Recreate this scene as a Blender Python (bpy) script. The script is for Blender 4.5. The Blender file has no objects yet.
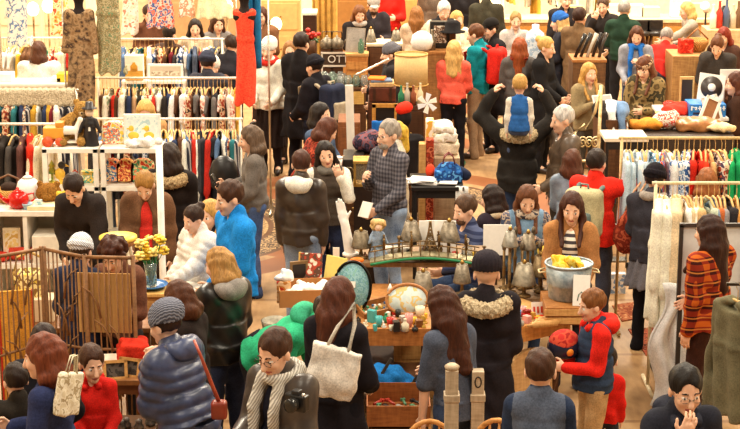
import bpy, bmesh, math, random
import numpy as np
from mathutils import Vector, Matrix, Euler
RND = random.Random(7)
SC = bpy.context.scene
COL = SC.collection
PI = math.pi
R = math.radians
# ------------------------------------------------------------------ camera model
FPX = 1750.0; PITCH = R(14.4); CAMH = 5.0
def at(u, v, z=0.0):
    """world point at height z that the photograph shows at pixel u, v"""
    x = (u - 370) / FPX; d = (v - 214.5) / FPX
    dx, dy, dz = x, math.cos(PITCH) - d * math.sin(PITCH), -math.sin(PITCH) - d * math.cos(PITCH)
    t = (z - CAMH) / dz
    return Vector((dx * t, dy * t, z))
def aty(u, v, y):
    """world point at distance y that the photograph shows at pixel u, v"""
    x = (u - 370) / FPX; d = (v - 214.5) / FPX
    dx, dy, dz = x, math.cos(PITCH) - d * math.sin(PITCH), -math.sin(PITCH) - d * math.cos(PITCH)
    t = y / dy
    return Vector((dx * t, y, CAMH + dz * t))
def scale_at(p):
    return FPX / (p[1] * math.cos(PITCH) - (p[2] - CAMH) * math.sin(PITCH))

# ------------------------------------------------------------------ materials
def lin(c):
    if isinstance(c, str):
        c = [int(c[i:i + 2], 16) / 255 for i in (0, 2, 4)]
    return tuple(x / 12.92 if x <= .04045 else ((x + .055) / 1.055) ** 2.4 for x in c[:3]) + (1,)
_MATS = {}
class NT:
    def __init__(s, name):
        s.m = bpy.data.materials.new(name); s.m.use_nodes = True
        s.t = s.m.node_tree; s.n = s.t.nodes; s.l = s.t.links
        s.b = s.n['Principled BSDF']
    def node(s, typ, **kw):
        n = s.n.new(typ)
        for k, v in kw.items():
            if k.startswith('i_'):
                key = k[2:]
                key = int(key) if key.isdigit() else key.replace('_', ' ')
                n.inputs[key].default_value = v
            else:
                setattr(n, k, v)
        return n
    def link(s, a, b): s.l.new(a, b)
    def co(s, scale=1.0, out='Object'):
        t = s.node('ShaderNodeTexCoord')
        mp = s.node('ShaderNodeMapping')
        sc = scale if isinstance(scale, (tuple, list)) else (scale,) * 3
        mp.inputs['Scale'].default_value = sc
        s.link(t.outputs[out], mp.inputs[0])
        return mp.outputs[0]
    def mix(s, fac, a, b):
        m = s.node('ShaderNodeMix', data_type='RGBA')
        if isinstance(fac, (int, float)): m.inputs[0].default_value = fac
        else: s.link(fac, m.inputs[0])
        for i, x in ((6, a), (7, b)):
            if isinstance(x, tuple): m.inputs[i].default_value = x
            else: s.link(x, m.inputs[i])
        return m.outputs[2]
    def math(s, op, a, b=0.0, clamp=False):
        m = s.node('ShaderNodeMath', operation=op, use_clamp=clamp)
        for i, x in ((0, a), (1, b)):
            if isinstance(x, (int, float)): m.inputs[i].default_value = x
            else: s.link(x, m.inputs[i])
        return m.outputs[0]
    def noise(s, co, scale, detail=2.0, rough=.55):
        n = s.node('ShaderNodeTexNoise'); n.inputs['Scale'].default_value = scale
        n.inputs['Detail'].default_value = detail; n.inputs['Roughness'].default_value = rough
        s.link(co, n.inputs['Vector']); return n.outputs['Fac']
    def ramp(s, fac, stops, interp='LINEAR'):
        r = s.node('ShaderNodeValToRGB'); e = r.color_ramp; e.interpolation = interp
        while len(e.elements) < len(stops): e.elements.new(.5)
        for el, (p, c) in zip(e.elements, stops):
            el.position = p; el.color = c if len(c) == 4 else lin(c)
        s.link(fac, r.inputs[0]); return r.outputs[0]
    def sep(s, co):
        n = s.node('ShaderNodeSeparateXYZ'); s.link(co, n.inputs[0]); return n.outputs
    def bump(s, h, strength=.3, dist=.01):
        b = s.node('ShaderNodeBump'); b.inputs['Strength'].default_value = strength; b.inputs['Distance'].default_value = dist
        s.link(h, b.inputs['Height']); s.link(b.outputs[0], s.b.inputs['Normal'])
    def done(s, col, rough=.8, metal=0.0, spec=.3, sheen=0):
        if isinstance(col, tuple): s.b.inputs['Base Color'].default_value = col
        else: s.link(col, s.b.inputs['Base Color'])
        s.b.inputs['Roughness'].default_value = rough; s.b.inputs['Metallic'].default_value = metal
        s.b.inputs['Specular IOR Level'].default_value = spec
        if sheen: s.b.inputs['Sheen Weight'].default_value = sheen
        return s.m
def mul(c, f): return tuple(min(1, x * f) for x in c[:3]) + (1,)
def M(kind, *cols, rough=None, scale=1.0):
    """cached procedural material: kind and one to four hex colours"""
    key = (kind, cols, rough, scale)
    if key in _MATS: return _MATS[key]
    c = [lin(x) for x in cols]
    t = NT(f'{kind}_{"_".join(cols)}')
    r = rough
    if kind == 'plaid2': kind, scale = 'plaid', 2.0
    if kind == 'cloth':
        co = t.co(); n = t.noise(co, 9 * scale, 4); n2 = t.noise(co, 90, 2)
        f = t.math('ADD', t.math('MULTIPLY', n, .5), t.math('MULTIPLY', n2, .5))
        m = t.done(t.ramp(f, [(.32, mul(c[0], .6)), (.68, mul(c[0], 1.35))]), r or .9, spec=.15)
        t.bump(n2, .25, .004)
    elif kind == 'shiny':                                   # leather, nylon, puffer shell
        co = t.co(); n = t.noise(co, 14, 4)
        m = t.done(t.ramp(n, [(.3, mul(c[0], .7)), (.7, mul(c[0], 1.3))]), r or .38, spec=.5)
        t.bump(n, .25, .01)
    elif kind == 'knit':
        co = t.co(); w = t.node('ShaderNodeTexWave', wave_type='BANDS', bands_direction='DIAGONAL')
        w.inputs['Scale'].default_value = 26 * scale; w.inputs['Distortion'].default_value = 3; t.link(co, w.inputs['Vector'])
        m = t.done(t.mix(w.outputs['Fac'], mul(c[0], .6), c[1] if len(c) > 1 else mul(c[0], 1.3)), .95, spec=.1)
        t.bump(w.outputs['Fac'], .5, .008)
    elif kind == 'denim':
        co = t.co(); n = t.noise(co, 5, 3); n2 = t.noise(co, 120, 2)
        f = t.math('ADD', t.math('MULTIPLY', n, .65), t.math('MULTIPLY', n2, .35))
        m = t.done(t.ramp(f, [(.32, mul(c[0], .55)), (.68, c[1] if len(c) > 1 else mul(c[0], 1.7))]), .9, spec=.15)
    elif kind in ('plaid', 'check'):
        co = t.co(); x, y, z = t.sep(co)
        sc = {'plaid': 5.5, 'check': 26}[kind] * scale
        a = t.math('ADD', t.math('MULTIPLY', x, sc), t.math('MULTIPLY', y, sc * .8))
        fx = t.math('GREATER_THAN', t.math('FRACT', a), .5)
        fz = t.math('GREATER_THAN', t.math('FRACT', t.math('MULTIPLY', z, sc)), .5)
        base = t.mix(fx, c[0], c[1]); top = t.mix(fx, c[1], c[2])
        thin = t.math('LESS_THAN', t.math('FRACT', t.math('ADD', t.math('MULTIPLY', z, sc), .25)), .12)
        col = t.mix(fz, base, top)
        if len(c) > 3: col = t.mix(t.math('MULTIPLY', thin, .8), col, c[3])
        m = t.done(col, .9, spec=.15)
    elif kind in ('stripe', 'vstripe'):
        co = t.co(); x, y, z = t.sep(co)
        a = z if kind == 'stripe' else t.math('ADD', x, y)
        f = t.math('GREATER_THAN', t.math('FRACT', t.math('MULTIPLY', a, 18 * scale)), .5)
        m = t.done(t.mix(f, c[0], c[1]), .9, spec=.15)
    elif kind in ('print', 'camo', 'tweed'):
        co = t.co(); sc = {'print': 22, 'camo': 11, 'tweed': 60}[kind] * scale
        v = t.node('ShaderNodeTexVoronoi'); v.inputs['Scale'].default_value = sc; t.link(co, v.inputs['Vector'])
        n = t.noise(co, sc * .5, 3)
        f = t.math('FRACT', t.math('ADD', t.math('MULTIPLY', v.outputs['Distance'], .9), t.math('MULTIPLY', n, 1.9)))
        st = [(i / len(c), x) for i, x in enumerate(c)]
        m = t.done(t.ramp(f, st, 'CONSTANT' if kind != 'tweed' else 'LINEAR'), r or .9, spec=.15)
    elif kind == 'fur':
        co = t.co(); n = t.noise(co, 70 * scale, 4, .7)
        m = t.done(t.ramp(n, [(.3, mul(c[0], .45)), (.65, c[-1])]), 1.0, spec=.05)
        t.bump(n, .9, .03)
    elif kind == 'hair':
        co = t.co((1, 1, .22)); n = t.noise(co, 75, 3, .6); n2 = t.noise(t.co(), 7, 2)
        f = t.math('ADD', t.math('MULTIPLY', n, .7), t.math('MULTIPLY', n2, .3))
        m = t.done(t.ramp(f, [(.3, mul(c[0], .38)), (.72, mul(c[0], 1.15))]), .55, spec=.25)
        t.bump(n, .5, .012)
    elif kind == 'skin':
        co = t.co(); n = t.noise(co, 18, 3)
        m = t.done(t.ramp(n, [(.3, mul(c[0], .9)), (.7, mul(c[0], 1.08))]), .55, spec=.3)
        t.b.inputs['Subsurface Weight'].default_value = .08; t.b.inputs['Subsurface Radius'].default_value = (.02, .008, .004)
    elif kind == 'wood':
        n = t.noise(t.co((7, 7, 1)), 6 * scale, 4, .6); n2 = t.noise(t.co((1, 6, 6)), 9 * scale, 3)
        f = t.math('ADD', t.math('MULTIPLY', n, .5), t.math('MULTIPLY', n2, .5))
        m = t.done(t.ramp(f, [(.3, mul(c[0], .72)), (.72, c[1] if len(c) > 1 else mul(c[0], 1.2))]), r or .55, spec=.3)
        t.bump(f, .1, .003)
    elif kind == 'metal':
        co = t.co(); n = t.noise(co, 8, 4)
        m = t.done(t.ramp(n, [(.3, mul(c[0], .7)), (.7, mul(c[0], 1.15))]), r or .35, 1.0)
    elif kind == 'patina':
        co = t.co(); n = t.noise(co, 14, 5, .7)
        m = t.done(t.ramp(n, [(.35, c[0]), (.62, c[1])]), r or .5, .75)
    elif kind == 'glass':
        m = t.done(c[0], r or .05, spec=.6); t.b.inputs['Transmission Weight'].default_value = .85; t.b.inputs['IOR'].default_value = 1.45
    elif kind == 'paint':
        co = t.co(); n = t.noise(co, 12, 5)
        m = t.done(t.ramp(n, [(.3, mul(c[0], .86)), (.7, mul(c[0], 1.08))]), r or .45, spec=.4)
    elif kind == 'paper':
        co = t.co(); n = t.noise(co, 30, 2)
        m = t.done(t.ramp(n, [(.3, mul(c[0], .93)), (.7, c[0])]), .9, spec=.1)
    elif kind == 'shade':                                   # lamp shade fabric
        co = t.co(); n = t.noise(co, 60, 3)
        m = t.done(t.ramp(n, [(.3, mul(c[0], .85)), (.7, mul(c[0], 1.05))]), .8, spec=.2)
        t.b.inputs['Transmission Weight'].default_value = .15
    elif kind == 'glow':
        m = t.done(c[0], .5); t.b.inputs['Emission Color'].default_value = c[0]; t.b.inputs['Emission Strength'].default_value = 6 * scale
    _MATS[key] = m
    return m

# ------------------------------------------------------------------ signed distance shapes, turned into one skin with surface nets
def rotm(rx=0, ry=0, rz=0):
    return np.array(Euler((rx, ry, rz)).to_matrix())
class SDF:
    def __init__(s): s.p = []
    def cap(s, a, b, ra, rb=None, m=0, k=.02, q=0, sub=False):
        """tapered capsule; q = quilt depth along its length"""
        s.p.append(('cap', np.array(a, float), np.array(b, float), ra, ra if rb is None else rb, m, k, q, sub)); return s
    def ell(s, c, r, rot=None, m=0, k=.02, q=0, sub=False):
        r = (r, r, r) if isinstance(r, (int, float)) else r
        s.p.append(('ell', np.array(c, float), np.array(r, float), np.eye(3) if rot is None else rot, 0, m, k, q, sub)); return s
    def box(s, c, half, rot=None, rad=.01, m=0, k=.005, sub=False):
        s.p.append(('box', np.array(c, float), np.array(half, float), np.eye(3) if rot is None else rot, rad, m, k, 0, sub)); return s
    def fru(s, a, b, A, B, rot=None, m=0, k=.02, q=0, sub=False):
        """elliptic frustum from a (radii A) to b (radii B) along the local z of rot, flat ends"""
        s.p.append(('fru', np.array(a, float), np.array(b, float), (A, B), np.eye(3) if rot is None else rot, m, k, q, sub)); return s
    def bounds(s):
        lo = np.full(3, 1e9); hi = -lo
        for p in s.p:
            if p[-1]: continue
            l, h = s.bb(p); lo = np.minimum(lo, l); hi = np.maximum(hi, h)
        return lo, hi
    @staticmethod
    def bb(p):
        if p[0] == 'cap':
            r = max(p[3], p[4]) + p[7]
            return np.minimum(p[1], p[2]) - r, np.maximum(p[1], p[2]) + r
        if p[0] in ('ell', 'box'):
            e = p[2] + (p[4] if p[0] == 'box' else 0) + p[7]
            ext = np.abs(p[3]) @ e
            return p[1] - ext, p[1] + ext
        r = max(max(p[3][0]), max(p[3][1])) + p[7]
        return np.minimum(p[1], p[2]) - r, np.maximum(p[1], p[2]) + r
    def mesh(s, h, disp=None, amp=0.0):
        lo, hi = s.bounds(); pad = amp + 3 * h
        lo = lo - pad; hi = hi + pad
        n = np.maximum(4, np.ceil((hi - lo) / h).astype(int) + 1)
        ax = [lo[i] + h * np.arange(n[i]) for i in range(3)]
        D = np.full(n, 1.0, np.float32); I = np.zeros(n, np.int16)
        for p in s.p:
            kind = p[0]; m, k, q, sub = p[-4:]
            l, u = s.bb(p); mg = k + 2.5 * h + amp
            i0 = np.clip(np.floor((l - mg - lo) / h).astype(int), 0, n - 1); i1 = np.clip(np.ceil((u + mg - lo) / h).astype(int) + 1, 1, n)
            if (i1 <= i0).any(): continue
            sl = tuple(slice(a, b) for a, b in zip(i0, i1))
            X = ax[0][sl[0]][:, None, None]; Y = ax[1][sl[1]][None, :, None]; Z = ax[2][sl[2]][None, None, :]
            if kind == 'cap':
                a, b, ra, rb = p[1:5]; ba = b - a; L2 = ba @ ba + 1e-9; L = math.sqrt(L2)
                px, py, pz = X - a[0], Y - a[1], Z - a[2]
                t = np.clip((px * ba[0] + py * ba[1] + pz * ba[2]) / L2, 0, 1)
                d = np.sqrt((px - t * ba[0]) ** 2 + (py - t * ba[1]) ** 2 + (pz - t * ba[2]) ** 2) - (ra + t * (rb - ra))
                if q: d = d - q * np.abs(np.sin(t * L / .075 * PI))
            elif kind == 'ell':
                c, r, rot = p[1:4]
                px, py, pz = X - c[0], Y - c[1], Z - c[2]
                ux = (px * rot[0, 0] + py * rot[1, 0] + pz * rot[2, 0]) / r[0]
                uy = (px * rot[0, 1] + py * rot[1, 1] + pz * rot[2, 1]) / r[1]
                uz = (px * rot[0, 2] + py * rot[1, 2] + pz * rot[2, 2]) / r[2]
                k0 = np.sqrt(ux * ux + uy * uy + uz * uz); k1 = np.sqrt((ux / r[0]) ** 2 + (uy / r[1]) ** 2 + (uz / r[2]) ** 2) + 1e-6
                d = k0 * (k0 - 1) / k1
                if q: d = d - q * np.abs(np.sin(uz * r[2] / .075 * PI))
            elif kind == 'box':
                c, r, rot, rad = p[1:5]
                px, py, pz = X - c[0], Y - c[1], Z - c[2]
                qs = [np.abs(px * rot[0, j] + py * rot[1, j] + pz * rot[2, j]) - r[j] for j in range(3)]
                d = np.sqrt(sum(np.maximum(x, 0) ** 2 for x in qs)) + np.minimum(np.maximum(np.maximum(qs[0], qs[1]), qs[2]), 0) - rad
            else:
                a, b, (A, B), rot = p[1:5]; ba = b - a; L = math.sqrt(ba @ ba)
                px, py, pz = X - a[0], Y - a[1], Z - a[2]
                w = (px * ba[0] + py * ba[1] + pz * ba[2]) / L; t = np.clip(w / L, 0, 1)
                cx, cy, cz = px - t * ba[0], py - t * ba[1], pz - t * ba[2]
                e1 = (cx * rot[0, 0] + cy * rot[1, 0] + cz * rot[2, 0]) / (A[0] + t * (B[0] - A[0]))
                e2 = (cx * rot[0, 1] + cy * rot[1, 1] + cz * rot[2, 1]) / (A[1] + t * (B[1] - A[1]))
                mr = min(A[0], A[1], B[0], B[1])
                d = (np.sqrt(e1 * e1 + e2 * e2) - 1) * mr
                if q: d = d - q * np.abs(np.sin(w / .075 * PI))
                d = np.maximum(d, np.maximum(-w, w - L))
            cur = D[sl]
            d = np.broadcast_to(d, cur.shape)
            if sub:
                D[sl] = np.maximum(cur, -d); continue
            I[sl] = np.where(d < cur, m, I[sl])
            if k > 0:
                hh = np.maximum(k - np.abs(d - cur), 0) / k
                D[sl] = np.minimum(d, cur) - hh * hh * k * .25
            else: D[sl] = np.minimum(d, cur)
        if disp is not None:
            X, Y, Z = np.meshgrid(*ax, indexing='ij', sparse=True)
            D = D + amp * disp(X, Y, Z)
        return nets(D, I, lo, h)
def nets(D, I, lo, h):
    n = D.shape; S = D < 0
    N = [x - 1 for x in n]
    V = N[0] * N[1] * N[2]
    sx, sy = N[1] * N[2], N[2]
    acc = np.zeros((V, 3)); cnt = np.zeros(V); quads = []
    for axx in range(3):
        o1, o2 = [(1, 2), (2, 0), (0, 1)][axx]
        a = [slice(None)] * 3; b = [slice(None)] * 3
        a[axx] = slice(0, -1); b[axx] = slice(1, None)
        E = np.argwhere(S[tuple(a)] != S[tuple(b)])
        E = E[(E[:, o1] > 0) & (E[:, o1] < N[o1]) & (E[:, o2] > 0) & (E[:, o2] < N[o2])]
        if not len(E): continue
        E2 = E.copy(); E2[:, axx] += 1
        d0 = D[E[:, 0], E[:, 1], E[:, 2]].astype(float); d1 = D[E2[:, 0], E2[:, 1], E2[:, 2]]
        P = E.astype(float); P[:, axx] += d0 / (d0 - d1)
        ids = []
        for i, j in ((0, 0), (1, 0), (1, 1), (0, 1)):
            c = E.copy(); c[:, o1] -= i; c[:, o2] -= j
            ids.append(c[:, 0] * sx + c[:, 1] * sy + c[:, 2])
        for q in ids:
            for z in range(3): acc[:, z] += np.bincount(q, P[:, z], V)
            cnt += np.bincount(q, minlength=V)
        Q = np.stack(ids, 1)
        flip = ~S[E[:, 0], E[:, 1], E[:, 2]]
        Q[flip] = Q[flip][:, ::-1]
        Q = Q[:, ::-1] if False else Q
        quads.append((Q, I[E[:, 0], E[:, 1], E[:, 2]] * (d0 < 0) + I[E2[:, 0], E2[:, 1], E2[:, 2]] * (d0 >= 0)))
    used = np.nonzero(cnt)[0]
    remap = np.full(V, -1, np.int64); remap[used] = np.arange(len(used))
    verts = acc[used] / cnt[used][:, None] * h + lo
    Q = remap[np.concatenate([q for q, _ in quads])]; Mi = np.concatenate([m for _, m in quads])
    return verts, Q, Mi
def folds(f=1.0, seed=0):
    r = random.Random(seed); ph = [r.uniform(0, 6) for _ in range(9)]
    def fn(X, Y, Z):
        w = np.sin(13 * f * X + 5 * f * Z + ph[0] + 1.5 * np.sin(5 * f * Y + ph[1])) * np.sin(9 * f * Y + 4 * f * Z + ph[2] + 1.2 * np.sin(6 * f * X + ph[3]))
        return w + .45 * np.sin(19 * f * Z + 11 * f * X + ph[4] + np.sin(9 * f * X)) * np.sin(13 * f * Y - 11 * f * X + ph[5])
    return fn
def link(o):
    COL.objects.link(o); return o
def raw_mesh(name, verts, quads, mats, mi=None, smooth=True):
    me = bpy.data.meshes.new(name)
    me.vertices.add(len(verts)); me.vertices.foreach_set('co', np.ascontiguousarray(verts, np.float32).ravel())
    k = len(quads)
    me.loops.add(k * 4); me.loops.foreach_set('vertex_index', np.ascontiguousarray(quads, np.int32).ravel())
    me.polygons.add(k); me.polygons.foreach_set('loop_start', np.arange(0, k * 4, 4, dtype=np.int32))
    me.polygons.foreach_set('use_smooth', np.full(k, smooth))
    for m in mats: me.materials.append(m)
    if mi is not None: me.polygons.foreach_set('material_index', np.ascontiguousarray(mi, np.int32))
    me.update(calc_edges=True)
    return me
def sdf_obj(name, sdf, h, mats, parent=None, disp=None, amp=0.0, smooth=True):
    v, q, mi = sdf.mesh(h, disp, amp)
    o = bpy.data.objects.new(name, raw_mesh(name, v, q, mats if isinstance(mats, (list, tuple)) else [mats], mi, smooth))
    link(o)
    if parent is not None: o.parent = parent
    return o

# ------------------------------------------------------------------ people
ARMS = {  # upper arm and forearm directions: x outwards, y forward, z up
    'down': ((.11, -.03, -1), (.03, .16, -1)), 'fwd': ((.12, .15, -1), (-.35, 1, .05)), 'low': ((.14, .2, -1), (-.3, .8, -.55)),
    'chest': ((.18, .25, -1), (-.7, .7, .55)), 'face': ((.12, .75, -.75), (-.45, .25, 1)), 'reach': ((.12, .7, -.8), (-.05, 1, -.4)),
    'far': ((.15, 1, -.35), (0, 1, -.1)), 'pocket': ((.36, -.3, -1), (-.2, .5, -.9)), 'up': ((.55, .35, .45), (-.55, .0, 1)),
    'cross': ((.15, .25, -1), (-1, .55, .15)), 'side': ((.8, .35, -.5), (.5, .8, -.1)), 'out': ((.75, .6, .05), (.45, .9, .15)),
    'back': ((.2, -.4, -1), (.05, .1, -1)), 'desk': ((.3, .45, -.85), (-.45, 1, -.15)),
}
SKIN = ['e6b698', 'dca483', 'eec3a6', 'd39a78']
def unit(v):
    v = np.array(v, float); return v / np.linalg.norm(v)
PEOPLE = []
def person(u, v, h, yaw, label, cat='person', top=('jacket', ('cloth', '333333')), under=None, legs=('cloth', '2a2d38'), hair=('short', '4a2f1d'),
           hat=None, arms=('down', 'down'), lean=0, hp=8, hy=0, roll=0, pose='stand', scarf=None, glasses=False, beard=None, hood=None, fur=None,
           skin=0, skirt=None, shoes='2b1d14', slim=1.0, group=None, zoff=0.0, dist=None, buttons=None, vest=None, twist=0, cuff=None):
    s = h / 1.72                                             # everything below in a 1.72 m figure, scaled by s
    child = h < 1.45
    hs = (1.0 if not child else min(1.45, (.93 * 1.72 / h))) * 1.04  # a child's head is large for its height
    wd = slim * (.92 if child else .96)
    piv = np.array((0, 0, .95))
    sit = pose == 'sit'; base_drop = 0.0
    if sit: base_drop = .42
    if pose == 'crouch': base_drop = .5
    RU = rotm(R(-lean), 0, R(twist))
    U = lambda p: RU @ (np.array(p, float) - piv) + piv
    neck = np.array((0, -.005, 1.455))
    RH = RU @ rotm(R(lean * .55), 0, 0) @ rotm(0, 0, R(hy)) @ rotm(R(-hp), R(roll), 0)
    NK = U(neck)
    HD = lambda p: NK + RH @ ((np.array(p, float) - np.array((0, -.005, 1.47))) * hs + np.array((0, 0, .015)))
    hz = 1.0
    # ------ joints
    SHW = .172 * wd
    arm = []
    for sd, name in ((-1, arms[0]), (1, arms[1])):          # the person's left arm first (x negative)
        a = ARMS[name] if isinstance(name, str) else name
        S0 = np.array((sd * SHW, -.005, 1.395)); f = lambda d: unit((sd * d[0], d[1], d[2]))
        E0 = S0 + f(a[0]) * .285; W0 = E0 + f(a[1]) * .245
        arm.append((U(S0), U(E0), U(W0), RU @ f(a[1]), sd, name))
    drop = np.array((0, 0, -base_drop))
    legj = []
    for sd in (-1, 1):
        hip = np.array((sd * .088, 0, .90))
        if sit: kn = np.array((sd * .12, .42, .50 + .40)); an = np.array((sd * .12, .40, .08 + .42)); toe = an + np.array((0, .12, -.05))
        elif pose == 'crouch': kn = np.array((sd * .14, .36, .98)); an = np.array((sd * .11, .0, .58)); toe = an + np.array((0, .12, -.05))
        elif pose == 'walk': 
            kn = np.array((sd * .09, .11 if sd > 0 else -.02, .49)); an = np.array((sd * .085, .13 if sd > 0 else -.24, .085 if sd > 0 else .13)); toe = an + np.array((sd * .02, .13, -.05))
        else: kn = np.array((sd * .10, .025, .49)); an = np.array((sd * .105, -.01, .085)); toe = an + np.array((sd * .035, .13, -.052))
        legj.append((hip, kn, an, toe, sd))
    topz = (HD((0, -.01, 1.725)))[2]
    # ------ position: the crown of the head is where the photograph shows it
    hat_h = .02 if hat else 0.0
    crown = (HD((0, -.012, 1.722 + hat_h)) + drop) * s + np.array((0, 0, zoff))
    yw = R(180 + yaw)                                        # local +y (forward) to world
    ca, sa = math.cos(yw), math.sin(yw)
    rot2 = lambda x, y: (x * ca - y * sa, x * sa + y * ca)
    W = at(u, v, crown[2])
    cx, cy = rot2(crown[0], crown[1])
    loc = Vector((W.x - cx, W.y - cy, zoff))
    px = scale_at((W.x, W.y, crown[2]))                      # pixels per metre there
    vox = min(.0125, max(.0078, 1.15 / px)) / s
    root = link(bpy.data.objects.new('person', None))
    root.empty_display_size = .2
    root.location = loc; root.rotation_euler = (0, 0, yw); root.scale = (s, s, s)
    root['label'] = label; root['category'] = cat
    if group: root['group'] = group
    PEOPLE.append((root, u, v, px))
    seed = len(PEOPLE) * 13
    rr = random.Random(seed)
    T = lambda p: np.array(p, float) + drop
    sk = M('skin', SKIN[skin]); lip = M('skin', 'b0605a'); eyew = M('paint', 'efe6dc'); dark = M('paint', '2b1c14')
    bcol = hair[1] if hair else '4a2f1d'
    brow = M('hair', bcol)
    # ------ body: one continuous skin
    B = SDF()
    B.ell(T((0, -.005, .93)), (.155 * wd, .105, .12), m=0, k=.03)
    B.ell(T(U((0, 0, 1.08))), (.13 * wd, .095, .13), RU, k=.05)
    B.ell(T(U((0, -.005, 1.28))), (.15 * wd, .105, .16), RU, k=.05)
    B.cap(T(U((-.12 * wd, -.01, 1.40))), T(U((.12 * wd, -.01, 1.40))), .062, k=.05)
    B.cap(T(U((0, -.015, 1.40))), T(HD((0, -.005, 1.53))), .052, .05, k=.03)
    for hip, kn, an, toe, sd in legj:
        B.cap(T(hip), T(kn), .078, .05, k=.04); B.cap(T(kn), T(an), .05, .034, k=.03); B.cap(T(an), T(toe), .036, .03, k=.03)
    for S0, E0, W0, fd, sd, nm in arm:
        B.cap(T(S0), T(E0), .05, .038, k=.04); B.cap(T(E0), T(W0), .038, .025, k=.02)
        # hand: palm, four unequal fingers bent at the knuckles, thumb from the side of the palm
        f = unit(fd); xin = RU @ np.array((-sd, 0, 0)); pn = xin - f * (xin @ f)
        if np.linalg.norm(pn) < .35 or nm in ('face',): pn = RU @ np.array((0, -1, .2)) if nm == 'face' else RU @ np.array((0, .3, -1)); pn = pn - f * (pn @ f)
        pn = unit(pn); th = np.cross(f, pn) * sd; th = unit(th)
        if (RU.T @ th)[1] < -.2 and nm not in ('face', 'up'): th = -th
        P0 = T(W0); pr = np.stack([th, pn, f], 1)
        B.ell(P0 + f * .05, (.042, .019, .055), pr, k=.015)
        curl = {'down': .35, 'fwd': .75, 'chest': .8, 'face': .55, 'far': .6, 'up': .9, 'pocket': .5}.get(nm if isinstance(nm, str) else '', .6)
        for q, (off, ln) in enumerate(((.031, .068), (.011, .077), (-.010, .071), (-.029, .055))):
            b0 = P0 + f * (.092 - abs(off) * .25) + th * off
            d1 = unit(f * math.cos(curl * .8) + pn * math.sin(curl * .8) + th * off * 2.2); d2 = unit(f * math.cos(curl * 1.9) + pn * math.sin(curl * 1.9) + th * off * 1.2)
            b1 = b0 + d1 * ln * .55; b2 = b1 + d2 * ln * .5
            B.cap(b0 - f * .02, b1, .0105, .0092, k=.003); B.cap(b1, b2, .0092, .0078, k=.002)
        t0 = P0 + f * .03 + th * .03; t1 = t0 + unit(th * .75 + f * .7 + pn * .35) * .042; t2 = t1 + unit(th * .25 + f + pn * .5) * .034
        B.cap(t0, t1, .013, .0115, k=.008); B.cap(t1, t2, .0112, .009, k=.002)
    # head and face
    hr = lambda *r: tuple(x * hs for x in r)
    B.ell(T(HD((0, -.018, 1.632))), hr(.076, .096, .094), RH, k=.02)
    B.ell(T(HD((0, .032, 1.572))), hr(.058, .060, .082), RH, k=.03)
    B.ell(T(HD((0, .070, 1.512))), hr(.026, .022, .022), RH, k=.025)          # chin
    for sd in (-1, 1):
        B.ell(T(HD((sd * .034, .066, 1.575))), hr(.024, .020, .022), RH, k=.02)   # cheek
        B.ell(T(HD((sd * .078, -.012, 1.592))), hr(.011, .022, .034), RH, k=.008)  # ear
        B.ell(T(HD((sd * .032, .098, 1.606))), hr(.020, .020, .014), RH, k=.012, sub=True)
        B.ell(T(HD((sd * .032, .073, 1.606))), hr(.0135, .0130, .0085), RH, m=2, k=.002)
        B.ell(T(HD((sd * .032, .083, 1.606))), hr(.0075, .006, .0078), RH, m=3, k=0)
        B.cap(T(HD((sd * .016, .088, 1.631))), T(HD((sd * .050, .076, 1.632))), .0045 * hs, m=4, k=.001)
    B.cap(T(HD((0, .088, 1.612))), T(HD((0, .107, 1.570))), .010 * hs, .0165 * hs, k=.012)     # nose
    B.ell(T(HD((0, .086, 1.541))), hr(.024, .011, .0095), RH, m=1, k=.004)    # mouth
    if beard: 
        B.ell(T(HD((0, .058, 1.525))), hr(.050, .042, .040), RH, m=5, k=.006); B.ell(T(HD((0, .092, 1.553))), hr(.026, .010, .007), RH, m=5, k=.003)
    body = sdf_obj('body', B, vox, [sk, lip, eyew, dark, brow, M('hair', beard or bcol)], root)
    # ------ hair
    if hair and hair[0] != 'none':
        st, hc = hair[0], hair[1]; Hh = SDF(); lg = st in ('long', 'bob', 'wavy', 'half')
        if st != 'bald':
            Hh.ell(T(HD((0, -.024, 1.640))), hr(.086, .105, .101), RH, k=.02)
            if st == 'curly':
                for _ in range(46):
                    a, b = rr.uniform(0, 2 * PI), rr.uniform(-.35, 1.0)
                    c = math.sqrt(max(0, 1 - b * b))
                    if math.sin(a) * c > .45 and b < .55: continue
                    Hh.ell(T(HD((.09 * c * math.cos(a), -.02 + .105 * c * math.sin(a), 1.64 + .10 * b))), hr(.03, .03, .03), RH, k=.012)
            # clear the face and the nape
            Hh.ell(T(HD((0, .108, 1.578))), hr(.074, .098, .108), RH, k=.0, sub=True)
            Hh.ell(T(HD((.03, .115, 1.66))), hr(.05, .06, .045), RH @ rotm(0, R(20), 0), sub=True)
            if not lg:
                Hh.box(T(HD((0, .0, 1.497))), hr(.16, .16, .062 if st != 'short' else .068), RH, 0, sub=True)
                for sd in (-1, 1): Hh.ell(T(HD((sd * .085, .02, 1.575))), hr(.03, .032, .045), RH, sub=True)
            else:
                ln = {'long': .30, 'wavy': .31, 'bob': .10, 'half': .2}[st]
                for sd in (-1, 1):
                    for off, y0 in ((.074, -.005), (.068, -.05), (.04, -.088)):
                        a = HD((sd * off, y0, 1.63)); b = HD((sd * (off + .012), y0 - .01, 1.50))
                        Hh.cap(T(a), T(b), .025 * hs, .027 * hs, k=.03)
                        if ln > .12:
                            c = U((sd * (off + (.0 if off > .07 else .01)), -.085 if abs(y0) > .02 else .155, 1.50 - ln + .10 * (off > .07)))
                            Hh.cap(T(b), T(c), .028 * hs, .018 if st == 'long' else .028, k=.03)
                        elif st == 'bob':
                            Hh.cap(T(b), T(HD((sd * (off + .006), y0, 1.47))), .036 * hs, .028 * hs, k=.03)
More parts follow.
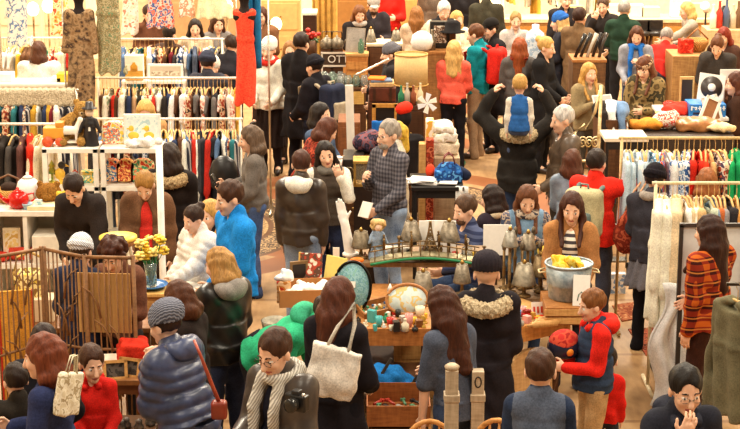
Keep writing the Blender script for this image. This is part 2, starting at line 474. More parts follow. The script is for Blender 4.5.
                Hh.cap(T(HD((0, -.1, 1.62))), T(HD((0, -.09, 1.47))), .045, .05, k=.04)
                if ln > .12: Hh.cap(T(HD((0, -.09, 1.48))), T(U((0, -.13, 1.50 - ln))), .05, .045, k=.04)
            if st in ('bun', 'pony'):
                Hh.ell(T(HD((0, -.125, 1.68 if st == 'bun' else 1.64))), hr(.045, .04, .042), RH, k=.01)
                if st == 'pony': Hh.cap(T(HD((0, -.14, 1.63))), T(HD((0, -.16, 1.44))), .034, .018, k=.02)
        else:
            Hh.ell(T(HD((0, -.028, 1.60))), hr(.086, .102, .07), RH, k=.02)
            Hh.ell(T(HD((0, .09, 1.60))), hr(.074, .10, .12), RH, sub=True); Hh.box(T(HD((0, 0, 1.500))), hr(.16, .16, .05), RH, 0, sub=True)
            Hh.ell(T(HD((0, 0, 1.70))), hr(.07, .1, .06), RH, sub=True)
        fz = rr.uniform(0, 6)
        dfn = lambda X, Y, Z: np.sin(70 * X + 22 * Z + fz + 2 * np.sin(11 * Z)) * np.sin(64 * Y + 17 * Z + fz)
        sdf_obj('hair', Hh, vox, M('hair', hc), root, dfn, .0045 if st != 'curly' else .008)
    # ------ trousers or skirt, shoes
    if legs:
        L = SDF(); fat = .018
        L.ell(T((0, -.008, .94)), (.165 * wd, .122, .12), k=.03)
        L.fru(T((0, 0, .93)), T(U((0, 0, 1.05))), (.155 * wd, .115), (.142 * wd, .105), k=.03)
        for hip, kn, an, toe, sd in legj:
            L.cap(T(hip), T(kn), .084 + fat * .6, .056 + fat * .5, k=.05); L.cap(T(kn), T(an + (0, 0, -.015)), .056 + fat * .5, .045 + fat * .4, k=.03)
            L.cap(T(an), T(an + (0, 0, -.05)), .058, .06, k=.01)
        sdf_obj('trousers', L, vox * 1.25, M(*legs), root, folds(2.0, seed), .008)
    if skirt:
        K = SDF(); z0, zb, rad, sm = skirt
        K.fru(T((0, 0, 1.06)), T((0, 0, zb)), (.15 * wd, .115), (rad, rad * .8), k=.02)
        sdf_obj('skirt', K, vox * 1.3, M(*sm), root, lambda X, Y, Z: np.sin(12 * np.arctan2(Y, X) + 2 * np.sin(5 * Z)), .008)
    for hip, kn, an, toe, sd in legj:
        F = SDF(); hd = unit(np.array((toe[0] - an[0], toe[1] - an[1], 0)))
        F.cap(T(an + (0, 0, -.035)), T(an + hd * .14 + (0, 0, -.05)), .045, .038, k=.02); F.cap(T(an), T(an + (0, 0, .04)), .044, .043, k=.02)
        F.cap(T(an - hd * .03 + (0, 0, -.055)), T(an + hd * .155 + (0, 0, -.058)), .026, .026, m=1, k=.004)
        sdf_obj('shoe', F, max(vox, .01), [M('shiny', shoes), M('paint', '1d1714')], root)
    # ------ upper clothing
    def garment(name, mat, g, slv=1.0, hem=.88, flare=.0, quilt=0.0, collar=True, open_=0.0, amp=.009, collar_h=.03, fq=1.7, sleeves=True, mats=None):
        J = SDF(); ke = .04
        J.ell(T(U((0, 0, 1.10))), (.135 * wd + g, .10 + g, .15), RU, k=ke, q=quilt); J.ell(T(U((0, -.005, 1.27))), (.155 * wd + g, .11 + g, .17), RU, k=ke, q=quilt)
        J.cap(T(U((-.125 * wd, -.01, 1.395))), T(U((.125 * wd, -.01, 1.395))), .065 + g * .7, k=.05)
        if lean > 30 or hem >= .98:
            J.fru(T(U((0, 0, 1.16))), T(U((0, 0, max(hem, .93)))), (.15 * wd + g, .11 + g), (.155 * wd + g + flare, .115 + g + flare), RU, k=.03, q=quilt)
        elif sit:
            J.fru(T(U((0, 0, 1.16))), T(U((0, 0, .9))), (.15 * wd + g, .11 + g), (.17 * wd + g, .13 + g), RU, k=.03, q=quilt)
        else:
            J.fru(T(U((0, 0, 1.16))), T((0, 0, .98)), (.15 * wd + g, .11 + g), (.162 * wd + g, .122 + g), k=.03, q=quilt)
            J.fru(T((0, 0, 1.0)), T((0, 0, hem)), (.162 * wd + g, .122 + g), (.168 * wd + g + flare, .128 + g + flare), k=.03, q=quilt)
        if collar: J.cap(T(U((0, -.025, 1.42))), T(U((0, -.012, 1.455 + collar_h))), .068 + g * .5, .064 + g * .35, k=.03)
        if sleeves:
            for S0, E0, W0, fd, sd, nm in arm:
                e1 = W0 if slv >= 1 else (E0 + (W0 - E0) * (slv - .5) * 2 if slv > .5 else S0 + (E0 - S0) * slv * 2)
                J.cap(T(S0), T(E0), .056 + g * .8, .045 + g * .7, k=.05, q=quilt)
                if slv > .5: J.cap(T(E0), T(e1), .045 + g * .7, .033 + g * .6, k=.03, q=quilt)
        if open_:                                            # an open front: cut a wedge so that what is under it shows
            J.ell(T(U((0, .22, 1.15))), (open_, .20, .40), RU, sub=True)
            J.ell(T((0, .24, .8)), (open_ * 1.3, .2, .3), sub=True)
        else:
            J.ell(T(U((0, .10, 1.49))), (.05, .075, .085), RU, sub=True)
        return sdf_obj(name, J, vox * 1.1, [M(*mat)], root, folds(fq, seed + 5), amp)
    if under: garment('shirt', under, .008, hem=.9, amp=.004)
    ty, tm = top[0], top[1]
    if ty == 'jacket': o = garment('jacket', tm, .032, hem=.86, open_=.07 if under else 0, amp=.010)
    elif ty == 'puffer': o = garment('puffer_jacket', tm, .042, hem=.84, quilt=.013, amp=.005)
    elif ty == 'longpuffer': o = garment('puffer_coat', tm, .045, hem=.62, flare=.03, quilt=.013, amp=.005)
    elif ty == 'coat': o = garment('coat', tm, .034, hem=.52, flare=.05, open_=.06 if under else 0, amp=.011)
    elif ty == 'longcoat': o = garment('coat', tm, .036, hem=.42, flare=.06, amp=.011)
    elif ty == 'sweater': o = garment('sweater', tm, .018, hem=.90, amp=.009)
    elif ty == 'shirt': o = garment('shirt', tm, .014, hem=.90, amp=.007)
    elif ty == 'tshirt': o = garment('shirt', tm, .014, slv=.34, hem=.88, amp=.006)
    elif ty == 'cardigan': o = garment('cardigan', tm, .024, hem=.62, flare=.03, open_=.085, amp=.010)
    if vest: garment('vest', vest, .034 if ty != 'puffer' else .05, hem=.9, sleeves=False, quilt=.006, amp=.004, collar_h=.02)
    if hood:                                                 # a hood lying on the back
        G = SDF(); G.ell(T(U((0, -.125, 1.44))), (.125, .075, .085), RU @ rotm(R(25), 0, 0), k=.02)
        for sd in (-1, 1): G.cap(T(U((sd * .09, -.09, 1.46))), T(U((sd * .06, .075, 1.43))), .045, .03, k=.03)
        sdf_obj('hood', G, vox * 1.1, [M(*hood)], root, folds(2, seed + 2), .007)
    if fur:
        G = SDF()
        pts = [U((.135 * math.cos(a), -.05 + .135 * math.sin(a) * (1 if math.sin(a) > 0 else 1.1), 1.43 + .02 * math.sin(a))) for a in [i * 2 * PI / 14 for i in range(14)]]
        for i in range(14): G.cap(T(pts[i]), T(pts[(i + 1) % 14]), .05 if i > 6 else .038, k=.02)
        fz = rr.uniform(0, 5)
        sdf_obj('fur_collar', G, vox, [M('fur', *fur)], root, lambda X, Y, Z: np.sin(90 * X + fz) * np.sin(83 * Y + 2) * np.sin(95 * Z) + .6 * np.sin(150 * X + 60 * Z) * np.sin(140 * Y), .012)
    if scarf:
        G = SDF()
        pts = [U((.092 * math.cos(a), -.01 + .098 * math.sin(a), 1.465 - .018 * math.sin(a))) for a in [i * 2 * PI / 12 for i in range(12)]]
        for i in range(12): G.cap(T(pts[i]), T(pts[(i + 1) % 12]), .036, k=.015)
        if scarf[0] == 'tails':
            for sd in (-1, 1):
                a, b, c = U((sd * .06, .09, 1.45)), U((sd * .075, .155, 1.28)), U((sd * .07, .165, 1.0))
                G.cap(T(a), T(b), .034, .034, k=.01); G.cap(T(b), T(c), .034, .03, k=.01)
        sdf_obj('scarf', G, vox, [M(*scarf[1])], root, folds(3.2, seed + 3), .006)
    if hat:
        G = SDF(); hk, hm = hat[0], hat[1]
        if hk in ('beanie', 'slouch'):
            G.ell(T(HD((0, -.024, 1.652))), hr(.095, .112, .108), RH, k=.01)
            if hk == 'slouch': G.ell(T(HD((0, -.07, 1.69))), hr(.09, .09, .075), RH, k=.04)
            G.box(T(HD((0, 0, 1.52))), hr(.2, .2, .115), RH @ rotm(R(8), 0, 0), 0, sub=True)
            G.fru(T(HD((0, -.035, 1.632))), T(HD((0, -.026, 1.672))), hr(.101, .118), hr(.101, .117), RH, m=1 if len(hat) > 2 else 0, k=.004)
        elif hk == 'cap':
            G.ell(T(HD((0, -.02, 1.65))), hr(.092, .11, .095), RH, k=.01); G.box(T(HD((0, 0, 1.53))), hr(.2, .2, .11), RH, 0, sub=True)
            G.ell(T(HD((0, .11, 1.648))), hr(.07, .06, .010), RH, k=.006)
        elif hk == 'band':
            G.fru(T(HD((0, -.03, 1.632))), T(HD((0, -.02, 1.69))), hr(.096, .113), hr(.088, .104), RH, k=.004)
        elif hk == 'beret':
            G.ell(T(HD((0, -.03, 1.71))), hr(.125, .13, .045), RH @ rotm(0, R(10), 0), k=.01); G.fru(T(HD((0, -.03, 1.66))), T(HD((0, -.03, 1.70))), hr(.09, .108), hr(.09, .108), RH, k=.01)
        fz = rr.uniform(0, 6)
        rib = (lambda X, Y, Z: np.sin(26 * np.arctan2(Y - T(HD((0, -.02, 1.65)))[1], X - T(HD((0, -.02, 1.65)))[0]))) if hk in ('beanie', 'slouch') else None
        sdf_obj('hat', G, vox, [M(*hm)] + ([M(*hat[2])] if len(hat) > 2 else []), root, rib, .003 if rib else 0)
    if glasses:
        G = SDF()
        for sd in (-1, 1):
            pts = [HD((sd * .034 + .024 * math.cos(a), .101, 1.606 + .018 * math.sin(a))) for a in [i * PI / 5 for i in range(10)]]
            for i in range(10): G.cap(T(pts[i]), T(pts[(i + 1) % 10]), .0034, k=0)
            G.cap(T(HD((sd * .058, .1, 1.61))), T(HD((sd * .084, -.01, 1.612))), .003, k=0)
        G.cap(T(HD((-.012, .104, 1.61))), T(HD((.012, .104, 1.61))), .003, k=0)
        sdf_obj('glasses', G, min(vox, .006), [M('paint', '1a1512')], root)
    root['_d'] = 1; del root['_d']
    def w(p, fr='U'):
        q = {'U': U, 'H': HD, 'L': lambda x: np.array(x, float)}[fr](p) + drop
        q = q * s; x, y = rot2(q[0], q[1]); return Vector((loc.x + x, loc.y + y, loc.z + q[2]))
    hands = []
    for S0, E0, W0, fd, sd, nm in arm:
        q = (T(W0 + unit(fd) * .09)) * s; x, y = rot2(q[0], q[1]); hands.append(Vector((loc.x + x, loc.y + y, loc.z + q[2])))
    return dict(root=root, w=w, hands=hands, yaw=yw, s=s, vox=vox, RU=RU, px=px)
# ------------------------------------------------------------------ hard goods: one G collects the shape of ONE mesh
class G:
    def __init__(s): s.bm = bmesh.new(); s.m = 0
    def _add(s, verts, faces, smooth=False):
        vs = [s.bm.verts.new(v) for v in verts]
        for f in faces:
            try:
                q = s.bm.faces.new([vs[i] for i in f]); q.material_index = s.m; q.smooth = smooth
            except ValueError: pass
        return vs
    def mat(s, i): s.m = i; return s
    def box(s, c, size, rot=None):
        h = [x / 2 for x in size]; Rm = rot.to_matrix() if isinstance(rot, Euler) else (Euler(rot).to_matrix() if rot else Matrix.Identity(3))
        vs = [Vector(c) + Rm @ Vector((a * h[0], b * h[1], d * h[2])) for a in (-1, 1) for b in (-1, 1) for d in (-1, 1)]
        s._add(vs, [(0, 1, 3, 2), (4, 6, 7, 5), (0, 4, 5, 1), (2, 3, 7, 6), (0, 2, 6, 4), (1, 5, 7, 3)]); return s
    def lathe(s, prof, c=(0, 0, 0), seg=20, axis=(0, 0, 1), sq=(1, 1)):
        Rm = Vector((0, 0, 1)).rotation_difference(Vector(axis)).to_matrix(); n = len(prof)
        vs = []
        for r, z in prof:
            for i in range(seg):
                a = 2 * PI * i / seg; vs.append(Vector(c) + Rm @ Vector((max(r, 1e-4) * math.cos(a) * sq[0], max(r, 1e-4) * math.sin(a) * sq[1], z)))
        f = [(j * seg + i, j * seg + (i + 1) % seg, (j + 1) * seg + (i + 1) % seg, (j + 1) * seg + i) for j in range(n - 1) for i in range(seg)]
        f.append(tuple(reversed(range(seg)))); f.append(tuple(range((n - 1) * seg, n * seg)))
        s._add(vs, f, True); return s
    def cyl(s, a, b, ra, rb=None, seg=12):
        a, b = Vector(a), Vector(b); d = b - a
        return s.lathe([(ra, 0), (ra if rb is None else rb, d.length)], a, seg, d.normalized())
    def tube(s, pts, r, seg=7, closed=False):
        pts = [Vector(p) for p in pts]; n = len(pts); rings = []
        rs = r if isinstance(r, (list, tuple)) else [r] * n
        for i, p in enumerate(pts):
            t = (pts[(i + 1) % n] - pts[i - 1]) if closed or 0 < i < n - 1 else (pts[1] - pts[0] if i == 0 else pts[-1] - pts[-2])
            t.normalize(); u = t.cross(Vector((0, 0, 1)) if abs(t.z) < .9 else Vector((1, 0, 0))).normalized(); w = t.cross(u)
            rings.append([p + (u * math.cos(2 * PI * k / seg) + w * math.sin(2 * PI * k / seg)) * rs[i] for k in range(seg)])
        vs = [v for q in rings for v in q]
        f = [(j * seg + k, j * seg + (k + 1) % seg, ((j + 1) % n) * seg + (k + 1) % seg, ((j + 1) % n) * seg + k) for j in range(n if closed else n - 1) for k in range(seg)]
        if not closed: f += [tuple(reversed(range(seg))), tuple(range((n - 1) * seg, n * seg))]
        s._add(vs, f, True); return s
    def sph(s, c, r, seg=14, rot=None):
        r = (r, r, r) if isinstance(r, (int, float)) else r; Rm = Euler(rot).to_matrix() if rot else Matrix.Identity(3)
        n = max(6, seg // 2 + 1); vs = []
        for j in range(n + 1):
            b = PI * j / n
            for i in range(seg):
                a = 2 * PI * i / seg
                vs.append(Vector(c) + Rm @ Vector((r[0] * max(math.sin(b), 1e-3) * math.cos(a), r[1] * max(math.sin(b), 1e-3) * math.sin(a), -r[2] * math.cos(b))))
        s._add(vs, [(j * seg + i, j * seg + (i + 1) % seg, (j + 1) * seg + (i + 1) % seg, (j + 1) * seg + i) for j in range(n) for i in range(seg)], True); return s
    def prism(s, pts, d, o=(0, 0, 0), ux=(1, 0, 0), uy=(0, 0, 1)):
        """outline pts in the plane (ux, uy), pushed d along ux x uy"""
        o, ux, uy = Vector(o), Vector(ux), Vector(uy); nn = ux.cross(uy).normalized() * d; k = len(pts)
        vs = [o + ux * a + uy * b for a, b in pts]; vs += [v + nn for v in vs]
        s._add(vs, [tuple(reversed(range(k))), tuple(range(k, 2 * k))] + [(i, (i + 1) % k, k + (i + 1) % k, k + i) for i in range(k)]); return s
    def sheet(s, fn, nu, nv, th=.006):
        """cloth: fn(u, v) for u, v in 0..1, given thickness th"""
        P_ = [[Vector(fn(i / nu, j / nv)) for j in range(nv + 1)] for i in range(nu + 1)]; vs = []; back = []
        for i in range(nu + 1):
            for j in range(nv + 1):
                du = P_[min(i + 1, nu)][j] - P_[max(i - 1, 0)][j]; dv = P_[i][min(j + 1, nv)] - P_[i][max(j - 1, 0)]
                n = du.cross(dv); n = n.normalized() if n.length > 1e-9 else Vector((0, 1, 0)); vs.append(P_[i][j] + n * th / 2); back.append(P_[i][j] - n * th / 2)
        N = len(vs); w = nv + 1; f = []
        for i in range(nu):
            for j in range(nv):
                a = i * w + j; f.append((a, a + w, a + w + 1, a + 1)); f.append((N + a, N + a + 1, N + a + w + 1, N + a + w))
        for i in range(nu):
            a = i * w; f.append((a, N + a, N + a + w, a + w)); a = i * w + nv; f.append((a, a + w, N + a + w, N + a))
        for j in range(nv):
            a = j; f.append((a, a + 1, N + a + 1, N + a)); a = nu * w + j; f.append((a, N + a, N + a + 1, a + 1))
        s._add(vs + back, f, True); return s
    def build(s, name, mats, parent=None, bevel=0.0):
        bmesh.ops.recalc_face_normals(s.bm, faces=s.bm.faces[:])
        if bevel: bmesh.ops.bevel(s.bm, geom=s.bm.edges[:], offset=bevel, segments=2, affect='EDGES', profile=.5, clamp_overlap=True)
        me = bpy.data.meshes.new(name); s.bm.to_mesh(me); s.bm.free()
        for m in (mats if isinstance(mats, (list, tuple)) else [mats]): me.materials.append(m)
        o = link(bpy.data.objects.new(name, me))
        if parent is not None: o.parent = parent
        return o
def tag(o, label, cat, group=None, kind=None):
    if label: o['label'] = label
    if cat: o['category'] = cat
    if group: o['group'] = group
    if kind: o['kind'] = kind
    return o
def place(o, loc, rz=0.0, rx=0.0, ry=0.0):
    o.location = loc; o.rotation_euler = (rx, ry, rz); return o
def thing(name, label, cat, loc=(0, 0, 0), rz=0.0, group=None):
    o = link(bpy.data.objects.new(name, None)); o.empty_display_size = .1
    return tag(place(o, loc, rz), label, cat, group)
def single(name, g, mats, label, cat, loc=(0, 0, 0), rz=0.0, rx=0.0, ry=0.0, group=None, bevel=0.0):
    return tag(place(g.build(name, mats, None, bevel), loc, rz, rx, ry), label, cat, group)
def dup(root, loc, rz=0.0, label=None, group=None, mats=None):
    r = root.copy(); COL.objects.link(r); r.location = loc; r.rotation_euler = (root.rotation_euler[0], root.rotation_euler[1], rz)
    if label: r['label'] = label
    if group: r['group'] = group
    for ch in list(root.children):
        c = ch.copy(); COL.objects.link(c); c.parent = r
        for g in ch.children:
            d = g.copy(); COL.objects.link(d); d.parent = c
    return r
def recolor(o, m):
    o.material_slots[0].link = 'OBJECT'; o.material_slots[0].material = m
def struct(o): o['kind'] = 'structure'; return o
ORD = 'first second third fourth fifth sixth seventh eighth ninth tenth eleventh twelfth thirteenth fourteenth fifteenth sixteenth seventeenth eighteenth nineteenth twentieth'.split()
ORD += [x for p, q in (('twenty-', 'thirtieth'), ('thirty-', 'fortieth'), ('forty-', 'fiftieth')) for x in [p + y for y in ORD[:9]] + [q]]
# ================================================================== camera, light, room
def setup():
    cam = bpy.data.cameras.new('camera'); co = link(bpy.data.objects.new('camera', cam))
    cam.sensor_width = 36; cam.lens = 36 * FPX / 740; cam.clip_end = 200
    co.location = (0, 0, CAMH); co.rotation_euler = (PI / 2 - PITCH, 0, 0); SC.camera = co
    v = SC.view_settings; v.view_transform = 'Standard'; v.look = 'None'; v.gamma = 1; v.use_curve_mapping = False; v.exposure = EXPOSURE
    w = bpy.data.worlds.new('hall_light'); SC.world = w; w.use_nodes = True
    bg = w.node_tree.nodes['Background']; bg.inputs[0].default_value = (1.0, .84, .63, 1); bg.inputs[1].default_value = .24
EXPOSURE = .42
setup()
def area(loc, size, power, col=(1, .87, .68), rot=(0, 0, 0)):
    l = bpy.data.lights.new('hall_lamp', 'AREA'); l.shape = 'RECTANGLE'; l.size, l.size_y = size; l.energy = power; l.color = col
    o = link(bpy.data.objects.new('hall_lamp', l)); o.location = loc; o.rotation_euler = rot; return o
for y, p in ((5, 330), (11, 420), (17, 480), (23, 800), (28, 1050)):
    for x in (-4.5, 4.5): area((x, y, 9.5), (1.8, 1.8), p, rot=(0, R(10 if x > 0 else -10), 0))
# the floor: tan boards and stone with dark scroll rings, one mesh
def floor_mat():
    t = NT('hall_floor'); co = t.co(1.0); x, y, z = t.sep(co)
    n = t.noise(co, 3, 5); n2 = t.noise(t.co((1, .25, 1)), 16, 4)
    base = t.ramp(t.math('ADD', t.math('MULTIPLY', n, .5), t.math('MULTIPLY', n2, .5)), [(.3, lin('84603e')), (.5, lin('a48058')), (.72, lin('ba966a'))])
    pl = t.math('LESS_THAN', t.math('FRACT', t.math('MULTIPLY', y, .62)), .035)
    base = t.mix(t.math('MULTIPLY', pl, .55), base, lin('6a4426'))
    scroll = t.noise(co, 9, 2); sc = t.math('GREATER_THAN', t.math('FRACT', t.math('MULTIPLY', scroll, 7)), .42)
    col = base
    for (cx, cy, r) in FLOOR_RINGS:
        dx = t.math('SUBTRACT', x, cx); dy = t.math('SUBTRACT', y, cy)
        d = t.math('SQRT', t.math('ADD', t.math('MULTIPLY', dx, dx), t.math('MULTIPLY', dy, dy)))
        e = t.math('ABSOLUTE', t.math('SUBTRACT', d, r))
        inb = t.math('LESS_THAN', e, .17)
        col = t.mix(t.math('MULTIPLY', t.math('LESS_THAN', d, r), .35), col, lin('b89668'))
        ringc = t.mix(sc, lin('ae8c60'), lin('3a2618'))
        col = t.mix(inb, col, ringc)
        col = t.mix(t.math('LESS_THAN', t.math('ABSOLUTE', t.math('SUBTRACT', e, .19)), .03), col, lin('5a3a22'))
        col = t.mix(t.math('LESS_THAN', d, .28), col, lin('6a3422'))
        d2 = t.math('ABSOLUTE', t.math('SUBTRACT', d, r + .55)); col = t.mix(t.math('LESS_THAN', d2, .2), col, lin('8a5430'))
    t.bump(n2, .08, .003)
    return t.done(col, .5, spec=.35)
c1 = at(380, 212); c2 = at(288, 228)
FLOOR_RINGS = [(c1.x, c1.y, 1.45), (c2.x - 1.5, c2.y, 1.5), (at(600, 330).x + .9, 24.5, 1.5)]
g = G(); g.box((0, 16.5, -.05), (19, 29, .1)); struct(g.build('floor', floor_mat()))
wallm = M('paint', 'efe0c2')
g = G(); g.box((0, 30.6, 3), (19, .2, 6)); struct(g.build('wall_back', wallm))
g = G(); g.box((-9.4, 16.5, 3), (.2, 29, 6)); struct(g.build('wall_left', wallm))
g = G(); g.box((9.4, 16.5, 3), (.2, 29, 6)); struct(g.build('wall_right', wallm))
def rug(name, corners, mat, label):
    g = G()
    pts = [at(*c) for c in corners]; o = sum(pts, Vector()) / len(pts)
    vs = [p - o for p in pts]; k = len(vs)
    g._add(vs + [v + Vector((0, 0, .012)) for v in vs], [tuple(range(k - 1, -1, -1)), tuple(range(k, 2 * k))] + [(i, (i + 1) % k, k + (i + 1) % k, k + i) for i in range(k)])
    return single(name, g, mat, label, 'rug', o)
rug('rug', [(628, 330), (664, 328), (692, 352), (646, 356)], M('print', '8a3a26', 'a8583a', '5a2418', 'b87850'), 'red patterned rug on the floor under the right front clothes rail')
rug('mat', [(648, 362), (668, 358), (704, 398), (668, 404)], M('cloth', '2e2a22'), 'dark green floor mat below the red rug')
rug('mat', [(612, 306), (634, 303), (644, 318), (622, 322)], M('print', '9a5a3a', '7a3a24', 'b88a60'), 'small worn red mat beside the brown boots')
# ================================================================== people, front rows first
def C(x): return ('cloth', x)
def S_(x): return ('shiny', x)
P = {}
P['glasses_scarf'] = person(270, 334, 1.80, -38, 'man in glasses with a long grey scarf over a dark padded jacket', top=('jacket', S_('463c36')), under=C('20202c'),
    hair=('short', '4a2c1c'), glasses=True, scarf=('tails', ('knit', 'b9b1a5', 'd8d2c8')), arms=('low', 'fwd'), hp=22, legs=C('2a2a30'))
P['navy_puffer'] = person(160, 303, 1.72, -122, 'woman in a long navy quilted coat and slate knitted hat, hand at her face', top=('longpuffer', S_('39415f')),
    hair=('short', '3a2418'), hat=('slouch', ('knit', '5a5d6e', '8a8c9a')), arms=(((.0,.5,-1),(-.4,.1,1)), ((.0,.5,-1),(-.4,.15,1))), hp=10, lean=16, legs=C('1c1c26'), hood=S_('3f4868'))
P['bob_woman'] = person(39, 336, 1.78, -98, 'woman with auburn bobbed hair in a navy cardigan', top=('sweater', C('2b3358')), hair=('bob', '7a3a20'), arms=('low', 'fwd'), hp=12, legs=C('23232b'))
P['dark_child'] = person(14, 364, 1.46, -150, 'dark haired child in a black coat beside the woman in the navy cardigan', top=('jacket', C('2a241e')), hair=('short', '2a1a12'), legs=C('1c1c20'), arms=('low', 'low'), hp=10)
P['black_back'] = person(45, 325, 1.56, 172, 'person in black with dark hair seen from behind, by the willow fence', top=('jacket', C('15131a')), hair=('short', '2a1610'), legs=C('16161c'), arms=('fwd', 'fwd'), hp=20)
P['red_boy'] = person(92, 348, 1.27, 12, 'boy with brown hair in a bright red jacket, looking down', cat='person', top=('jacket', C('d0221a')), hair=('short', '4a2a18'), legs=C('30303a'), arms=('low', 'low'), hp=14, hy=14, hood=C('c81f18'), slim=0.9)
P['leather_woman'] = person(215, 249, 1.64, -140, 'fair haired woman in a black leather jacket with a grey hood', top=('jacket', S_('1a1716')), hair=('bob', 'bc8c50'), hood=C('8b8580'), legs=('denim', '23283c', '3c4666'), arms=('fwd', 'low'), hp=18, hy=20)
P['bent_brown'] = person(173, 283, 1.60, -120, 'brown haired woman stooping between the navy coat and the leather jacket', top=('sweater', C('2b2220')), hair=('bob', '5a301a'), lean=4, slim=.85, hp=24, legs=C('1c1a1c'), arms=('fwd', 'fwd'))
P['blue_man'] = person(226, 183, 1.8, -64, 'man in a bright blue zipped jacket', slim=1.1, top=('jacket', C('1f84d6')), hair=('short', '4a2a18'), legs=('denim', '2a3350', '4a5878'), arms=('low', 'down'), hp=16)
P['white_girl'] = person(190, 208, 1.47, -50, 'girl in a quilted white coat with dark tied-back hair', top=('longpuffer', C('f3e7dc')), hair=('bun', '3a2418'), legs=C('2a2a3c'), arms=('reach', 'low'), hp=22)
P['blonde_girl'] = person(208, 202, 1.41, -30, 'girl with long blonde hair behind the girl in white', top=('jacket', C('2a2830')), hair=('long', 'd6a356'), legs=C('25252e'), arms=('low', 'low'), hp=12)
P['brown_coat'] = person(143, 177, 1.62, -3, 'fair haired person in a brown coat over a red shirt, head bowed', top=('jacket', C('6a4a34')), under=C('c8322a'), hair=('short', 'a87838'), legs=C('3a2c24'), arms=('down', 'low'), hp=42)
P['fur_hood_back'] = person(170, 144, 1.68, 178, 'dark haired person in a black coat with a tan fur trimmed hood', top=('coat', C('221a18')), hair=('bob', '2e1c14'), fur=('8c6a44', 'd8b98c'), legs=C('1a181a'), arms=('fwd', 'fwd'), hp=14)
P['shelf_blonde'] = person(145, 103, 1.60, 4, 'blonde woman behind the white shelves looking down', top=('sweater', C('b8895a')), hair=('bob', 'e2b468'), legs=C('54463a'), arms=('fwd', 'fwd'), hp=30)
P['bent_stall'] = person(70, 180, 1.68, -14, 'dark haired person in a black jacket stooping at the white stall', top=('jacket', C('2b2320')), hair=('short', '2c1a12'), legs=C('1e1c1e'), lean=22, hp=34, arms=('reach', 'low'))
P['white_beanie'] = person(82, 234, 1.57, 165, 'person in a navy coat and pale grey knitted hat at the willow fence', top=('coat', C('262c44')), hair=('short', '4a3424'), hat=('beanie', ('knit', 'c9ccd6', 'eceef4')), legs=C('1c1c24'), arms=('fwd', 'fwd'), hp=14)
P['curly_fence'] = person(109, 244, 1.61, -20, 'curly dark haired person looking down behind the willow fence', top=('sweater', C('6a4434')), hair=('curly', '4a2416'), legs=C('2a2424'), arms=('fwd', 'fwd'), hp=34)
P['grey_sweater'] = person(248, 127, 1.66, -82, 'woman in a grey sweater with grey brown hair', top=('sweater', C('6e6660')), hair=('bob', '6b5442'), legs=('denim', '30406a', '5a70a0'), arms=('low', 'fwd'), hp=12)
P['white_hood_boy'] = person(301, 151, 1.66, 168, 'boy in a dark brown jacket with a white hood hanging down', top=('jacket', S_('3a2e26')), hair=('short', '4a2616'), hood=C('e8ded2'), legs=('denim', '6a7fa2', 'aab8cc'), arms=('down', 'down'), hp=4, hy=20, slim=0.94)
P['hand_face'] = person(324, 143, 1.60, 8, 'dark haired woman holding a hand to her cheek, white sleeves', top=('shirt', C('e6dccf')), vest=C('4a4038'), hair=('bob', '241610'), scarf=('wrap', C('6a6660')), legs=C('2c3450'), arms=('face', 'low'), hp=8, roll=8)
P['blue_grey'] = person(322, 104, 1.62, 62, 'dark haired woman in a slate blue top looking towards the lamp', top=('sweater', C('4a5a74')), hair=('bob', '241812'), legs=C('2a3044'), arms=('low', 'fwd'), hp=8)
P['red_shawl'] = person(333, 120, 1.60, 120, 'long haired woman stooping in a red and brown patterned shawl', top=('jacket', ('print', '8a2a1e', '4a1c14', 'a8442c', '5c2a1a')), hair=('bob', '5a2c18'), legs=C('2a2020'), lean=24, hp=24, arms=('fwd', 'fwd'))
P['check_man'] = person(388, 121, 1.80, -52, 'grey haired man in a dark checked shirt and pale jeans', top=('shirt', ('check', '3c3a40', '55525a', '6e6a70')), hair=('short', 'a89c90'), glasses=True, legs=('denim', '5c7298', '9fb2cc'), arms=('low', 'chest'), hp=6, beard='b8aca0')
P['stripe_man'] = person(463, 197, 1.72, -58, 'bearded man in a navy striped shirt sitting behind the long lamp table', top=('shirt', ('stripe', '2c3350', '4a5270')), hair=('short', '5a3e2a'), beard='6a4a34', legs=('denim', '30405e', '50648a'), pose='sit', arms=('desk', 'desk'), hp=14)
P['dark_seated'] = person(490, 186, 1.66, -130, 'dark haired woman in a dark coat with a cream collar beside the bearded man', top=('jacket', C('28202a')), hair=('bob', '2a1812'), legs=C('201c20'), scarf=('wrap', C('cdb89a')), arms=('low', 'low'), hp=14, pose='sit')
P['carrier'] = person(519, 98, 1.79, 178, 'man in a dark jacket and grey knitted hat with a child on his shoulders', top=('jacket', C('26221f')), hair=('short', '3a2a20'), hat=('beanie', ('knit', '8a8684', 'b4b0ae')), fur=('c8a878', 'ecd8b0'), legs=('denim', '23304e', '40557c'), arms=('up', 'up'), hp=6)
P['white_hair'] = person(561, 107, 1.77, -76, 'white haired man in a brown leather jacket', top=('jacket', S_('5a4a3c')), hair=('short', 'd8d2cc'), legs=C('4a4238'), arms=('low', 'down'), hp=12)
P['red_jacket'] = person(597, 150, 1.68, 150, 'dark haired person in a bright red jacket reaching towards the clothes rail', top=('jacket', C('dc2a1c')), hair=('short', '2a1a12'), legs=('denim', '33343f', '4c4e5e'), arms=('low', 'out'), hp=4)
P['small_grey_blue'] = person(573, 150, 1.52, 160, 'brown haired person in a grey blue denim top next to the red jacket', top=('jacket', ('denim', '6a7688', '98a4b4')), hair=('bob', '5a301c'), legs=C('2c2c38'), arms=('low', 'low'), hp=8, slim=0.82)
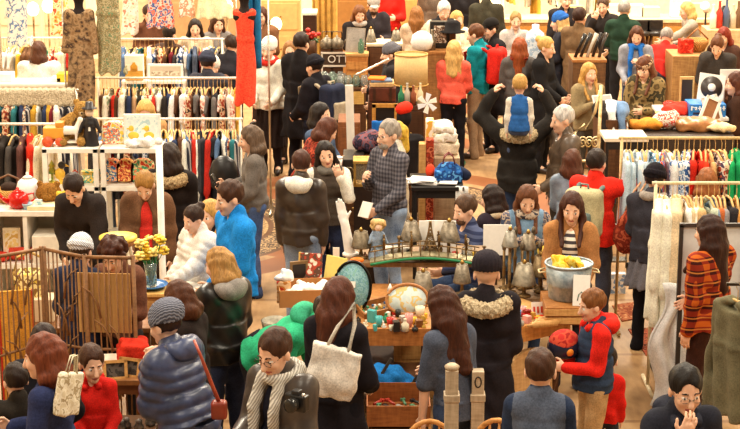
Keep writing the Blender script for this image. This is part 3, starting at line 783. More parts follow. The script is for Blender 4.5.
P['denim_woman'] = person(528, 189, 1.56, 2, 'long haired woman in a denim vest and patterned scarf looking at a small toy', top=('shirt', ('print', '5a5a6a', 'a89484', '3a4258', '8a7468')), vest=('denim', '56789c', '8aa8c4'), hair=('long', '6a3c20'), legs=('denim', '2c3a58', '4a5e84'), arms=('chest', 'chest'), hp=26, scarf=('wrap', ('print', '6a5a50', 'b8a898', '3c3c48')))
P['tan_cardigan'] = person(572, 195, 1.66, -8, 'long haired woman in a tan cardigan over a striped top', top=('cardigan', C('a87446')), under=('stripe', 'efe4d6', '4a4246'), hair=('long', '4a2416'), legs=C('2c2a30'), arms=('low', 'low'), hp=18, slim=0.9)
P['black_beanie'] = person(657, 164, 1.65, 150, 'woman in a black beanie, dark jacket and long grey skirt at the clothes rail', top=('jacket', C('34323a')), hair=('short', '2a1a14'), hat=('beanie', C('17131a')), legs=C('15141a'), skirt=(1.0, .62, .24, C('6a6870')), scarf=('wrap', C('9a9088')), arms=('low', 'far'), hp=12, shoes='5a3220')
P['plaid'] = person(708, 216, 1.7, -134, 'woman with long wavy dark hair in a red and orange plaid jacket', top=('jacket', ('plaid2', 'b8581c', '842a18', '3e1612', 'c87c38')), hair=('wavy', '3a1e14'), slim=1.15, legs=C('3a2018'), arms=('down', 'low'), hp=10)
P['between_rails'] = person(707, 169, 1.57, 176, 'person with brown hair between the two clothes rails', top=('sweater', C('8a5a3c')), hair=('bob', '9a5a2c'), legs=C('3a302c'), arms=('fwd', 'fwd'), hp=12)
P['fur_collar'] = person(487, 253, 1.72, 176, 'person in a long black coat with a thick cream fur collar', top=('longcoat', C('221d22')), hair=('none', '2a1a14'), hat=('slouch', C('2a252c')), fur=('c09a6c', 'f0dcb8'), legs=C('15141a'), arms=('fwd', 'fwd'), hp=14, slim=0.92)
P['tshirt_woman'] = person(437, 288, 1.72, -140, 'long haired person in a navy grey short sleeved top reaching into the crate stall', top=('tshirt', C('4a5060')), hair=('long', '4a2414'), legs=('denim', '222a3c', '3a4660'), arms=(((.14,.3,-1),(0,.3,-1)), 'fwd'), lean=10, hp=22, slim=0.86)
P['tote_woman'] = person(342, 279, 1.79, 148, 'woman with long auburn hair in a black dress carrying a white tote', top=('longcoat', C('1b171c')), hair=('long', '5a2c1a'), legs=C('15131a'), arms=('fwd', 'low'), hp=18, slim=0.84)
P['green_bent'] = person(336, 303, 1.67, 66, 'person in a bright green jacket bending low over the table', top=('jacket', C('2fa878')), hair=('short', '3a2418'), legs=C('24242c'), slim=1.4, lean=58, hp=20, arms=('reach', 'reach'), hood=C('3fa880'))
P['vest_boy'] = person(590, 291, 1.48, -78, 'boy in a navy vest over a red hooded top and khaki trousers', top=('sweater', C('d8261c')), vest=C('2f3d54'), hair=('short', '8a5428'), legs=C('b89468'), hood=C('dc2a1e'), arms=('fwd', 'fwd'), hp=14, slim=0.86)
P['grey_vest_man'] = person(541, 350, 1.74, 172, 'brown haired man in a slate padded waistcoat seen from behind', top=('shirt', C('27334c')), vest=C('525a6c'), hair=('short', '4a2a18'), legs=C('2c2c34'), arms=('fwd', 'fwd'), hp=6, slim=0.84)
P['small_red'] = person(608, 347, 0.95, 165, 'small dark haired child in a red jacket behind the boy in the navy vest', top=('jacket', C('d4241a')), hair=('short', '2c1a12'), legs=C('3a3a44'), arms=('down', 'down'), hp=4)
P['chin_man'] = person(688, 370, 1.76, 8, 'man in black glasses resting his chin on his hand, navy hooded jacket', top=('jacket', C('23242e')), under=C('1c1e2c'), hair=('short', '1c1410'), glasses=True, arms=('low', 'face'), hp=14, hood=C('2a2b36'), legs=C('22222a'), slim=0.92)
# ------------------------------------------------------------------ the middle and the back of the hall
P['brown_puffer'] = person(287, -34, 1.82, -96, 'person in a brown quilted jacket and jeans beyond the dark coated man', top=('puffer', S_('5a4230')), hair=('short', '3a2418'), legs=('denim', '34405c', '5a6a8a'), arms=('low', 'low'))
P['white_hat_woman'] = person(268, 39, 1.68, -18, 'woman in a white knitted hat, red scarf and cream coat', top=('jacket', C('ece0d2')), hair=('short', '8a4a28'), hat=('slouch', ('knit', 'e6ddd2', 'fffaf2')), scarf=('wrap', C('b8281e')), legs=C('241c1c'), skirt=(1.0, .35, .2, C('2c211e')), arms=('low', 'low'), hp=8)
P['face_behind'] = person(290, 42, 1.58, 2, 'woman with light brown hair half hidden behind the man in the long dark coat', top=('jacket', C('7a5a42')), hair=('bob', '9a6a3a'), legs=C('3a302c'), arms=('fwd', 'fwd'))
P['dark_coat_man'] = person(302, 33, 1.82, 152, 'man with dark hair in a long dark coat', top=('coat', C('1c181a')), hair=('short', '2c1a12'), legs=C('1c1b22'), arms=('low', 'fwd'), hp=10)
P['backpack_boy'] = person(313, 55, 1.66, -128, 'boy in a black beanie and dark jacket wearing a backpack', top=('jacket', C('1d1a20')), hair=('short', '2a1a14'), hat=('beanie', C('1a181e')), legs=C('1f2334'), arms=('low', 'low'), hp=10)
P['vendor'] = person(360, 7, 1.65, 12, 'woman with brown hair and a pale scarf behind the jar stall', top=('jacket', C('241f20')), hair=('bob', '7a4824'), scarf=('wrap', C('a8a098')), legs=C('242226'), arms=('fwd', 'fwd'), hp=24)
P['cap_beard'] = person(374, -4, 1.75, 6, 'bearded man in a grey flat cap looking down', top=('jacket', C('322c30')), hair=('short', '4a3424'), beard='5a4030', hat=('cap', C('a49c94')), legs=C('28262a'), arms=('fwd', 'fwd'), hp=22)
P['red_top'] = person(390, -22, 1.72, -8, 'person in a bright red sweater at the top of the aisle', top=('sweater', C('cc241a')), hair=('short', '4a2c1c'), legs=C('2c2a30'), arms=('fwd', 'fwd'))
P['long_hair_beige'] = person(417, 7, 1.64, 172, 'woman with long light brown hair in a beige coat', top=('jacket', C('cbb298')), hair=('long', '9a6230'), legs=C('4a3c34'), arms=('fwd', 'fwd'), hp=14)
P['old_man'] = person(445, 3, 1.79, 14, 'white haired man in a pale shirt and dark waistcoat looking down', top=('shirt', C('dccdb8')), vest=C('2a2628'), hair=('short', 'dcd6d0'), legs=C('3a3634'), arms=('fwd', 'low'), hp=26)
P['blonde_back'] = person(458, 12, 1.59, 30, 'blonde woman in a cream top next to the white haired man', top=('sweater', C('e6d6be')), hair=('bob', 'd8ac62'), legs=C('4a403c'), arms=('fwd', 'fwd'), hp=12)
P['grey_brown_coat'] = person(434, -26, 1.80, 170, 'person in a grey brown coat behind the white haired man', top=('coat', C('6a584a')), hair=('short', '4a3020'), legs=C('2c2a2e'))
P['black_coat_far'] = person(463, -24, 1.80, 176, 'person in a black coat far up the aisle', top=('coat', C('221e20')), hair=('short', '2a1a14'), legs=C('201e22'))
P['green_black_far'] = person(487, -14, 1.78, 178, 'person in a dark green brown coat far up the aisle', top=('coat', C('3c382c')), hair=('short', '3a2618'), legs=C('28262a'))
P['coral'] = person(454, 41, 1.62, 176, 'blonde woman in a coral sweater and black leggings seen from behind', top=('sweater', C('f2604e')), hair=('half', 'dcae68'), legs=C('17151a'), arms=('fwd', 'low'), hp=6, shoes='1f7a5a')
P['teal'] = person(474, 25, 1.74, -112, 'man in a teal jacket and khaki trousers wearing a red rucksack', top=('jacket', C('12828e')), hair=('short', '6a3e20'), legs=C('a08468'), arms=('fwd', 'low'), hp=14)
P['black_cap'] = person(489, 18, 1.76, -66, 'man in a black cap and black coat behind the red rucksack', top=('coat', C('1c181a')), hair=('short', '2a1c14'), hat=('cap', C('1a1614')), legs=C('1a181c'), arms=('low', 'low'), hp=14)
P['pale_woman'] = person(516, 13, 1.62, 2, 'woman in a pale grey top facing the aisle', top=('sweater', C('b4aaa4')), hair=('bun', 'b08850'), legs=C('5a504c'), arms=('fwd', 'low'), hp=10)
P['rust_scarf'] = person(520, 38, 1.64, 172, 'long haired woman in a rust scarf and grey jacket', top=('jacket', C('55504e')), hair=('long', '9a4a22'), scarf=('wrap', ('print', 'a8402a', '6a2a1a', 'c8583c')), legs=C('2a282c'), arms=('low', 'low'))
P['bun_black'] = person(548, 38, 1.70, 66, 'blonde woman with tied hair in a black coat', top=('coat', C('1b191a')), hair=('bun', 'd4a65e'), legs=C('1a181a'), arms=('low', 'low'), hp=12)
P['blue_beanie'] = person(558, 12, 1.67, -96, 'person in a blue knitted hat and dark coat', top=('coat', C('282830')), hair=('bob', 'd8b478'), hat=('beanie', ('knit', '2458a8', '3a74c8')), legs=C('22222a'), arms=('low', 'low'), hp=10)
P['tan_jacket'] = person(580, 8, 1.79, 148, 'dark haired man in a khaki brown jacket', top=('coat', C('6e543a')), hair=('short', '3a2014'), legs=C('2a2a34'), arms=('low', 'low'), hp=4)
P['far_hand'] = person(603, -2, 1.72, -16, 'man in black holding a hand to his mouth', top=('jacket', C('2a2422')), hair=('short', '5a4030'), legs=C('242226'), arms=('low', 'face'), hp=18)
P['tablet_blonde'] = person(590, 64, 1.60, 22, 'blonde woman in an olive beige top holding up a tablet', top=('sweater', C('8a7858')), hair=('long', 'd09c50'), legs=C('4a443c'), arms=('fwd', 'chest'), hp=8)
P['green_sweater'] = person(625, 1, 1.74, 158, 'grey haired man in a dark green sweater', top=('sweater', C('22382a')), hair=('short', 'a8a09a'), legs=C('28282c'), arms=('fwd', 'low'), hp=14, slim=1.12)
P['blue_scarf'] = person(637, 28, 1.64, -8, 'brown haired woman in a long blue scarf and grey top', top=('sweater', C('8a8a92')), hair=('bob', '5a321c'), scarf=('tails', C('2464b4')), legs=('denim', '34405e', '5a6a90'), arms=('chest', 'low'), hp=22)
P['red_bent'] = person(668, 30, 1.68, 158, 'grey haired person in a dark red sweater leaning over a stall', top=('sweater', C('b0241c')), hair=('short', 'a09890'), legs=C('2c2a34'), lean=40, hp=24, arms=('reach', 'reach'))
P['far_blonde'] = person(685, 3, 1.62, -84, 'blonde woman in a grey cardigan near the back counter', top=('sweater', C('a09488')), hair=('bob', 'e0b870'), legs=C('5a504a'), arms=('far', 'fwd'), lean=14, hp=10)
P['camo'] = person(643, 57, 1.72, -34, 'person in a camouflage jacket and patterned headband looking down', top=('jacket', ('camo', '5a4a30', '8a744c', '3a3424', '6e5c3c')), hair=('long', '6a3a20'), hat=('band', ('print', '6a4a3a', 'b89878', '3a2c28')), legs=C('2c2c30'), arms=('fwd', 'low'), hp=24)
P['dark_browser'] = person(717, 39, 1.66, -18, 'woman in a charcoal coat browsing the record stall', top=('coat', C('3a3430')), hair=('bun', '6a3c1e'), legs=C('2a2628'), arms=('fwd', 'low'), lean=14, hp=26)
P['red_haired'] = person(723, 29, 1.64, -30, 'red haired woman in brown behind the record stall', top=('jacket', C('4a3026')), hair=('bob', '8a2c18'), legs=C('2a2424'), arms=('low', 'low'), hp=22)
P['edge_brown'] = person(735, 73, 1.70, -94, 'person with brown hair and a dark brown coat beside the record sleeves', top=('jacket', C('3a241a')), hair=('bob', '5a2c18'), legs=C('2a201c'), arms=('low', 'low'), hp=10)
P['white_fleece'] = person(39, 42, 1.62, 176, 'brown haired person in a white fleece seen from behind', top=('jacket', C('f6f0e8')), hair=('bob', '5a321c'), legs=C('4a4240'), arms=('fwd', 'fwd'), slim=1.3, hp=14)
P['brown_far'] = person(149, 6, 1.68, 24, 'person in a dark brown jacket behind the hanging coral scarf', top=('jacket', C('5a3624')), hair=('short', '3a2014'), legs=C('3a2c28'), arms=('fwd', 'fwd'), hp=12)
P['dark_face'] = person(195, 20, 1.65, 6, 'dark haired woman in a cream jacket among the far rails', top=('jacket', C('cdb89c')), hair=('bob', '241610'), legs=C('3a3030'), arms=('low', 'low'), hp=10)
P['grey_far'] = person(218, 16, 1.64, 24, 'brown haired woman in a grey coat among the far rails', top=('jacket', C('77706c')), hair=('bob', '4a2818'), legs=C('3a3432'), arms=('fwd', 'low'), hp=14)
P['navy_far_hat'] = person(208, 51, 1.70, 168, 'person in a navy knitted hat facing the middle rail', top=('jacket', C('3a3a44')), hair=('short', '2a1a14'), hat=('beanie', C('2e3140')), legs=C('242228'), arms=('fwd', 'fwd'))
P['white_cap_far'] = person(213, 57, 1.54, 12, 'person in a cream knitted hat just behind the middle rail', top=('jacket', C('6a4a3a')), hair=('short', '8a5a34'), hat=('beanie', ('knit', 'e8dccb', 'fffaf0')), legs=C('3a302c'), arms=('fwd', 'fwd'), hp=16)
P['dark_far'] = person(232, 36, 1.66, 170, 'person in a black jacket bending near the red dress', top=('jacket', C('26242a')), hair=('short', '3a2418'), legs=C('1e1c22'), lean=14, hp=10, arms=('fwd', 'fwd'))
P['dark_left_scarf'] = person(261, 8, 1.68, -10, 'brown haired person half hidden by the blue green drape', top=('jacket', C('7a5238')), hair=('bob', '5a301a'), legs=C('3a2a24'), arms=('fwd', 'fwd'))
P['grey_beanie_profile'] = person(389, 43, 1.66, -84, 'man in a grey knitted hat beside the big lampshade', top=('jacket', C('2a2628')), hair=('short', '5a3c28'), hat=('beanie', ('knit', '55535a', '7a7880')), legs=C('28262a'), arms=('low', 'fwd'), hp=8)
P['far_left_brown'] = person(170, 26, 1.63, 150, 'dark haired shopper behind the far clothes rail', top=('jacket', C('4a3830')), hair=('short', '241610'), legs=C('2c2626'), arms=('fwd', 'fwd'))
P['far_seated_dark'] = person(566, -8, 1.72, 8, 'person in black at the back wall near the hanging clothes', top=('jacket', C('2a2628')), hair=('short', '3a2418'), legs=C('242226'))
# ================================================================== clothes rails and what hangs on them
_GP = {}
def garment_proto(kind):
    """returns (cloth mesh, hanger mesh): hangs below z = 0, shoulders along local y"""
    if kind in _GP: return _GP[kind]
    L, w, slv, fl = {'shirt': (.74, .21, .52, .02), 'jacket': (.78, .22, .60, .03), 'dress': (1.12, .18, .16, .10), 'longdress': (1.48, .19, .0, .14), 'blouse': (.66, .20, .30, .05), 'coat': (1.0, .23, .62, .05), 'skirt': (.8, .13, 0, .1), 'trousers': (1.0, .15, 0, 0)}[kind]
    th = .034 if kind not in ('jacket', 'coat') else .055
    S = SDF(); E3 = np.eye(3)
    if kind not in ('skirt', 'trousers'):
        S.cap((0, -w + .04, -.195), (0, -.05, -.13), th * .7, th * .8, k=.03); S.cap((0, w - .04, -.195), (0, .05, -.13), th * .7, th * .8, k=.03)
        S.fru((0, 0, -.20), (0, 0, -.5), (th, w), (th * 1.15, w * .95), k=.03); S.fru((0, 0, -.48), (0, 0, -L - .1), (th * 1.15, w * .95), (th * 1.5, w + fl), k=.03)
        S.ell((0, 0, -.09), (.06, .06, .04), sub=True)
        if slv:
            for sd in (-1, 1): S.cap((0, sd * (w - .03), -.20), (sd * .01, sd * (w + .035), -.18 - slv), .045, .034, k=.015)
    else:
        S.fru((0, 0, -.10), (0, 0, -L), (.03, w), (.045, w + fl), k=.01)
    h = .017
    rr = random.Random(len(_GP) + 3); a, b = rr.uniform(0, 6), rr.uniform(0, 6)
    v, q, mi = S.mesh(h, lambda X, Y, Z: np.sin(34 * Y + a + 1.5 * np.sin(4 * Z)) * np.clip(-Z * 1.6, .2, 1) + .15 * np.sin(21 * Z + 9 * Y + b), .014)
    me = raw_mesh('garment', v, q, [M('cloth', 'ffffff')], mi)
    g = G(); g.tube([(0, 0, -.10), (0, 0, -.03), (0, .018, -.012), (0, .022, .012), (0, 0, .028), (0, -.020, .014)], .003, 5)
    g.tube([(0, -w + .04, -.165), (0, -.05, -.105), (0, .05, -.105), (0, w - .04, -.165)], .010, 6)
    ho = g.build('hanger', M('wood', 'd8a860', 'e8c080')); hm = ho.data; bpy.data.objects.remove(ho)
    _GP[kind] = (me, hm); return _GP[kind]
def hang(kind, mat, loc, rz, label, group, scale=1.0, squash=1.0, name=None):
    me, hm = garment_proto(kind)
    root = thing(name or {'longdress': 'dress'}.get(kind, kind), label, {'longdress': 'dress'}.get(kind, kind), loc, rz, group)
    c = link(bpy.data.objects.new('cloth', me)); c.parent = root; c.scale = (squash, 1, scale)
    c.material_slots[0].link = 'OBJECT'; c.material_slots[0].material = mat
    h = link(bpy.data.objects.new('hanger', hm)); h.parent = root
    return root
def clothes_rail(name, p0, p1, label, feet=True, m=None, r=.014, up=(True, True), bar_ext=.03):
    p0, p1 = Vector(p0), Vector(p1); o = (p0 + p1) / 2; o.z = 0; d = (p1 - p0); L = d.length; rz = math.atan2(d.y, d.x)
    m = m or M('metal', 'd0c8ba'); t = thing(name, label, 'clothes rail', o, rz); z = p0.z
    G().tube([(-L / 2 - bar_ext, 0, z), (L / 2 + bar_ext, 0, z)], r, 8).build('bar', m, t)
    for k, sd in enumerate((-1, 1)):
        if up[k]:
            G().tube([(sd * L / 2, 0, .04), (sd * L / 2, 0, z + r)], r, 8).build('upright', m, t)
            if feet: G().tube([(sd * L / 2, -.26, .025), (sd * L / 2, .26, .025)], r * 1.2, 8).build('foot', m, t)
    return t
def fill_rail(p0, p1, items, rail, group, seed=1, spread=1.0, jitter=.25, scale=1.0, ends=(.02, .98), sq=.8):
    """items: (colour word, kind, material, repeat)"""
    rr = random.Random(seed); p0, p1 = Vector(p0), Vector(p1); d = p1 - p0; base = math.atan2(d.y, d.x)
    seq = []
    for it in items: seq += [it] * (it[3] if len(it) > 3 else 1)
    n = len(seq)
    for i, it in enumerate(seq):
        f = ends[0] + (ends[1] - ends[0]) * (i + .5 + rr.uniform(-jitter, jitter)) / n
        p = p0 + d * f; p.z -= .016
        hang(it[1], M(*it[2]), p, base + R(rr.uniform(-14, 14)), f'{it[0]} {dict(longdress="dress").get(it[1], it[1])} hanging on {rail}, {ORD[i]} from its left end', group, scale * rr.uniform(.93, 1.05), sq * rr.uniform(.85, 1.15))
def W(u0, u1, v, z): return at(u0, v, z), at(u1, v, z)
def WY(u0, u1, v, y): return aty(u0, v, y), aty(u1, v, y)
cl = lambda *c: ('cloth', *c)
# right front rail: cream dresses and blouses to the floor
RA = W(656, 748, 183, 1.75)
clothes_rail('clothes_rail', RA[0], RA[1], 'white tubular clothes rail of cream dresses beside the plaid jacket', m=M('wood', 'e0c898', 'f0e2c0'))
fill_rail(RA[0], RA[1], [('cream', 'coat', cl('f2e4cc'), 2), ('ivory', 'longdress', cl('f6eddc'), 1), ('beige', 'coat', cl('dcc4a0'), 1), ('ivory', 'dress', cl('f8f0e2'), 1), ('oatmeal', 'dress', cl('d2b890'), 1), ('cream lace', 'dress', ('print', 'f2e6d0', 'e0cca8', 'f6eee0'), 1),
    ('tan', 'blouse', cl('c8a474'), 1), ('sage', 'blouse', cl('a8b09c'), 1), ('slate blue', 'blouse', cl('6a8098'), 1), ('rust', 'blouse', cl('a85a30'), 1), ('grey', 'blouse', cl('8a8688'), 1), ('black', 'blouse', cl('2a2628'), 1), ('caramel', 'blouse', cl('c88a4a'), 1), ('teal', 'blouse', cl('5a8a90'), 1)],
    'the right front rail', 'clothes on the right front rail', 4, sq=1.0)
# the long ivory gown that trails on the floor
p = at(675, 388); p.y = RA[0].y - .34
def gown(u, v):
    a = (u - .5); zz = 1.0 - v * 1.0
    return (a * (.40 + .18 * v) + .05 * math.sin(9 * v + 3 * u), .05 * math.sin(u * 22 + 2 * v) * (.3 + v) - .14 * v * v, zz + .012)
single('white_drape', G().sheet(gown, 30, 16, .02), M('cloth', 'ffffff'), 'long white cloth trailing to the floor from the right front rail', 'cloth', (p.x, p.y, 0))
# right back rail
RB = W(622, 748, 138, 1.78)
clothes_rail('clothes_rail', RB[0], RB[1], 'brass coloured clothes rail of patterned shirts behind the cream dresses', m=M('wood', 'c8a468', 'e8cc98'))
pb = ('print', '7a98b8', 'e8e4e0', '4a6a98', 'c8d4e0')
fill_rail(RB[0], RB[1], [('pale blue', 'shirt', cl('b8ccd8'), 2), ('pale striped', 'shirt', ('vstripe', 'c4d4e0', 'e8e8e8'), 1), ('grey blue', 'shirt', cl('a8b8c4'), 2), ('white and sky blue', 'shirt', ('print', 'd8e4ec', '6a9cc0', 'f2f2f0'), 2), ('rainbow trimmed', 'shirt', ('vstripe', 'd84a30', '3a78a8'), 1), ('white', 'shirt', cl('e8e4de'), 1),
    ('blue floral', 'blouse', pb, 3), ('navy and white', 'shirt', ('print', '2c4a7c', 'dfe4ea', '5a7aa8'), 1), ('red', 'blouse', cl('cc2c1c'), 2), ('scarlet', 'shirt', cl('d8381e'), 1), ('tan', 'shirt', cl('c8a06c'), 1), ('red print', 'blouse', ('print', 'a8302a', 'e0d0c0', '4a3a50', 'c86a4a'), 2), ('brown print', 'blouse', ('print', '6a4a38', 'd8c0a0', '9a3a2a'), 1), ('emerald', 'shirt', cl('1c9858'), 1), ('green', 'jacket', cl('178a50'), 1), ('black', 'jacket', cl('2a2a2c'), 1)],
    'the right back rail', 'clothes on the right back rail', 9)
# olive coats at the bottom right
q0, q1 = at(731, 284, 1.60), at(757, 284, 1.60)
clothes_rail('coat_rail', q0 + Vector((0, 0, .0)), q1 + Vector((.25, 0, 0)), 'short clothes rail of olive coats close to the right edge', m=M('metal', '4a443c'), up=(False, True))
for i, (f, col, w_) in enumerate(((.12, '6a644c', 'olive'), (.40, '4e4a38', 'dark olive'), (.66, '66604a', 'faded olive'), (.9, '55503e', 'brown olive'))):
    p = q0 + (q1 + Vector((.25, 0, 0)) - q0) * f; p.z -= .016
    hang('coat', M('cloth', col), p, R(26 - 5 * i), f'{w_} coat hanging on the short coat rail, {ORD[i]} from its left end', 'olive coats on the short rail', .84, 1.1)
# left side rails, front to back
RC = WY(88, 240, 119, 17.3)
clothes_rail('clothes_rail', RC[0], RC[1], 'white clothes rail of dark patterned clothes behind the white toy shelves', m=M('paint', 'e8e0d0'))
dk = [('black', cl('242226')), ('red', cl('b82c22')), ('navy', cl('2a3450')), ('grey', cl('6a6664')), ('blue print', ('print', '2c4674', 'c8ccd4', '3c5c8c')), ('brown', cl('5a3c2a')), ('white', cl('e6dfd4')), ('rust print', ('print', '8a3c28', 'd0b090', '3c2c2c')),
      ('charcoal', cl('3c3a3e')), ('dark striped', ('vstripe', '2c2c38', 'a8a4a0')), ('slate', cl('4c566a')), ('burgundy', cl('6a2028')), ('teal', cl('2c6a70')), ('cream print', ('print', 'd8ccb8', '8a5a40', '3c4a64')), ('denim blue', ('denim', '3c5478', '6a86ac')), ('mustard', cl('b08830'))]
lt = [('cream', cl('efe2cc')), ('white', cl('f4efe6')), ('beige', cl('d8c0a0')), ('red', cl('c83020')), ('pink print', ('print', 'e0a898', 'f2e6da', 'b85a4a')), ('black', cl('2c2826')), ('tan', cl('b8906a')), ('yellow', cl('e0b850')), ('sage print', ('print', '8a9878', 'd8d0b8', '5a6a58'))]
def pick(pal, n, seed, kinds):
    rr = random.Random(seed); out = []; last = None
    for i in range(n):
        c = rr.choice([x for x in pal if x[0] != last]); last = c[0]; out.append((c[0], rr.choice(kinds), c[1], 1))
    return out
fill_rail(RC[0], RC[1], pick(dk, 44, 5, ['dress', 'blouse', 'shirt', 'dress']), 'the left middle rail', 'clothes on the left middle rail', 11)
RD = WY(-6, 70, 124, 17.0)
clothes_rail('clothes_rail', RD[0], RD[1], 'white clothes rail with a red and black jacket left of the toy shelves', m=M('paint', 'eee6d8'))
fill_rail(RD[0], RD[1], [('dark brown', 'jacket', cl('3c2a20'), 1), ('black', 'jacket', cl('28221e'), 1), ('charcoal', 'shirt', cl('4a4440'), 1), ('plum', 'jacket', cl('5c3c38'), 1), ('red and black', 'jacket', cl('d0301e'), 1), ('cream', 'shirt', cl('e8d8bc'), 2), ('beige', 'blouse', cl('d8c4a0'), 1)], 'the toy shelf rail', 'clothes on the rail beside the toy shelves', 3, ends=(.02, .8))
RE = WY(-6, 76, 90, 19.2)
clothes_rail('clothes_rail', RE[0], RE[1], 'clothes rail of dark coats with a fringed shawl along its top')
fill_rail(RE[0], RE[1], pick(dk, 20, 21, ['jacket', 'dress', 'coat']), 'the fringed left rail', 'clothes on the fringed left rail', 12)
def shawl(u, v):
    L = (RE[1] - RE[0]).length; s_ = v * .30 - .10
    return ((u - .5) * L, -.03 - .10 * (1 if s_ > 0 else -s_ * -6) if s_ > 0 else -.03 + s_ * .3, .03 - max(0, s_) * .95 + .006 * math.sin(u * 90))
single('fringed_shawl', G().sheet(shawl, 70, 8, .012), M('fur', 'c8a878', 'f4e8cc'), 'cream fringed shawl draped along the top of the left rail', 'shawl', (RE[0] + RE[1]) / 2)
RF = WY(-6, 73, 38, 22.8)
clothes_rail('clothes_rail', RF[0], RF[1], 'far left clothes rail of white clothes behind the white fleece', m=M('paint', 'f0e8dc'))
fill_rail(RF[0], RF[1], [('white', 'dress', cl('f4efe6'), 4), ('cream', 'dress', cl('efe2cc'), 1), ('yellow', 'shirt', cl('d8b040'), 1), ('brown', 'jacket', cl('6a4a34'), 2), ('white', 'shirt', cl('eee8de'), 2), ('green', 'dress', cl('2c8a6a'), 1), ('coral print', 'dress', ('print', 'd85a48', 'f0d8c8', 'a83a30'), 1), ('red print', 'blouse', ('print', 'c82c20', 'e8c8b0', '8a2018'), 1), ('cream', 'blouse', cl('e8dcc4'), 2), ('red', 'dress', cl('b02a24'), 1)], 'the far left rail', 'clothes on the far left rail', 17)
RG = WY(98, 240, 78, 20.0)
tG = clothes_rail('clothes_rail', RG[0], RG[1], 'pale clothes rail below the framed white sign', m=M('paint', 'efe6d4'))
fill_rail(RG[0], RG[1], pick(dk[:8] + lt, 36, 33, ['dress', 'shirt', 'blouse']), 'the rail below the framed sign', 'clothes on the rail below the framed sign', 18)
RH = WY(118, 222, 39, 23.0)
clothes_rail('clothes_rail', RH[0], RH[1], 'far clothes rail behind the framed white sign', m=M('paint', 'efe6d4'))
fill_rail(RH[0], RH[1], pick(dk + lt[:4], 22, 40, ['dress', 'shirt', 'jacket']), 'the far middle rail', 'clothes on the far middle rail', 19)
# tall display rails that carry the long dresses high above the crowd
T1 = (aty(62, 0, 19.6), aty(268, 0, 19.6)); z1 = 2.80
a, b = Vector((T1[0].x, 19.6, z1)), Vector((T1[1].x, 19.6, z1))
clothes_rail('display_rail', a, b, 'tall display rail carrying long dresses above the left clothes rails', r=.012)
T2 = (aty(-2, 0, 22.3), aty(236, 0, 22.3)); z2 = 2.75
a2, b2 = Vector((T2[0].x, 22.3, z2)), Vector((T2[1].x, 22.3, z2))
clothes_rail('display_rail', a2, b2, 'tall display rail at the back left carrying a coral print dress', r=.012)
def long_dress(name, u, vb, y, zt, w, mat, label, cat='dress', flare=1.0, sleeves=False, bust=None, seed=1, lean=0.0):
    """a dress on display seen from the front, from the rail at zt down to image row vb"""
    pb_ = aty(u, vb, y); L = zt - .10 - pb_.z
    t = thing(name, label, cat, (pb_.x, y, zt), 0)
    S = SDF(); w2 = w / 2
    S.cap((-w2 * .62, 0, -.20), (w2 * .62, 0, -.20), .05, k=.03); S.fru((0, 0, -.18), (0, 0, -.5), (w2 * .86, .085), (w2 * .68, .075), k=.03)
    S.fru((0, 0, -.48), (0, 0, -L - .1), (w2 * .70, .075), (w2 * flare, .10 * flare), k=.04)
    S.ell((0, .0, -.12), (.07, .12, .10), sub=True)
    if sleeves:
        for sd in (-1, 1): S.cap((sd * w2 * .7, 0, -.2), (sd * w2 * 1.05, -.02, -.62), .05, .04, k=.02)
    rr = random.Random(seed); ph = rr.uniform(0, 6)
    sdf_obj('cloth', S, .016, mat, t, lambda X, Y, Z: np.sin(46 * X + ph + 2 * np.sin(3 * Z)) * np.clip(-Z - .2, 0, 1), .018)
    if bust:
        B = SDF(); B.cap((0, 0, -.22), (0, 0, -.02), .045, .05, k=.02); B.ell((0, 0, .02), (.075, .085, .10), k=.03); B.ell((0, 0, -.24), (.13, .08, .08), k=.05)
        sdf_obj('bust', B, .014, bust, t)
    else: G().tube([(0, 0, -.14), (0, 0, -.03), (.018, 0, -.01), (.02, 0, .012), (0, 0, .03)], .004, 5).build('hook', M('metal', 'b0a898'), t)
    G().tube([(-w2 * .6, 0, -.20), (0, 0, -.14), (w2 * .6, 0, -.20)], .008, 5).build('hanger', M('wood', 'c89a5c'), t)
    return t
BL = M('cloth', '2a2220')
long_dress('long_dress', 83, 108, 19.6, 2.50, .34, M('camo', '8a6c4c', '9c8060', '7a6248', '4c3c32', scale=1.7), 'long mottled brown dress on a dark bust form above the left rails', flare=.95, sleeves=True, bust=BL, seed=2)
long_dress('long_dress', 110, 73, 19.7, 2.78, .34, M('print', '8a8460', 'b8ac88', '7a7858', 'a08a60', '5c8a6a', scale=1.6), 'long grey green floral dress beside the mottled brown dress', flare=1.0, seed=3)
long_dress('long_dress', 246, 104, 19.5, 2.52, .26, M('print', 'e0402c', 'e8583c', 'd83424', scale=3), 'bright coral red lace dress on a dark bust form', flare=1.1, bust=BL, seed=4)
t = aty(254, 70, 19.75)
single('drape', G().sheet(lambda u, v: ((u - .5) * .16, .03 * math.sin(u * 14), -v * (2.78 - t.z)), 12, 10, .02), M('cloth', '1f6ea0'), 'long blue green cloth hanging beside the coral red lace dress', 'cloth', (t.x, 19.75, 2.80))
long_dress('dress', 160, 27, 22.3, 2.74, .34, M('print', 'e05a48', 'f2c8b8', '4a6aa0', 'e8806a'), 'coral and blue print dress hanging over the far rails', flare=1.15, seed=6)
long_dress('dress', 214, 18, 22.3, 2.74, .42, M('cloth', 'eeddb4'), 'pale cream pleated dress hanging high at the back', flare=1.2, seed=7)
long_dress('dress', 18, 45, 22.4, 2.74, .34, M('print', 'ece4da', 'ece4da', '6a88b0', 'f2ece4'), 'white dress with blue scroll pattern hanging at the far left', flare=1.0, seed=8)
long_dress('dress', 131, 34, 22.3, 2.74, .24, M('print', 'eedcc4', 'f4ece0', 'd88a70'), 'pale dress with a faint coral print beside the grey green floral dress', flare=1.0, seed=9)
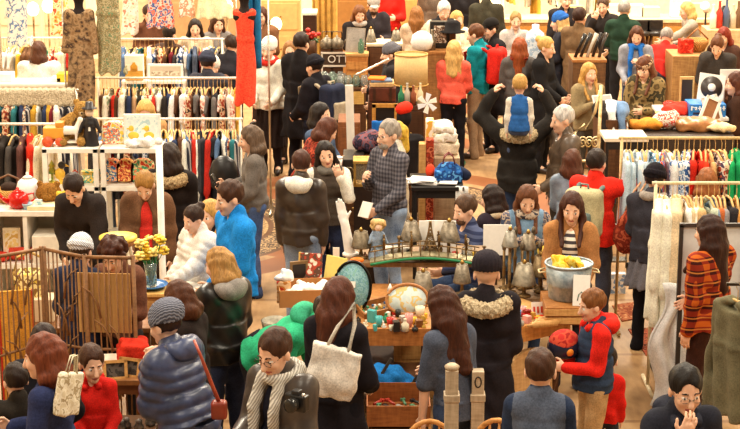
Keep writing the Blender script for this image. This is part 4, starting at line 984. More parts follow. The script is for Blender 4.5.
long_dress('dress', 62, 34, 22.4, 2.74, .26, M('print', 'e8b860', 'f2e2b8', 'c85a38'), 'yellow and red print dress hanging high behind the white fleece', flare=1.0, seed=10)
long_dress('dress', 187, 16, 22.35, 2.74, .22, M('print', 'f0e0cc', 'd89a7a', 'f8f0e4'), 'blush print dress hanging beside the pale cream pleated dress', flare=1.0, seed=12)
# white, grey and gold clothes hanging along the back wall on the right
RW = (Vector((aty(492, 0, 29.2).x, 29.2, 2.0)), Vector((aty(610, 0, 29.2).x, 29.2, 2.0)))
clothes_rail('clothes_rail', RW[0], RW[1], 'clothes rail in front of the back wall', r=.014)
fill_rail(RW[0], RW[1], [('cream', 'dress', cl('f2e6cc'), 1), ('gold', 'shirt', cl('d8b050'), 1), ('grey', 'shirt', cl('b0a490'), 1), ('ochre', 'dress', cl('d0a040'), 1), ('black and white', 'shirt', ('vstripe', '2c2826', 'e8e0d0'), 1), ('white', 'longdress', cl('f6efe2'), 1), ('ivory', 'longdress', cl('f4e8d4'), 1), ('grey', 'dress', cl('c0b8b0'), 1), ('gold', 'dress', cl('e0bc68'), 1)], 'the back wall rail', 'clothes on the rail at the back wall', 27)
# ================================================================== left side: toy shelves, white stall, willow fence
WH = M('paint', 'f2ece0')
def shelf_unit(x0, x1, y, d, zs, label, name='shelf_unit'):
    w = x1 - x0; t = thing(name, label, 'shelf', ((x0 + x1) / 2, y + d / 2, 0))
    for sx in (-1, 1):
        for sy in (-1, 1): G().box((sx * (w / 2 - .025), sy * (d / 2 - .025), zs[0] / 2), (.05, .05, zs[0])).build('post', WH, t, .004)
    for z in zs: G().box((0, 0, z - .02), (w, d, .045)).build('shelf_board', WH, t, .004)
    return t
SY = 16.45
x = lambda u, v=160, y=SY: aty(u, v, y).x
zt1 = aty(70, 149, SY).z; zt2 = aty(70, 187, SY).z
shelf_unit(x(42), x(98), SY, .36, (zt1, zt2, .55, .15), 'white wooden shelf unit with a toy truck on top')
shelf_unit(x(100), x(161), SY, .36, (zt1, zt2, .55, .15), 'white wooden shelf unit with red arched toy boxes beside the white post')
def on(u, y, z, v=150): return Vector((aty(u, v, y).x, y, z))
ZS = zt1 + .004; ZM = zt2 + .004
# toys on the top boards
t = thing('toy_truck', 'yellow toy truck with orange wheels on the white shelf unit', 'toy', on(55, SY + .15, ZS))
G().box((0, 0, .13), (.20, .12, .11)).build('body', M('paint', 'e8a83c'), t, .01)
for sx in (-.055, .06): 
    for sy in (-.075, .075): G().cyl((sx, sy - .012, .05), (sx, sy + .012, .05), .052 if sx < 0 else .04, seg=18).build('wheel', M('paint', 'd8552c'), t)
G().box((.06, 0, .21), (.08, .11, .05)).build('cab', M('paint', 'd89030'), t, .008)
t = thing('toy_horse', 'white toy horse on orange wheels beside the yellow toy truck', 'toy', on(72, SY + .14, ZS))
S = SDF(); S.cap((-.09, 0, .15), (.05, 0, .15), .045, .04, k=.02); S.cap((.05, 0, .16), (.09, 0, .25), .032, .024, k=.02); S.cap((.09, 0, .26), (.14, 0, .235), .024, .017, k=.01)
for sx in (-.08, .05):
    for sy in (-.025, .025): S.cap((sx, sy, .14), (sx, sy, .05), .014, .012, k=.01)
S.cap((-.10, 0, .16), (-.14, 0, .11), .014, .008, k=.01)
sdf_obj('body', S, .009, M('paint', 'f4ece0'), t)
G().box((0, 0, .042), (.24, .08, .016)).build('platform', M('paint', 'f0e6d6'), t)
for sx in (-.08, .09): G().cyl((sx, -.05, .034), (sx, -.036, .034), .034, seg=16).build('wheel', M('paint', 'd8622c'), t)
G().tube([(.055, 0, .27), (.03, 0, .22), (.02, 0, .19)], [.014, .018, .01]).build('mane', M('hair', '6a4a30'), t)
t = thing('figurine', 'black and white costumed toy figure standing on the white shelf unit', 'figurine', on(91, SY + .14, ZS))
S = SDF(); S.fru((0, 0, .0), (0, 0, .22), (.085, .06), (.045, .04), m=0, k=.01); S.cap((0, 0, .22), (0, 0, .26), .05, .04, k=.02)
for sd in (-1, 1): S.cap((sd * .05, 0, .25), (sd * .10, -.02, .14), .024, .018, k=.01)
S.ell((0, -.035, .17), (.018, .012, .07), m=1, k=.002)
sdf_obj('body', S, .008, [M('paint', '1f1a1c'), M('paint', 'ece6dc')], t)
S = SDF(); S.ell((0, 0, .33), (.042, .042, .05), k=0); S.ell((0, -.04, .325), (.012, .014, .012), k=.004); sdf_obj('head', S, .007, M('paint', 'e8d0b8'), t)
G().lathe([(.075, .365), (.075, .372), (.04, .376), (.036, .43), (0, .432)]).build('hat', M('paint', '2a2426'), t)
def toy_box(u, y, z, w, h, d, label, cols, arch=False):
    t = thing('toy_box', label, 'toy', on(u, y, z))
    pts = [(-w / 2, 0), (w / 2, 0), (w / 2, h * .7)] + [(w / 2 * math.cos(a), h * .7 + h * .3 * math.sin(a)) for a in [i * PI / 10 for i in range(1, 10)]] + [(-w / 2, h * .7)] if arch else [(-w / 2, 0), (w / 2, 0), (w / 2, h), (-w / 2, h)]
    G().prism(pts, -d, (0, d / 2, 0)).build('body', M('print', *cols, scale=1.0), t)
    ins = [(p[0] * .72, h * .12 + p[1] * .72) for p in pts]
    G().prism(ins, .008, (0, -d / 2 + .004, 0)).build('picture_panel', M('print', *cols[::-1], scale=1.6), t)
    return t
toy_box(113, SY + .16, ZS, .22, .22, .10, 'yellow arched toy house with a picture front on the white shelf unit', ('f0cc50', 'e8e0c8', 'd86a3c', '6aa0b0'), True)
t = thing('framed_picture', 'white framed picture of yellow ducks standing on the white shelf unit', 'picture', on(143, SY + .20, ZS), 0)
fr = G(); fr.box((0, 0, .15), (.36, .02, .30)); fr.build('frame', M('paint', 'f4f0e8'), t, .004)
dk_ = G(); dk_.box((0, -.012, .15), (.32, .006, .26)); dk_.build('print_sheet', M('print', 'dce8e6', 'eef2ec', 'b8d4da'), t)
for dx, s_ in ((-.085, 1), (.065, .95)):
    d = G(); d.sph((dx, -.016, .09), (.055 * s_, .008, .038), 12); d.sph((dx - .02, -.017, .16), (.026, .008, .03), 10); d.box((dx - .052, -.017, .158), (.022, .006, .012)); d.build('duck', M('paint', 'eec44a'), t)
S = SDF(); S.ell((0, 0, .035), (.15, .08, .04)); S.ell((.06, -.02, .07), (.07, .06, .035), k=.03)
tag(place(sdf_obj('white_cloth', S, .012, M('cloth', 'f2eee6'), None, folds(3, 4), .014), on(140, SY + .07, ZS)), 'crumpled white cloth in front of the duck picture', 'cloth')
for i, (u, cols, lb) in enumerate(((110, ('d8402c', 'f0b080', '3c6a98', 'e8d8b0'), 'red arched toy box with a blue window, first of the row'), (124, ('d84a30', 'f0c070', 'a8302a', 'e8a060'), 'red and orange arched toy box in the middle of the row'), (141, ('d8442e', 'f2d8a0', '4c9a70', 'e87a50'), 'red arched toy box with a green patch, last of the row'))):
    o = toy_box(u, SY + .16, ZM, .17 if i < 2 else .22, .22, .09, lb + ' on the white shelves', cols, True); o['group'] = 'arched toy boxes'
t = thing('figurine', 'yellow and black jointed toy bird on the middle white shelf', 'figurine', on(59, SY + .15, ZM))
S = SDF(); S.ell((0, 0, .09), (.05, .045, .06), m=0, k=.02); S.ell((.02, 0, .18), (.038, .036, .036), m=1, k=.01); S.cap((.05, 0, .18), (.09, 0, .165), .014, .006, m=0, k=.004); S.cap((-.04, 0, .1), (-.09, 0, .14), .02, .01, m=1, k=.01)
for sy in (-.03, .03): S.cap((0, sy, .06), (.02, sy, .0), .014, .018, m=0, k=.008)
sdf_obj('body', S, .008, [M('paint', 'e8b83c'), M('paint', '2c2420')], t)
t = thing('figurine', 'small green and yellow toy tree beside the jointed toy bird', 'figurine', on(51, SY + .16, ZM))
G().lathe([(.05, 0), (.05, .015), (.012, .02), (.012, .09), (.05, .10), (.02, .16), (.035, .165), (0, .23)]).build('body', M('patina', '2c8a50', 'e0c048'), t)
toy_box(88, SY + .16, ZM, .18, .10, .10, 'small yellow and teal toy cart box on the middle white shelf', ('f0d890', 'e8c860', '4ca090', 'f4ecd0'))
single('figurine', G().lathe([(.03, 0), (.035, .05), (.02, .08), (.03, .11), (0, .14)]), M('paint', 'b8442c'), 'little red peg doll on the middle white shelf', 'figurine', on(74, SY + .15, ZM))
# stuffed bear on the rail end behind the shelf, brown and tan
t = thing('plush_bear', 'golden brown plush bear sitting behind the toy truck', 'toy', Vector((aty(74, 120, 16.72).x, 16.72, zt1 + .0)))
S = SDF(); S.ell((0, 0, .16), (.12, .10, .15), k=.04); S.ell((.10, -.02, .33), (.095, .085, .09), k=.03)
for sd in (-1, 1): S.ell((.10 + sd * .07, 0, .41), .032, k=.01); S.cap((sd * .10, -.03, .22), (sd * .16, -.10, .14), .042, .036, k=.03); S.cap((sd * .07, -.05, .06), (sd * .09, -.17, .05), .05, .045, k=.03)
S.ell((.10, -.09, .31), (.035, .03, .03), m=1, k=.01); S.ell((.10, -.12, .32), .011, m=2, k=0)
sdf_obj('body', S, .012, [M('fur', '9a6a30', 'd0a058'), M('fur', 'c8a068', 'ecd0a0'), M('paint', '1c1410')], t)
# white post
p = at(163, 290, .02); p = aty(163, 280, 13.9)
t = thing('pole', 'white metal pole standing beside the daffodils', 'pole', (p.x, 13.9, 0))
G().cyl((0, 0, .02), (0, 0, 2.03), .028, seg=14).build('shaft', M('paint', 'f2eee8'), t); G().lathe([(.12, 0), (.12, .015), (.035, .03)]).build('base_plate', M('paint', 'e0dcd4'), t); G().sph((0, 0, 2.04), .034).build('cap', M('paint', 'f2eee8'), t)
# white stall in front of the shelves: table-height bookcase with things on it
XS0, XS1, YS, ZSt = aty(-14, 210, 15.5).x, aty(62, 210, 15.5).x, 15.5, 1.05
t = thing('white_bookcase', 'long low white bookcase holding a red teapot', 'bookcase', ((XS0 + XS1) / 2, YS + .28, 0)); w = XS1 - XS0
for z in (ZSt, .55, .10): G().box((0, 0, z - .025), (w, .56, .05)).build('shelf_board', WH, t, .004)
for sx in (-1, .0, 1): G().box((sx * (w / 2 - .02), 0, ZSt / 2 - .02), (.04, .54, ZSt - .06)).build('side_panel', WH, t, .003)
G().box((0, .26, ZSt / 2), (w - .06, .02, ZSt - .10)).build('back_panel', M('paint', 'd8cdb8'), t)
Zt = ZSt + .002
t = thing('teapot', 'glossy red enamel teapot at the front of the low white bookcase', 'teapot', (aty(18, 205, 15.6).x, 15.62, Zt), R(20))
G().lathe([(.05, 0), (.085, .03), (.10, .08), (.085, .13), (.055, .15)], seg=24).build('body', M('paint', 'c81c14', rough=.15), t); G().lathe([(.056, .15), (.04, .165), (.012, .172), (.016, .19), (0, .198)]).build('lid', M('paint', 'd0241a', rough=.15), t)
G().tube([(-.08, 0, .06), (-.14, 0, .10), (-.17, 0, .15)], [.026, .017, .012]).build('spout', M('paint', 'c81c14', rough=.15), t); G().tube([(.08, 0, .12), (.14, 0, .13), (.15, 0, .07), (.09, 0, .04)], .009).build('handle', M('paint', 'c81c14', rough=.15), t)
t = thing('bonbon_jar', 'white round pot behind the red teapot', 'pot', (aty(27, 190, 15.8).x, 15.85, Zt)); G().lathe([(.05, 0), (.10, .05), (.115, .12), (.09, .20), (.05, .23)], seg=24).build('body', M('paint', 'f4f0ea', rough=.2), t); G().lathe([(.056, .23), (.03, .25), (.012, .26), (.016, .28), (0, .29)]).build('lid', M('paint', 'ece6de', rough=.2), t)
t = thing('wicker_basket', 'round tan wicker basket with dark trimmings at the left end of the bookcase', 'basket', (aty(8, 190, 15.8).x, 15.85, Zt)); G().lathe([(.09, 0), (.13, .06), (.12, .13), (.105, .13), (.10, .03), (0, .02)], seg=22).build('body', M('knit', 'a8743a', 'd8a860'), t); G().tube([(-.12, 0, .12), (-.09, 0, .22), (0, 0, .26), (.09, 0, .22), (.12, 0, .12)], .011).build('handle', M('wood', '6a4426'), t); G().sph((0, 0, .14), (.08, .07, .05)).build('lining', M('cloth', '3a2a22'), t)
t = thing('plush_toy', 'brown plush head with yellow bow on the low white bookcase', 'toy', (aty(47, 188, 15.7).x, 15.78, Zt))
S = SDF(); S.ell((0, 0, .10), (.12, .10, .10), k=.02); S.ell((.0, -.09, .08), (.05, .04, .035), k=.01)
for sd in (-1, 1): S.ell((sd * .08, 0, .19), .03, k=.01)
sdf_obj('body', S, .012, M('fur', '7a4a20', 'b8803c'), t); g = G(); g.sph((.11, -.06, .10), (.045, .02, .035), rot=(0, .4, 0)); g.sph((.17, -.06, .12), (.045, .02, .03), rot=(0, -.4, 0)); g.build('bow', M('paint', 'e8c43c'), t)
single('tray', G().box((0, 0, .02), (.36, .26, .04)), M('paint', 'f0e0b0'), 'flat cream and gold box lid on the low white bookcase', 'tray', (aty(48, 203, 15.6).x, 15.65, Zt), bevel=.008)
single('greeting_card', G().box((0, 0, .045), (.07, .01, .09)), M('print', '9ac0d4', 'dcecf0', '6aa4c4'), 'small pale blue card beside the red teapot', 'card', (aty(38, 205, 15.55).x, 15.58, Zt))
single('teacup', G().lathe([(.03, 0), (.05, .05), (.052, .06), (.046, .05), (0, .01)]), M('paint', 'a8c8dc'), 'pale blue cup next to the white round pot', 'cup', (aty(28, 205, 15.6).x, 15.57, Zt))
Zl = .552
single('rolled_blanket', G().lathe([(.02, -.20), (.055, -.19), (.062, 0), (.055, .19), (.02, .20)], axis=(1, 0, 0), sq=(1, 1)), M('cloth', 'd84a38'), 'rolled red cloth on the lower shelf of the white bookcase', 'cloth', (aty(29, 238, 15.6).x, 15.62, Zl + .065))
t = thing('framed_print', 'small cream framed print leaning on the lower white shelf', 'picture', (aty(10, 230, 15.6).x, 15.66, Zl)); G().box((0, 0, .15), (.16, .025, .30)).build('frame', M('paint', 'f0e4c4'), t); G().box((0, -.015, .15), (.12, .006, .25)).build('picture_panel', M('print', 'ecd890', 'f4ecd0', 'd8b868'), t)
single('storage_box', G().box((0, 0, .13), (.34, .30, .26)), M('paint', 'f0e8d8'), 'white box on the lower shelf of the bookcase beside the knitted hat', 'box', (aty(52, 238, 15.6).x, 15.66, Zl), bevel=.006)
single('cushion', G().sph((0, 0, .04), (.10, .09, .045)), M('cloth', 'd03a2a'), 'red pad at the far left of the lower white shelf', 'cushion', (aty(-1, 240, 15.6).x, 15.60, Zl))
# tall bar stool with yellow seat
p = aty(118, 236, 14.15)
t = thing('bar_stool', 'tall stool with a round yellow seat and curved legs', 'stool', (p.x, 14.15, 0)); zz = p.z
G().lathe([(.15, 0), (.16, .012), (.158, .03), (.10, .045), (0, .048)], (0, 0, zz - .03), 28).build('seat', M('paint', 'ecc850'), t); G().lathe([(.13, 0), (.145, .02), (.14, .045)], (0, 0, zz - .075), 24).build('seat_rim', M('wood', 'a87040'), t)
for k in range(4):
    a = PI / 4 + k * PI / 2; G().tube([(.11 * math.cos(a), .11 * math.sin(a), zz - .06), (.15 * math.cos(a), .15 * math.sin(a), zz - .3), (.17 * math.cos(a), .17 * math.sin(a), .0)], .016, 8).build('leg', M('paint', 'd8c8a8'), t)
G().tube([(.152 * math.cos(i * PI / 8), .152 * math.sin(i * PI / 8), .38) for i in range(16)], .009, 6, True).build('footrest', M('metal', 'b0a490'), t)
# small cupboard with the daffodils
p = aty(152, 287, 13.45); cz = p.z
t = thing('wooden_cabinet', 'small honey coloured wooden cabinet under the daffodils', 'cabinet', (p.x, 13.45, 0)); 
G().box((0, 0, cz / 2), (.32, .34, cz - .04)).build('body', M('wood', 'a8703a', 'd09a58'), t, .006); G().box((0, 0, cz - .015), (.36, .38, .03)).build('top', M('wood', 'd8a050', 'f0c478'), t, .006)
dr = G(); dr.box((0, -.175, cz - .14), (.27, .016, .15)); o = dr.build('drawer', M('wood', 'b07a40', 'd8a868'), t, .004); G().sph((0, -.19, cz - .14), .014).build('knob', M('metal', '8a6a3c'), o)
wb = G()
for i in range(7): wb.tube([(-.13 + i * .043, -.19, cz - .50), (-.13 + i * .043, -.19, cz - .26)], .005, 5)
for i in range(5): wb.tube([(-.135, -.192, cz - .49 + i * .055), (.135, -.192, cz - .49 + i * .055)], .005, 5)
wb.build('wire_front', M('paint', 'e8e0d0'), t)
d = on(151, 13.42, cz + .001, 285)
single('dish', G().lathe([(.05, 0), (.10, .012), (.135, .032), (.138, .036), (.10, .022), (.06, .012), (0, .012)], seg=28), M('paint', '2a6cae', rough=.2), 'blue rimmed dish under the vase of daffodils', 'dish', d)
t = thing('vase_of_daffodils', 'glass vase of yellow daffodils standing in the blue dish', 'vase', d + Vector((0, 0, .014)))
G().lathe([(.045, 0), (.052, .02), (.044, .12), (.055, .20), (.05, .20), (.038, .12), (.044, .02), (0, .012)], seg=20).build('vase', M('glass', 'd8e8dc'), t)
rr = random.Random(5)
for k in range(11):
    a = rr.uniform(0, 2 * PI); rad = rr.uniform(.02, .13); hx, hy, hz = rad * math.cos(a), rad * math.sin(a) * .8, rr.uniform(.26, .40)
    st_ = G(); st_.tube([(.015 * math.cos(a), .015 * math.sin(a), .03), (hx * .4, hy * .4, .18), (hx, hy, hz)], .0055, 5); st_.build('stem', M('paint', '2c7a3c'), t)
    fl = G(); n_ = Vector((hx, hy - .08, .05)).normalized()
    for j in range(6):
        b = j * PI / 3; q = n_.to_track_quat('Z', 'Y').to_matrix() @ Vector((math.cos(b), math.sin(b), .1)); fl.sph(Vector((hx, hy, hz)) + q * .028, (.022, .022, .012), 8)
    fl.lathe([(.012, 0), (.016, .022), (.022, .03)], (hx, hy, hz), 10, n_); fl.build('blossom', M('paint', 'f2c838' if k % 3 else 'f6de7c'), t)
# white table behind the girl
p0 = aty(164, 272, 13.75); tz = .90
def table(name, label, c, size, h, mt, ml, rz=0, leg=.05, apron=.08, cat='table', rot=0):
    t = thing(name, label, cat, (c[0], c[1], 0), rz); sx, sy = size
    G().box((0, 0, h - .02), (sx, sy, .04)).build('tabletop', mt, t, .005)
    for a in (-1, 1):
        for b in (-1, 1): G().box((a * (sx / 2 - leg), b * (sy / 2 - leg), (h - .04) / 2), (leg, leg, h - .04)).build('leg', ml, t, .003)
    if apron:
        for b in (-1, 1): G().box((0, b * (sy / 2 - leg), h - .04 - apron / 2), (sx - 2 * leg, .02, apron)).build('apron', ml, t)
    return t
table('white_table', 'white table beside the girl in the white coat', (aty(182, 270, 13.72).x, 13.78), (.36, .30), .86, M('paint', 'f2ece2'), M('paint', 'e8e0d2'))
# ---------------------------------------------------------------- willow fence: panels of rods with bent twigs
def fence_panel(u0, v0, u1, v1, y0, y1, label, nrod, seed, twigs=True):
    a, b = aty(u0, v0, y0), aty(u1, v1, y1); d = Vector((b.x - a.x, b.y - a.y, 0)); L = d.length; rz = math.atan2(d.y, d.x)
    t = thing('fence_panel', label, 'fence', (a.x, a.y, 0), rz); za, zb = a.z, b.z; mt = M('wood', '70482a', '9a6c40'); rr = random.Random(seed)
    G().tube([(0, 0, za), (L, 0, zb)], .014, 7).build('top_rail', mt, t); G().tube([(0, 0, .12), (L, 0, .12)], .014, 7).build('bottom_rail', mt, t); G().tube([(0, 0, .85), (L, 0, .85)], .010, 7).build('middle_rail', mt, t)
    for x_ in (0, L): G().tube([(x_, 0, 0), (x_, 0, (za if x_ == 0 else zb) + .02)], .015, 8).build('post', mt, t)
    for i in range(nrod):
        x_ = L * (i + 1) / (nrod + 1) + rr.uniform(-.006, .006); z_ = za + (zb - za) * x_ / L
        G().tube([(x_, .0, .12), (x_ + rr.uniform(-.006, .006), .005, .7), (x_, 0, z_)], .006, 6).build('rod', mt, t)
    if twigs:
        for i in range(nrod):
            x_ = rr.uniform(.1, L - .1); z_ = rr.uniform(.35, za - .35); sgn = rr.choice((-1, 1)); c = .5 * rr.uniform(.5, 1)
            G().tube([(x_, -.012, z_), (x_ + sgn * .05 * c, -.016, z_ + .12), (x_ + sgn * .16 * c, -.016, z_ + .20), (x_ + sgn * .30 * c, -.012, z_ + .24)], [.010, .009, .007, .004], 5).build('twig', mt, t)
    return t
FY = 12.25
fence_panel(-10, 258, 41, 249, FY - .25, FY + .1, 'twig fence panel at the far left in front of an orange board', 9, 3)
fence_panel(44, 249, 84, 257, FY + .1, FY - .05, 'twig fence panel in front of the navy coat, between the two boarded panels', 8, 4)
t = fence_panel(85, 257, 133, 258, FY - .05, FY - .08, 'twig fence panel backed by a tan board', 7, 5)
a, b = aty(74, 273, FY), aty(132, 331, FY)
G().box(((b.x - a.x) / 2 - .08, .03, (aty(100, 272, FY).z + aty(100, 331, FY).z) / 2), (b.x - a.x - .02, .012, aty(100, 272, FY).z - aty(100, 331, FY).z)).build('backing_board', M('paper', 'c89c60'), t)
o = aty(16, 320, FY + .12)
t = thing('display_board', 'orange yellow board with red edges behind the left twig fence', 'board', (o.x, FY + .14, 0), R(14)); h_ = aty(16, 296, FY).z
G().box((0, 0, h_ / 2), (.24, .02, h_)).build('panel', M('cloth', 'e0a040'), t); 
for sx in (-1, 1): G().box((sx * .125, 0, h_ / 2), (.018, .03, h_)).build('edge', M('paint', 'c8281c'), t)
# things behind the fence: a long low stall with goods seen through the rods
t = table('stall_table', 'low trestle stall behind the twig fence', (aty(60, 330, 13.0).x, 13.05), (1.5, .55), .82, M('wood', '8a5a34'), M('wood', '6a4426'))
zt = .822
p = aty(28, 252, 13.0)
t = thing('wicker_basket', 'yellow oval basket with brown leaf shapes behind the left twig fence', 'basket', (p.x, 13.05, zt)); G().lathe([(.08, 0), (.12, .18), (.14, .36), (.13, .38), (.10, .2), (0, .03)], seg=24, sq=(1, .6)).build('body', M('print', 'ecd068', 'f2e2a0', '8a6a3a', 'e8c850'), t); G().tube([(-.13, 0, .36), (-.10, 0, .48), (0, 0, .53), (.10, 0, .48), (.13, 0, .36)], .012).build('handle', M('wood', 'b8904a'), t)
p = aty(40, 288, 13.0)
single('storage_box', G().box((0, 0, .09), (.22, .2, .18)), M('paper', 'e0cca8'), 'pale cardboard box behind the twig fence', 'box', (p.x, 13.02, zt), bevel=.004)
p = aty(17, 283, 13.0)
single('toy_drum', G().lathe([(.10, 0), (.10, .15), (.108, .15), (.108, .17), (.0, .172)], seg=22), M('paint', '9a2c20'), 'dark red drum behind the left twig fence', 'drum', (p.x, 12.95, zt))
# floor-level stall to the right of the fence: frames, red folded cloth, oval dish
p = aty(124, 378, 11.75); bz = p.z
t = table('stall_bench', 'low wooden bench of picture frames beside the boy in red', (aty(125, 380, 11.9).x, 11.95), (.46, .5), bz, M('wood', '8a5a30'), M('wood', '6a4022'))
for i, (u_, dz, cc) in enumerate(((116, .0, 'wooden picture frame standing at the front of the low bench'), (128, .0, 'second wooden picture frame on the low bench, nearer the navy coat'))):
    t = thing('framed_picture', cc, 'frame', (aty(u_, 380, 11.75).x, 11.74 + .05 * i, bz), R(10 - 30 * i)); t.rotation_euler[0] = R(-18)
    f_ = G()
    for sx in (-1, 1): f_.box((sx * .075, 0, .06), (.022, .02, .14))
    for sz in (-.0, .12): f_.box((0, 0, sz), (.17, .02, .022))
    f_.build('frame', M('wood', 'b07a3c', 'd8a460'), t); G().box((0, .006, .06), (.14, .006, .11)).build('picture_panel', M('print', '3c3630', '5a5048', '2a2622'), t)
single('oval_dish', G().lathe([(.05, 0), (.09, .015), (.115, .04), (.112, .044), (.07, .018), (0, .014)], seg=26, sq=(1.3, .7)), M('paint', 'f0e0cc', rough=.25), 'cream oval dish on the low bench under the tan board', 'dish', (aty(112, 362, 12.0).x, 12.08, bz))
S = SDF(); S.box((0, 0, .05), (.09, .11, .04), rad=.02); S.box((.02, -.01, .12), (.08, .10, .02), rad=.02, k=.02)
tag(place(sdf_obj('folded_cloth', S, .012, M('cloth', 'c8301e'), None, folds(3, 8), .008), (aty(132, 345, 12.1).x, 12.1, bz), R(12)), 'folded red cloth on the low bench beneath the tan board', 'cloth')
tray = thing('wooden_tray', 'dark wooden tray of black knick-knacks on the floor beside the navy coat', 'tray', (aty(138, 420, 11.6).x, 11.35, 0))
G().box((0, 0, .30), (.34, .3, .6)).build('crate', M('wood', '5a3a20'), tray)
for k in range(6):
    single('ornament', G().lathe([(.03, 0), (.035, .02), (.02, .04), (.026, .06), (0, .075)]), M('patina', '2a2422', '8a8078'), 'small dark metal ornament on the wooden tray by the navy coat', 'ornament', (aty(138, 420, 11.5).x + rr.uniform(-.12, .12), 11.28 + rr.uniform(-.09, .12), .602), group='dark ornaments on the wooden tray')
# ================================================================== the middle: antique stalls
SIL = M('patina', '544a3e', '948876'); BRZ = M('patina', '4a3826', '9a7c52'); DKW = M('wood', '4a2c1a', '6a4428'); MDW = M('wood', '8a5428', 'b87c42'); LTW = M('wood', 'c08a4a', 'e0b070'); IRON = M('metal', '3a322c')
# front left table (crate table with the oval trays)
TZ = .80
A0, A1 = at(352, 330, TZ), at(428, 335, TZ); YT = A0.y
xa, xb = aty(300, 330, YT).x, aty(432, 333, YT).x
t = thing('market_table', 'brown wooden market table covered in small trinkets', 'table', ((xa + xb) / 2, YT + .62, 0)); w = xb - xa
G().box((0, 0, TZ - .02), (w, 1.25, .04)).build('tabletop', M('wood', 'a86c38', 'c88c50'), t, .004); G().box((0, -.635, TZ - .05), (w + .02, .03, .14)).build('front_board', M('wood', '9a5a28', 'c07c40'), t, .004)
for a in (-1, 1):
    for b in (-1, 1): G().box((a * (w / 2 - .05), b * .55, TZ / 2 - .02), (.06, .06, TZ - .04)).build('leg', DKW, t)
G().box((0, 0, .30), (w - .1, 1.1, .03)).build('lower_shelf', DKW, t)
zt = TZ + .002
def trin(u, v): p = at(u, v, TZ); return Vector((p.x, p.y, zt))
# upright oval trays
def oval_tray(u, v, y, a, b, z0, face, rim, label, tilt, rz=0, spots=None):
    p = aty(u, v, y); t = thing('oval_tray', label, 'tray', (p.x, y, z0), rz)
    t.rotation_euler[0] = R(tilt)
    G().lathe([(.0, -.006), (1, -.006), (1, .006), (0, .006)], (0, 0, b), 40, (0, -1, 0), (a, b)).build('plate', face, t)
    G().tube([(a * math.cos(i * PI / 20), -.004, b + b * math.sin(i * PI / 20)) for i in range(40)], .013, 7, True).build('rim', rim, t)
    return t
tr = oval_tray(351, 268, aty(351, 292, 13.2).y, .148, .20, zt + .012, M('print', '7aa4ac', '92b8bc', '6a98a4', '84b09c', scale=2), M('metal', '2a2622'), 'teal oval tray with a dark rim standing upright on the table', -14, R(-12))
G().box((0, -.02, .22), (.055, .006, .05)).build('price_sticker', M('paper', 'f6f2ea'), tr)
oval_tray(408, 301, at(408, 316, TZ).y, .165, .118, zt + .012, M('print', 'cfe0e2', 'd8e6e4', 'e2c888', 'c8dcde', scale=.9), M('wood', 'a8683a', 'c88a50'), 'pale blue oval tray with a floral pattern and wooden rim', -20, R(8))
# boxes at the left end
def carton(u, v, y, sx, sy, sz, z0, label, m, rz=0, name='cardboard_box'):
    p = aty(u, v, y); t = thing(name, label, 'box', (p.x, y, z0), rz); th = .008
    for sg in (-1, 1): G().box((sg * (sx / 2), 0, sz / 2), (th, sy, sz)).build('side_panel', m, t); G().box((0, sg * (sy / 2), sz / 2), (sx, th, sz)).build('end_panel', m, t)
    G().box((0, 0, th / 2), (sx, sy, th)).build('bottom', m, t)
    return t
YB = YT + .75
carton(306, 290, YB, .44, .34, .14, zt, 'open brown cardboard box of crumpled white paper', M('paper', 'b8804c'), R(6))
p = aty(308, 290, YB)
for k in range(5):
    S = SDF()
    for q in range(5): S.ell((rr.uniform(-.05, .05), rr.uniform(-.04, .04), rr.uniform(.0, .06)), (rr.uniform(.03, .06), rr.uniform(.03, .05), .03), rotm(rr.random(), rr.random(), rr.random()), k=.02)
    tag(place(sdf_obj('crumpled_paper', S, .011, M('paper', 'f0ece4'), None, folds(4, k), .012), (p.x + (-.12, -.04, .05, .12, .0)[k], YB + (-.05, .06, -.06, .05, .0)[k], zt + .06)), 'crumpled white paper in the open cardboard box', 'paper', 'crumpled paper in the cardboard box')
t = thing('tissue_box', 'red and white box of white tissue at the left end of the table', 'box', (aty(284, 292, YB).x, YB - .02, zt)); G().box((0, 0, .09), (.11, .11, .18)).build('body', M('print', 'c8803c', 'e8c090', 'b83a28'), t, .004)
S = SDF(); S.ell((0, 0, .20), (.08, .05, .03), k=.01); S.ell((.03, .02, .23), (.05, .04, .03), rotm(.3, .4, 0), k=.02); sdf_obj('tissue', S, .01, M('paper', 'f6f2ec'), t, folds(4, 3), .012)
t = thing('book', 'large open book with yellow cover and colour plates standing on the table', 'book', (aty(322, 275, YB + .2).x, YB + .22, zt), R(-14)); t.rotation_euler[0] = R(-12)
G().box((-.105, 0, .16), (.18, .02, .32), (0, 0, .25)).build('page_block', M('print', 'e8dcc4', 'b84a34', '6a4a3a', 'f0e8d4'), t); G().box((.10, .0, .15), (.19, .02, .31), (0, .1, -.25)).build('cover', M('paper', 'f0d878'), t); G().box((-.2, -.02, .16), (.012, .03, .33)).build('spine_edge', M('paper', 'e8b860'), t)
t = thing('framed_picture', 'dark framed picture leaning at the back of the table', 'frame', (aty(299, 268, YB + .3).x, YB + .26, zt), R(20)); G().box((0, 0, .13), (.15, .02, .26)).build('frame', M('wood', '8a6a44'), t); G().box((0, -.012, .13), (.11, .006, .21)).build('picture_panel', M('paint', '241c18'), t)
t = thing('wire_planter', 'bowed iron plant stand at the left end of the table', 'stand', (aty(283, 320, YT + .3).x - .05, YT + .25, 0))
for k in range(6):
    a = k * PI / 3; G().tube([(.10 * math.cos(a), .10 * math.sin(a), .0), (.16 * math.cos(a), .16 * math.sin(a), .35), (.10 * math.cos(a), .10 * math.sin(a), .72)], .008, 5).build('leg', IRON, t)
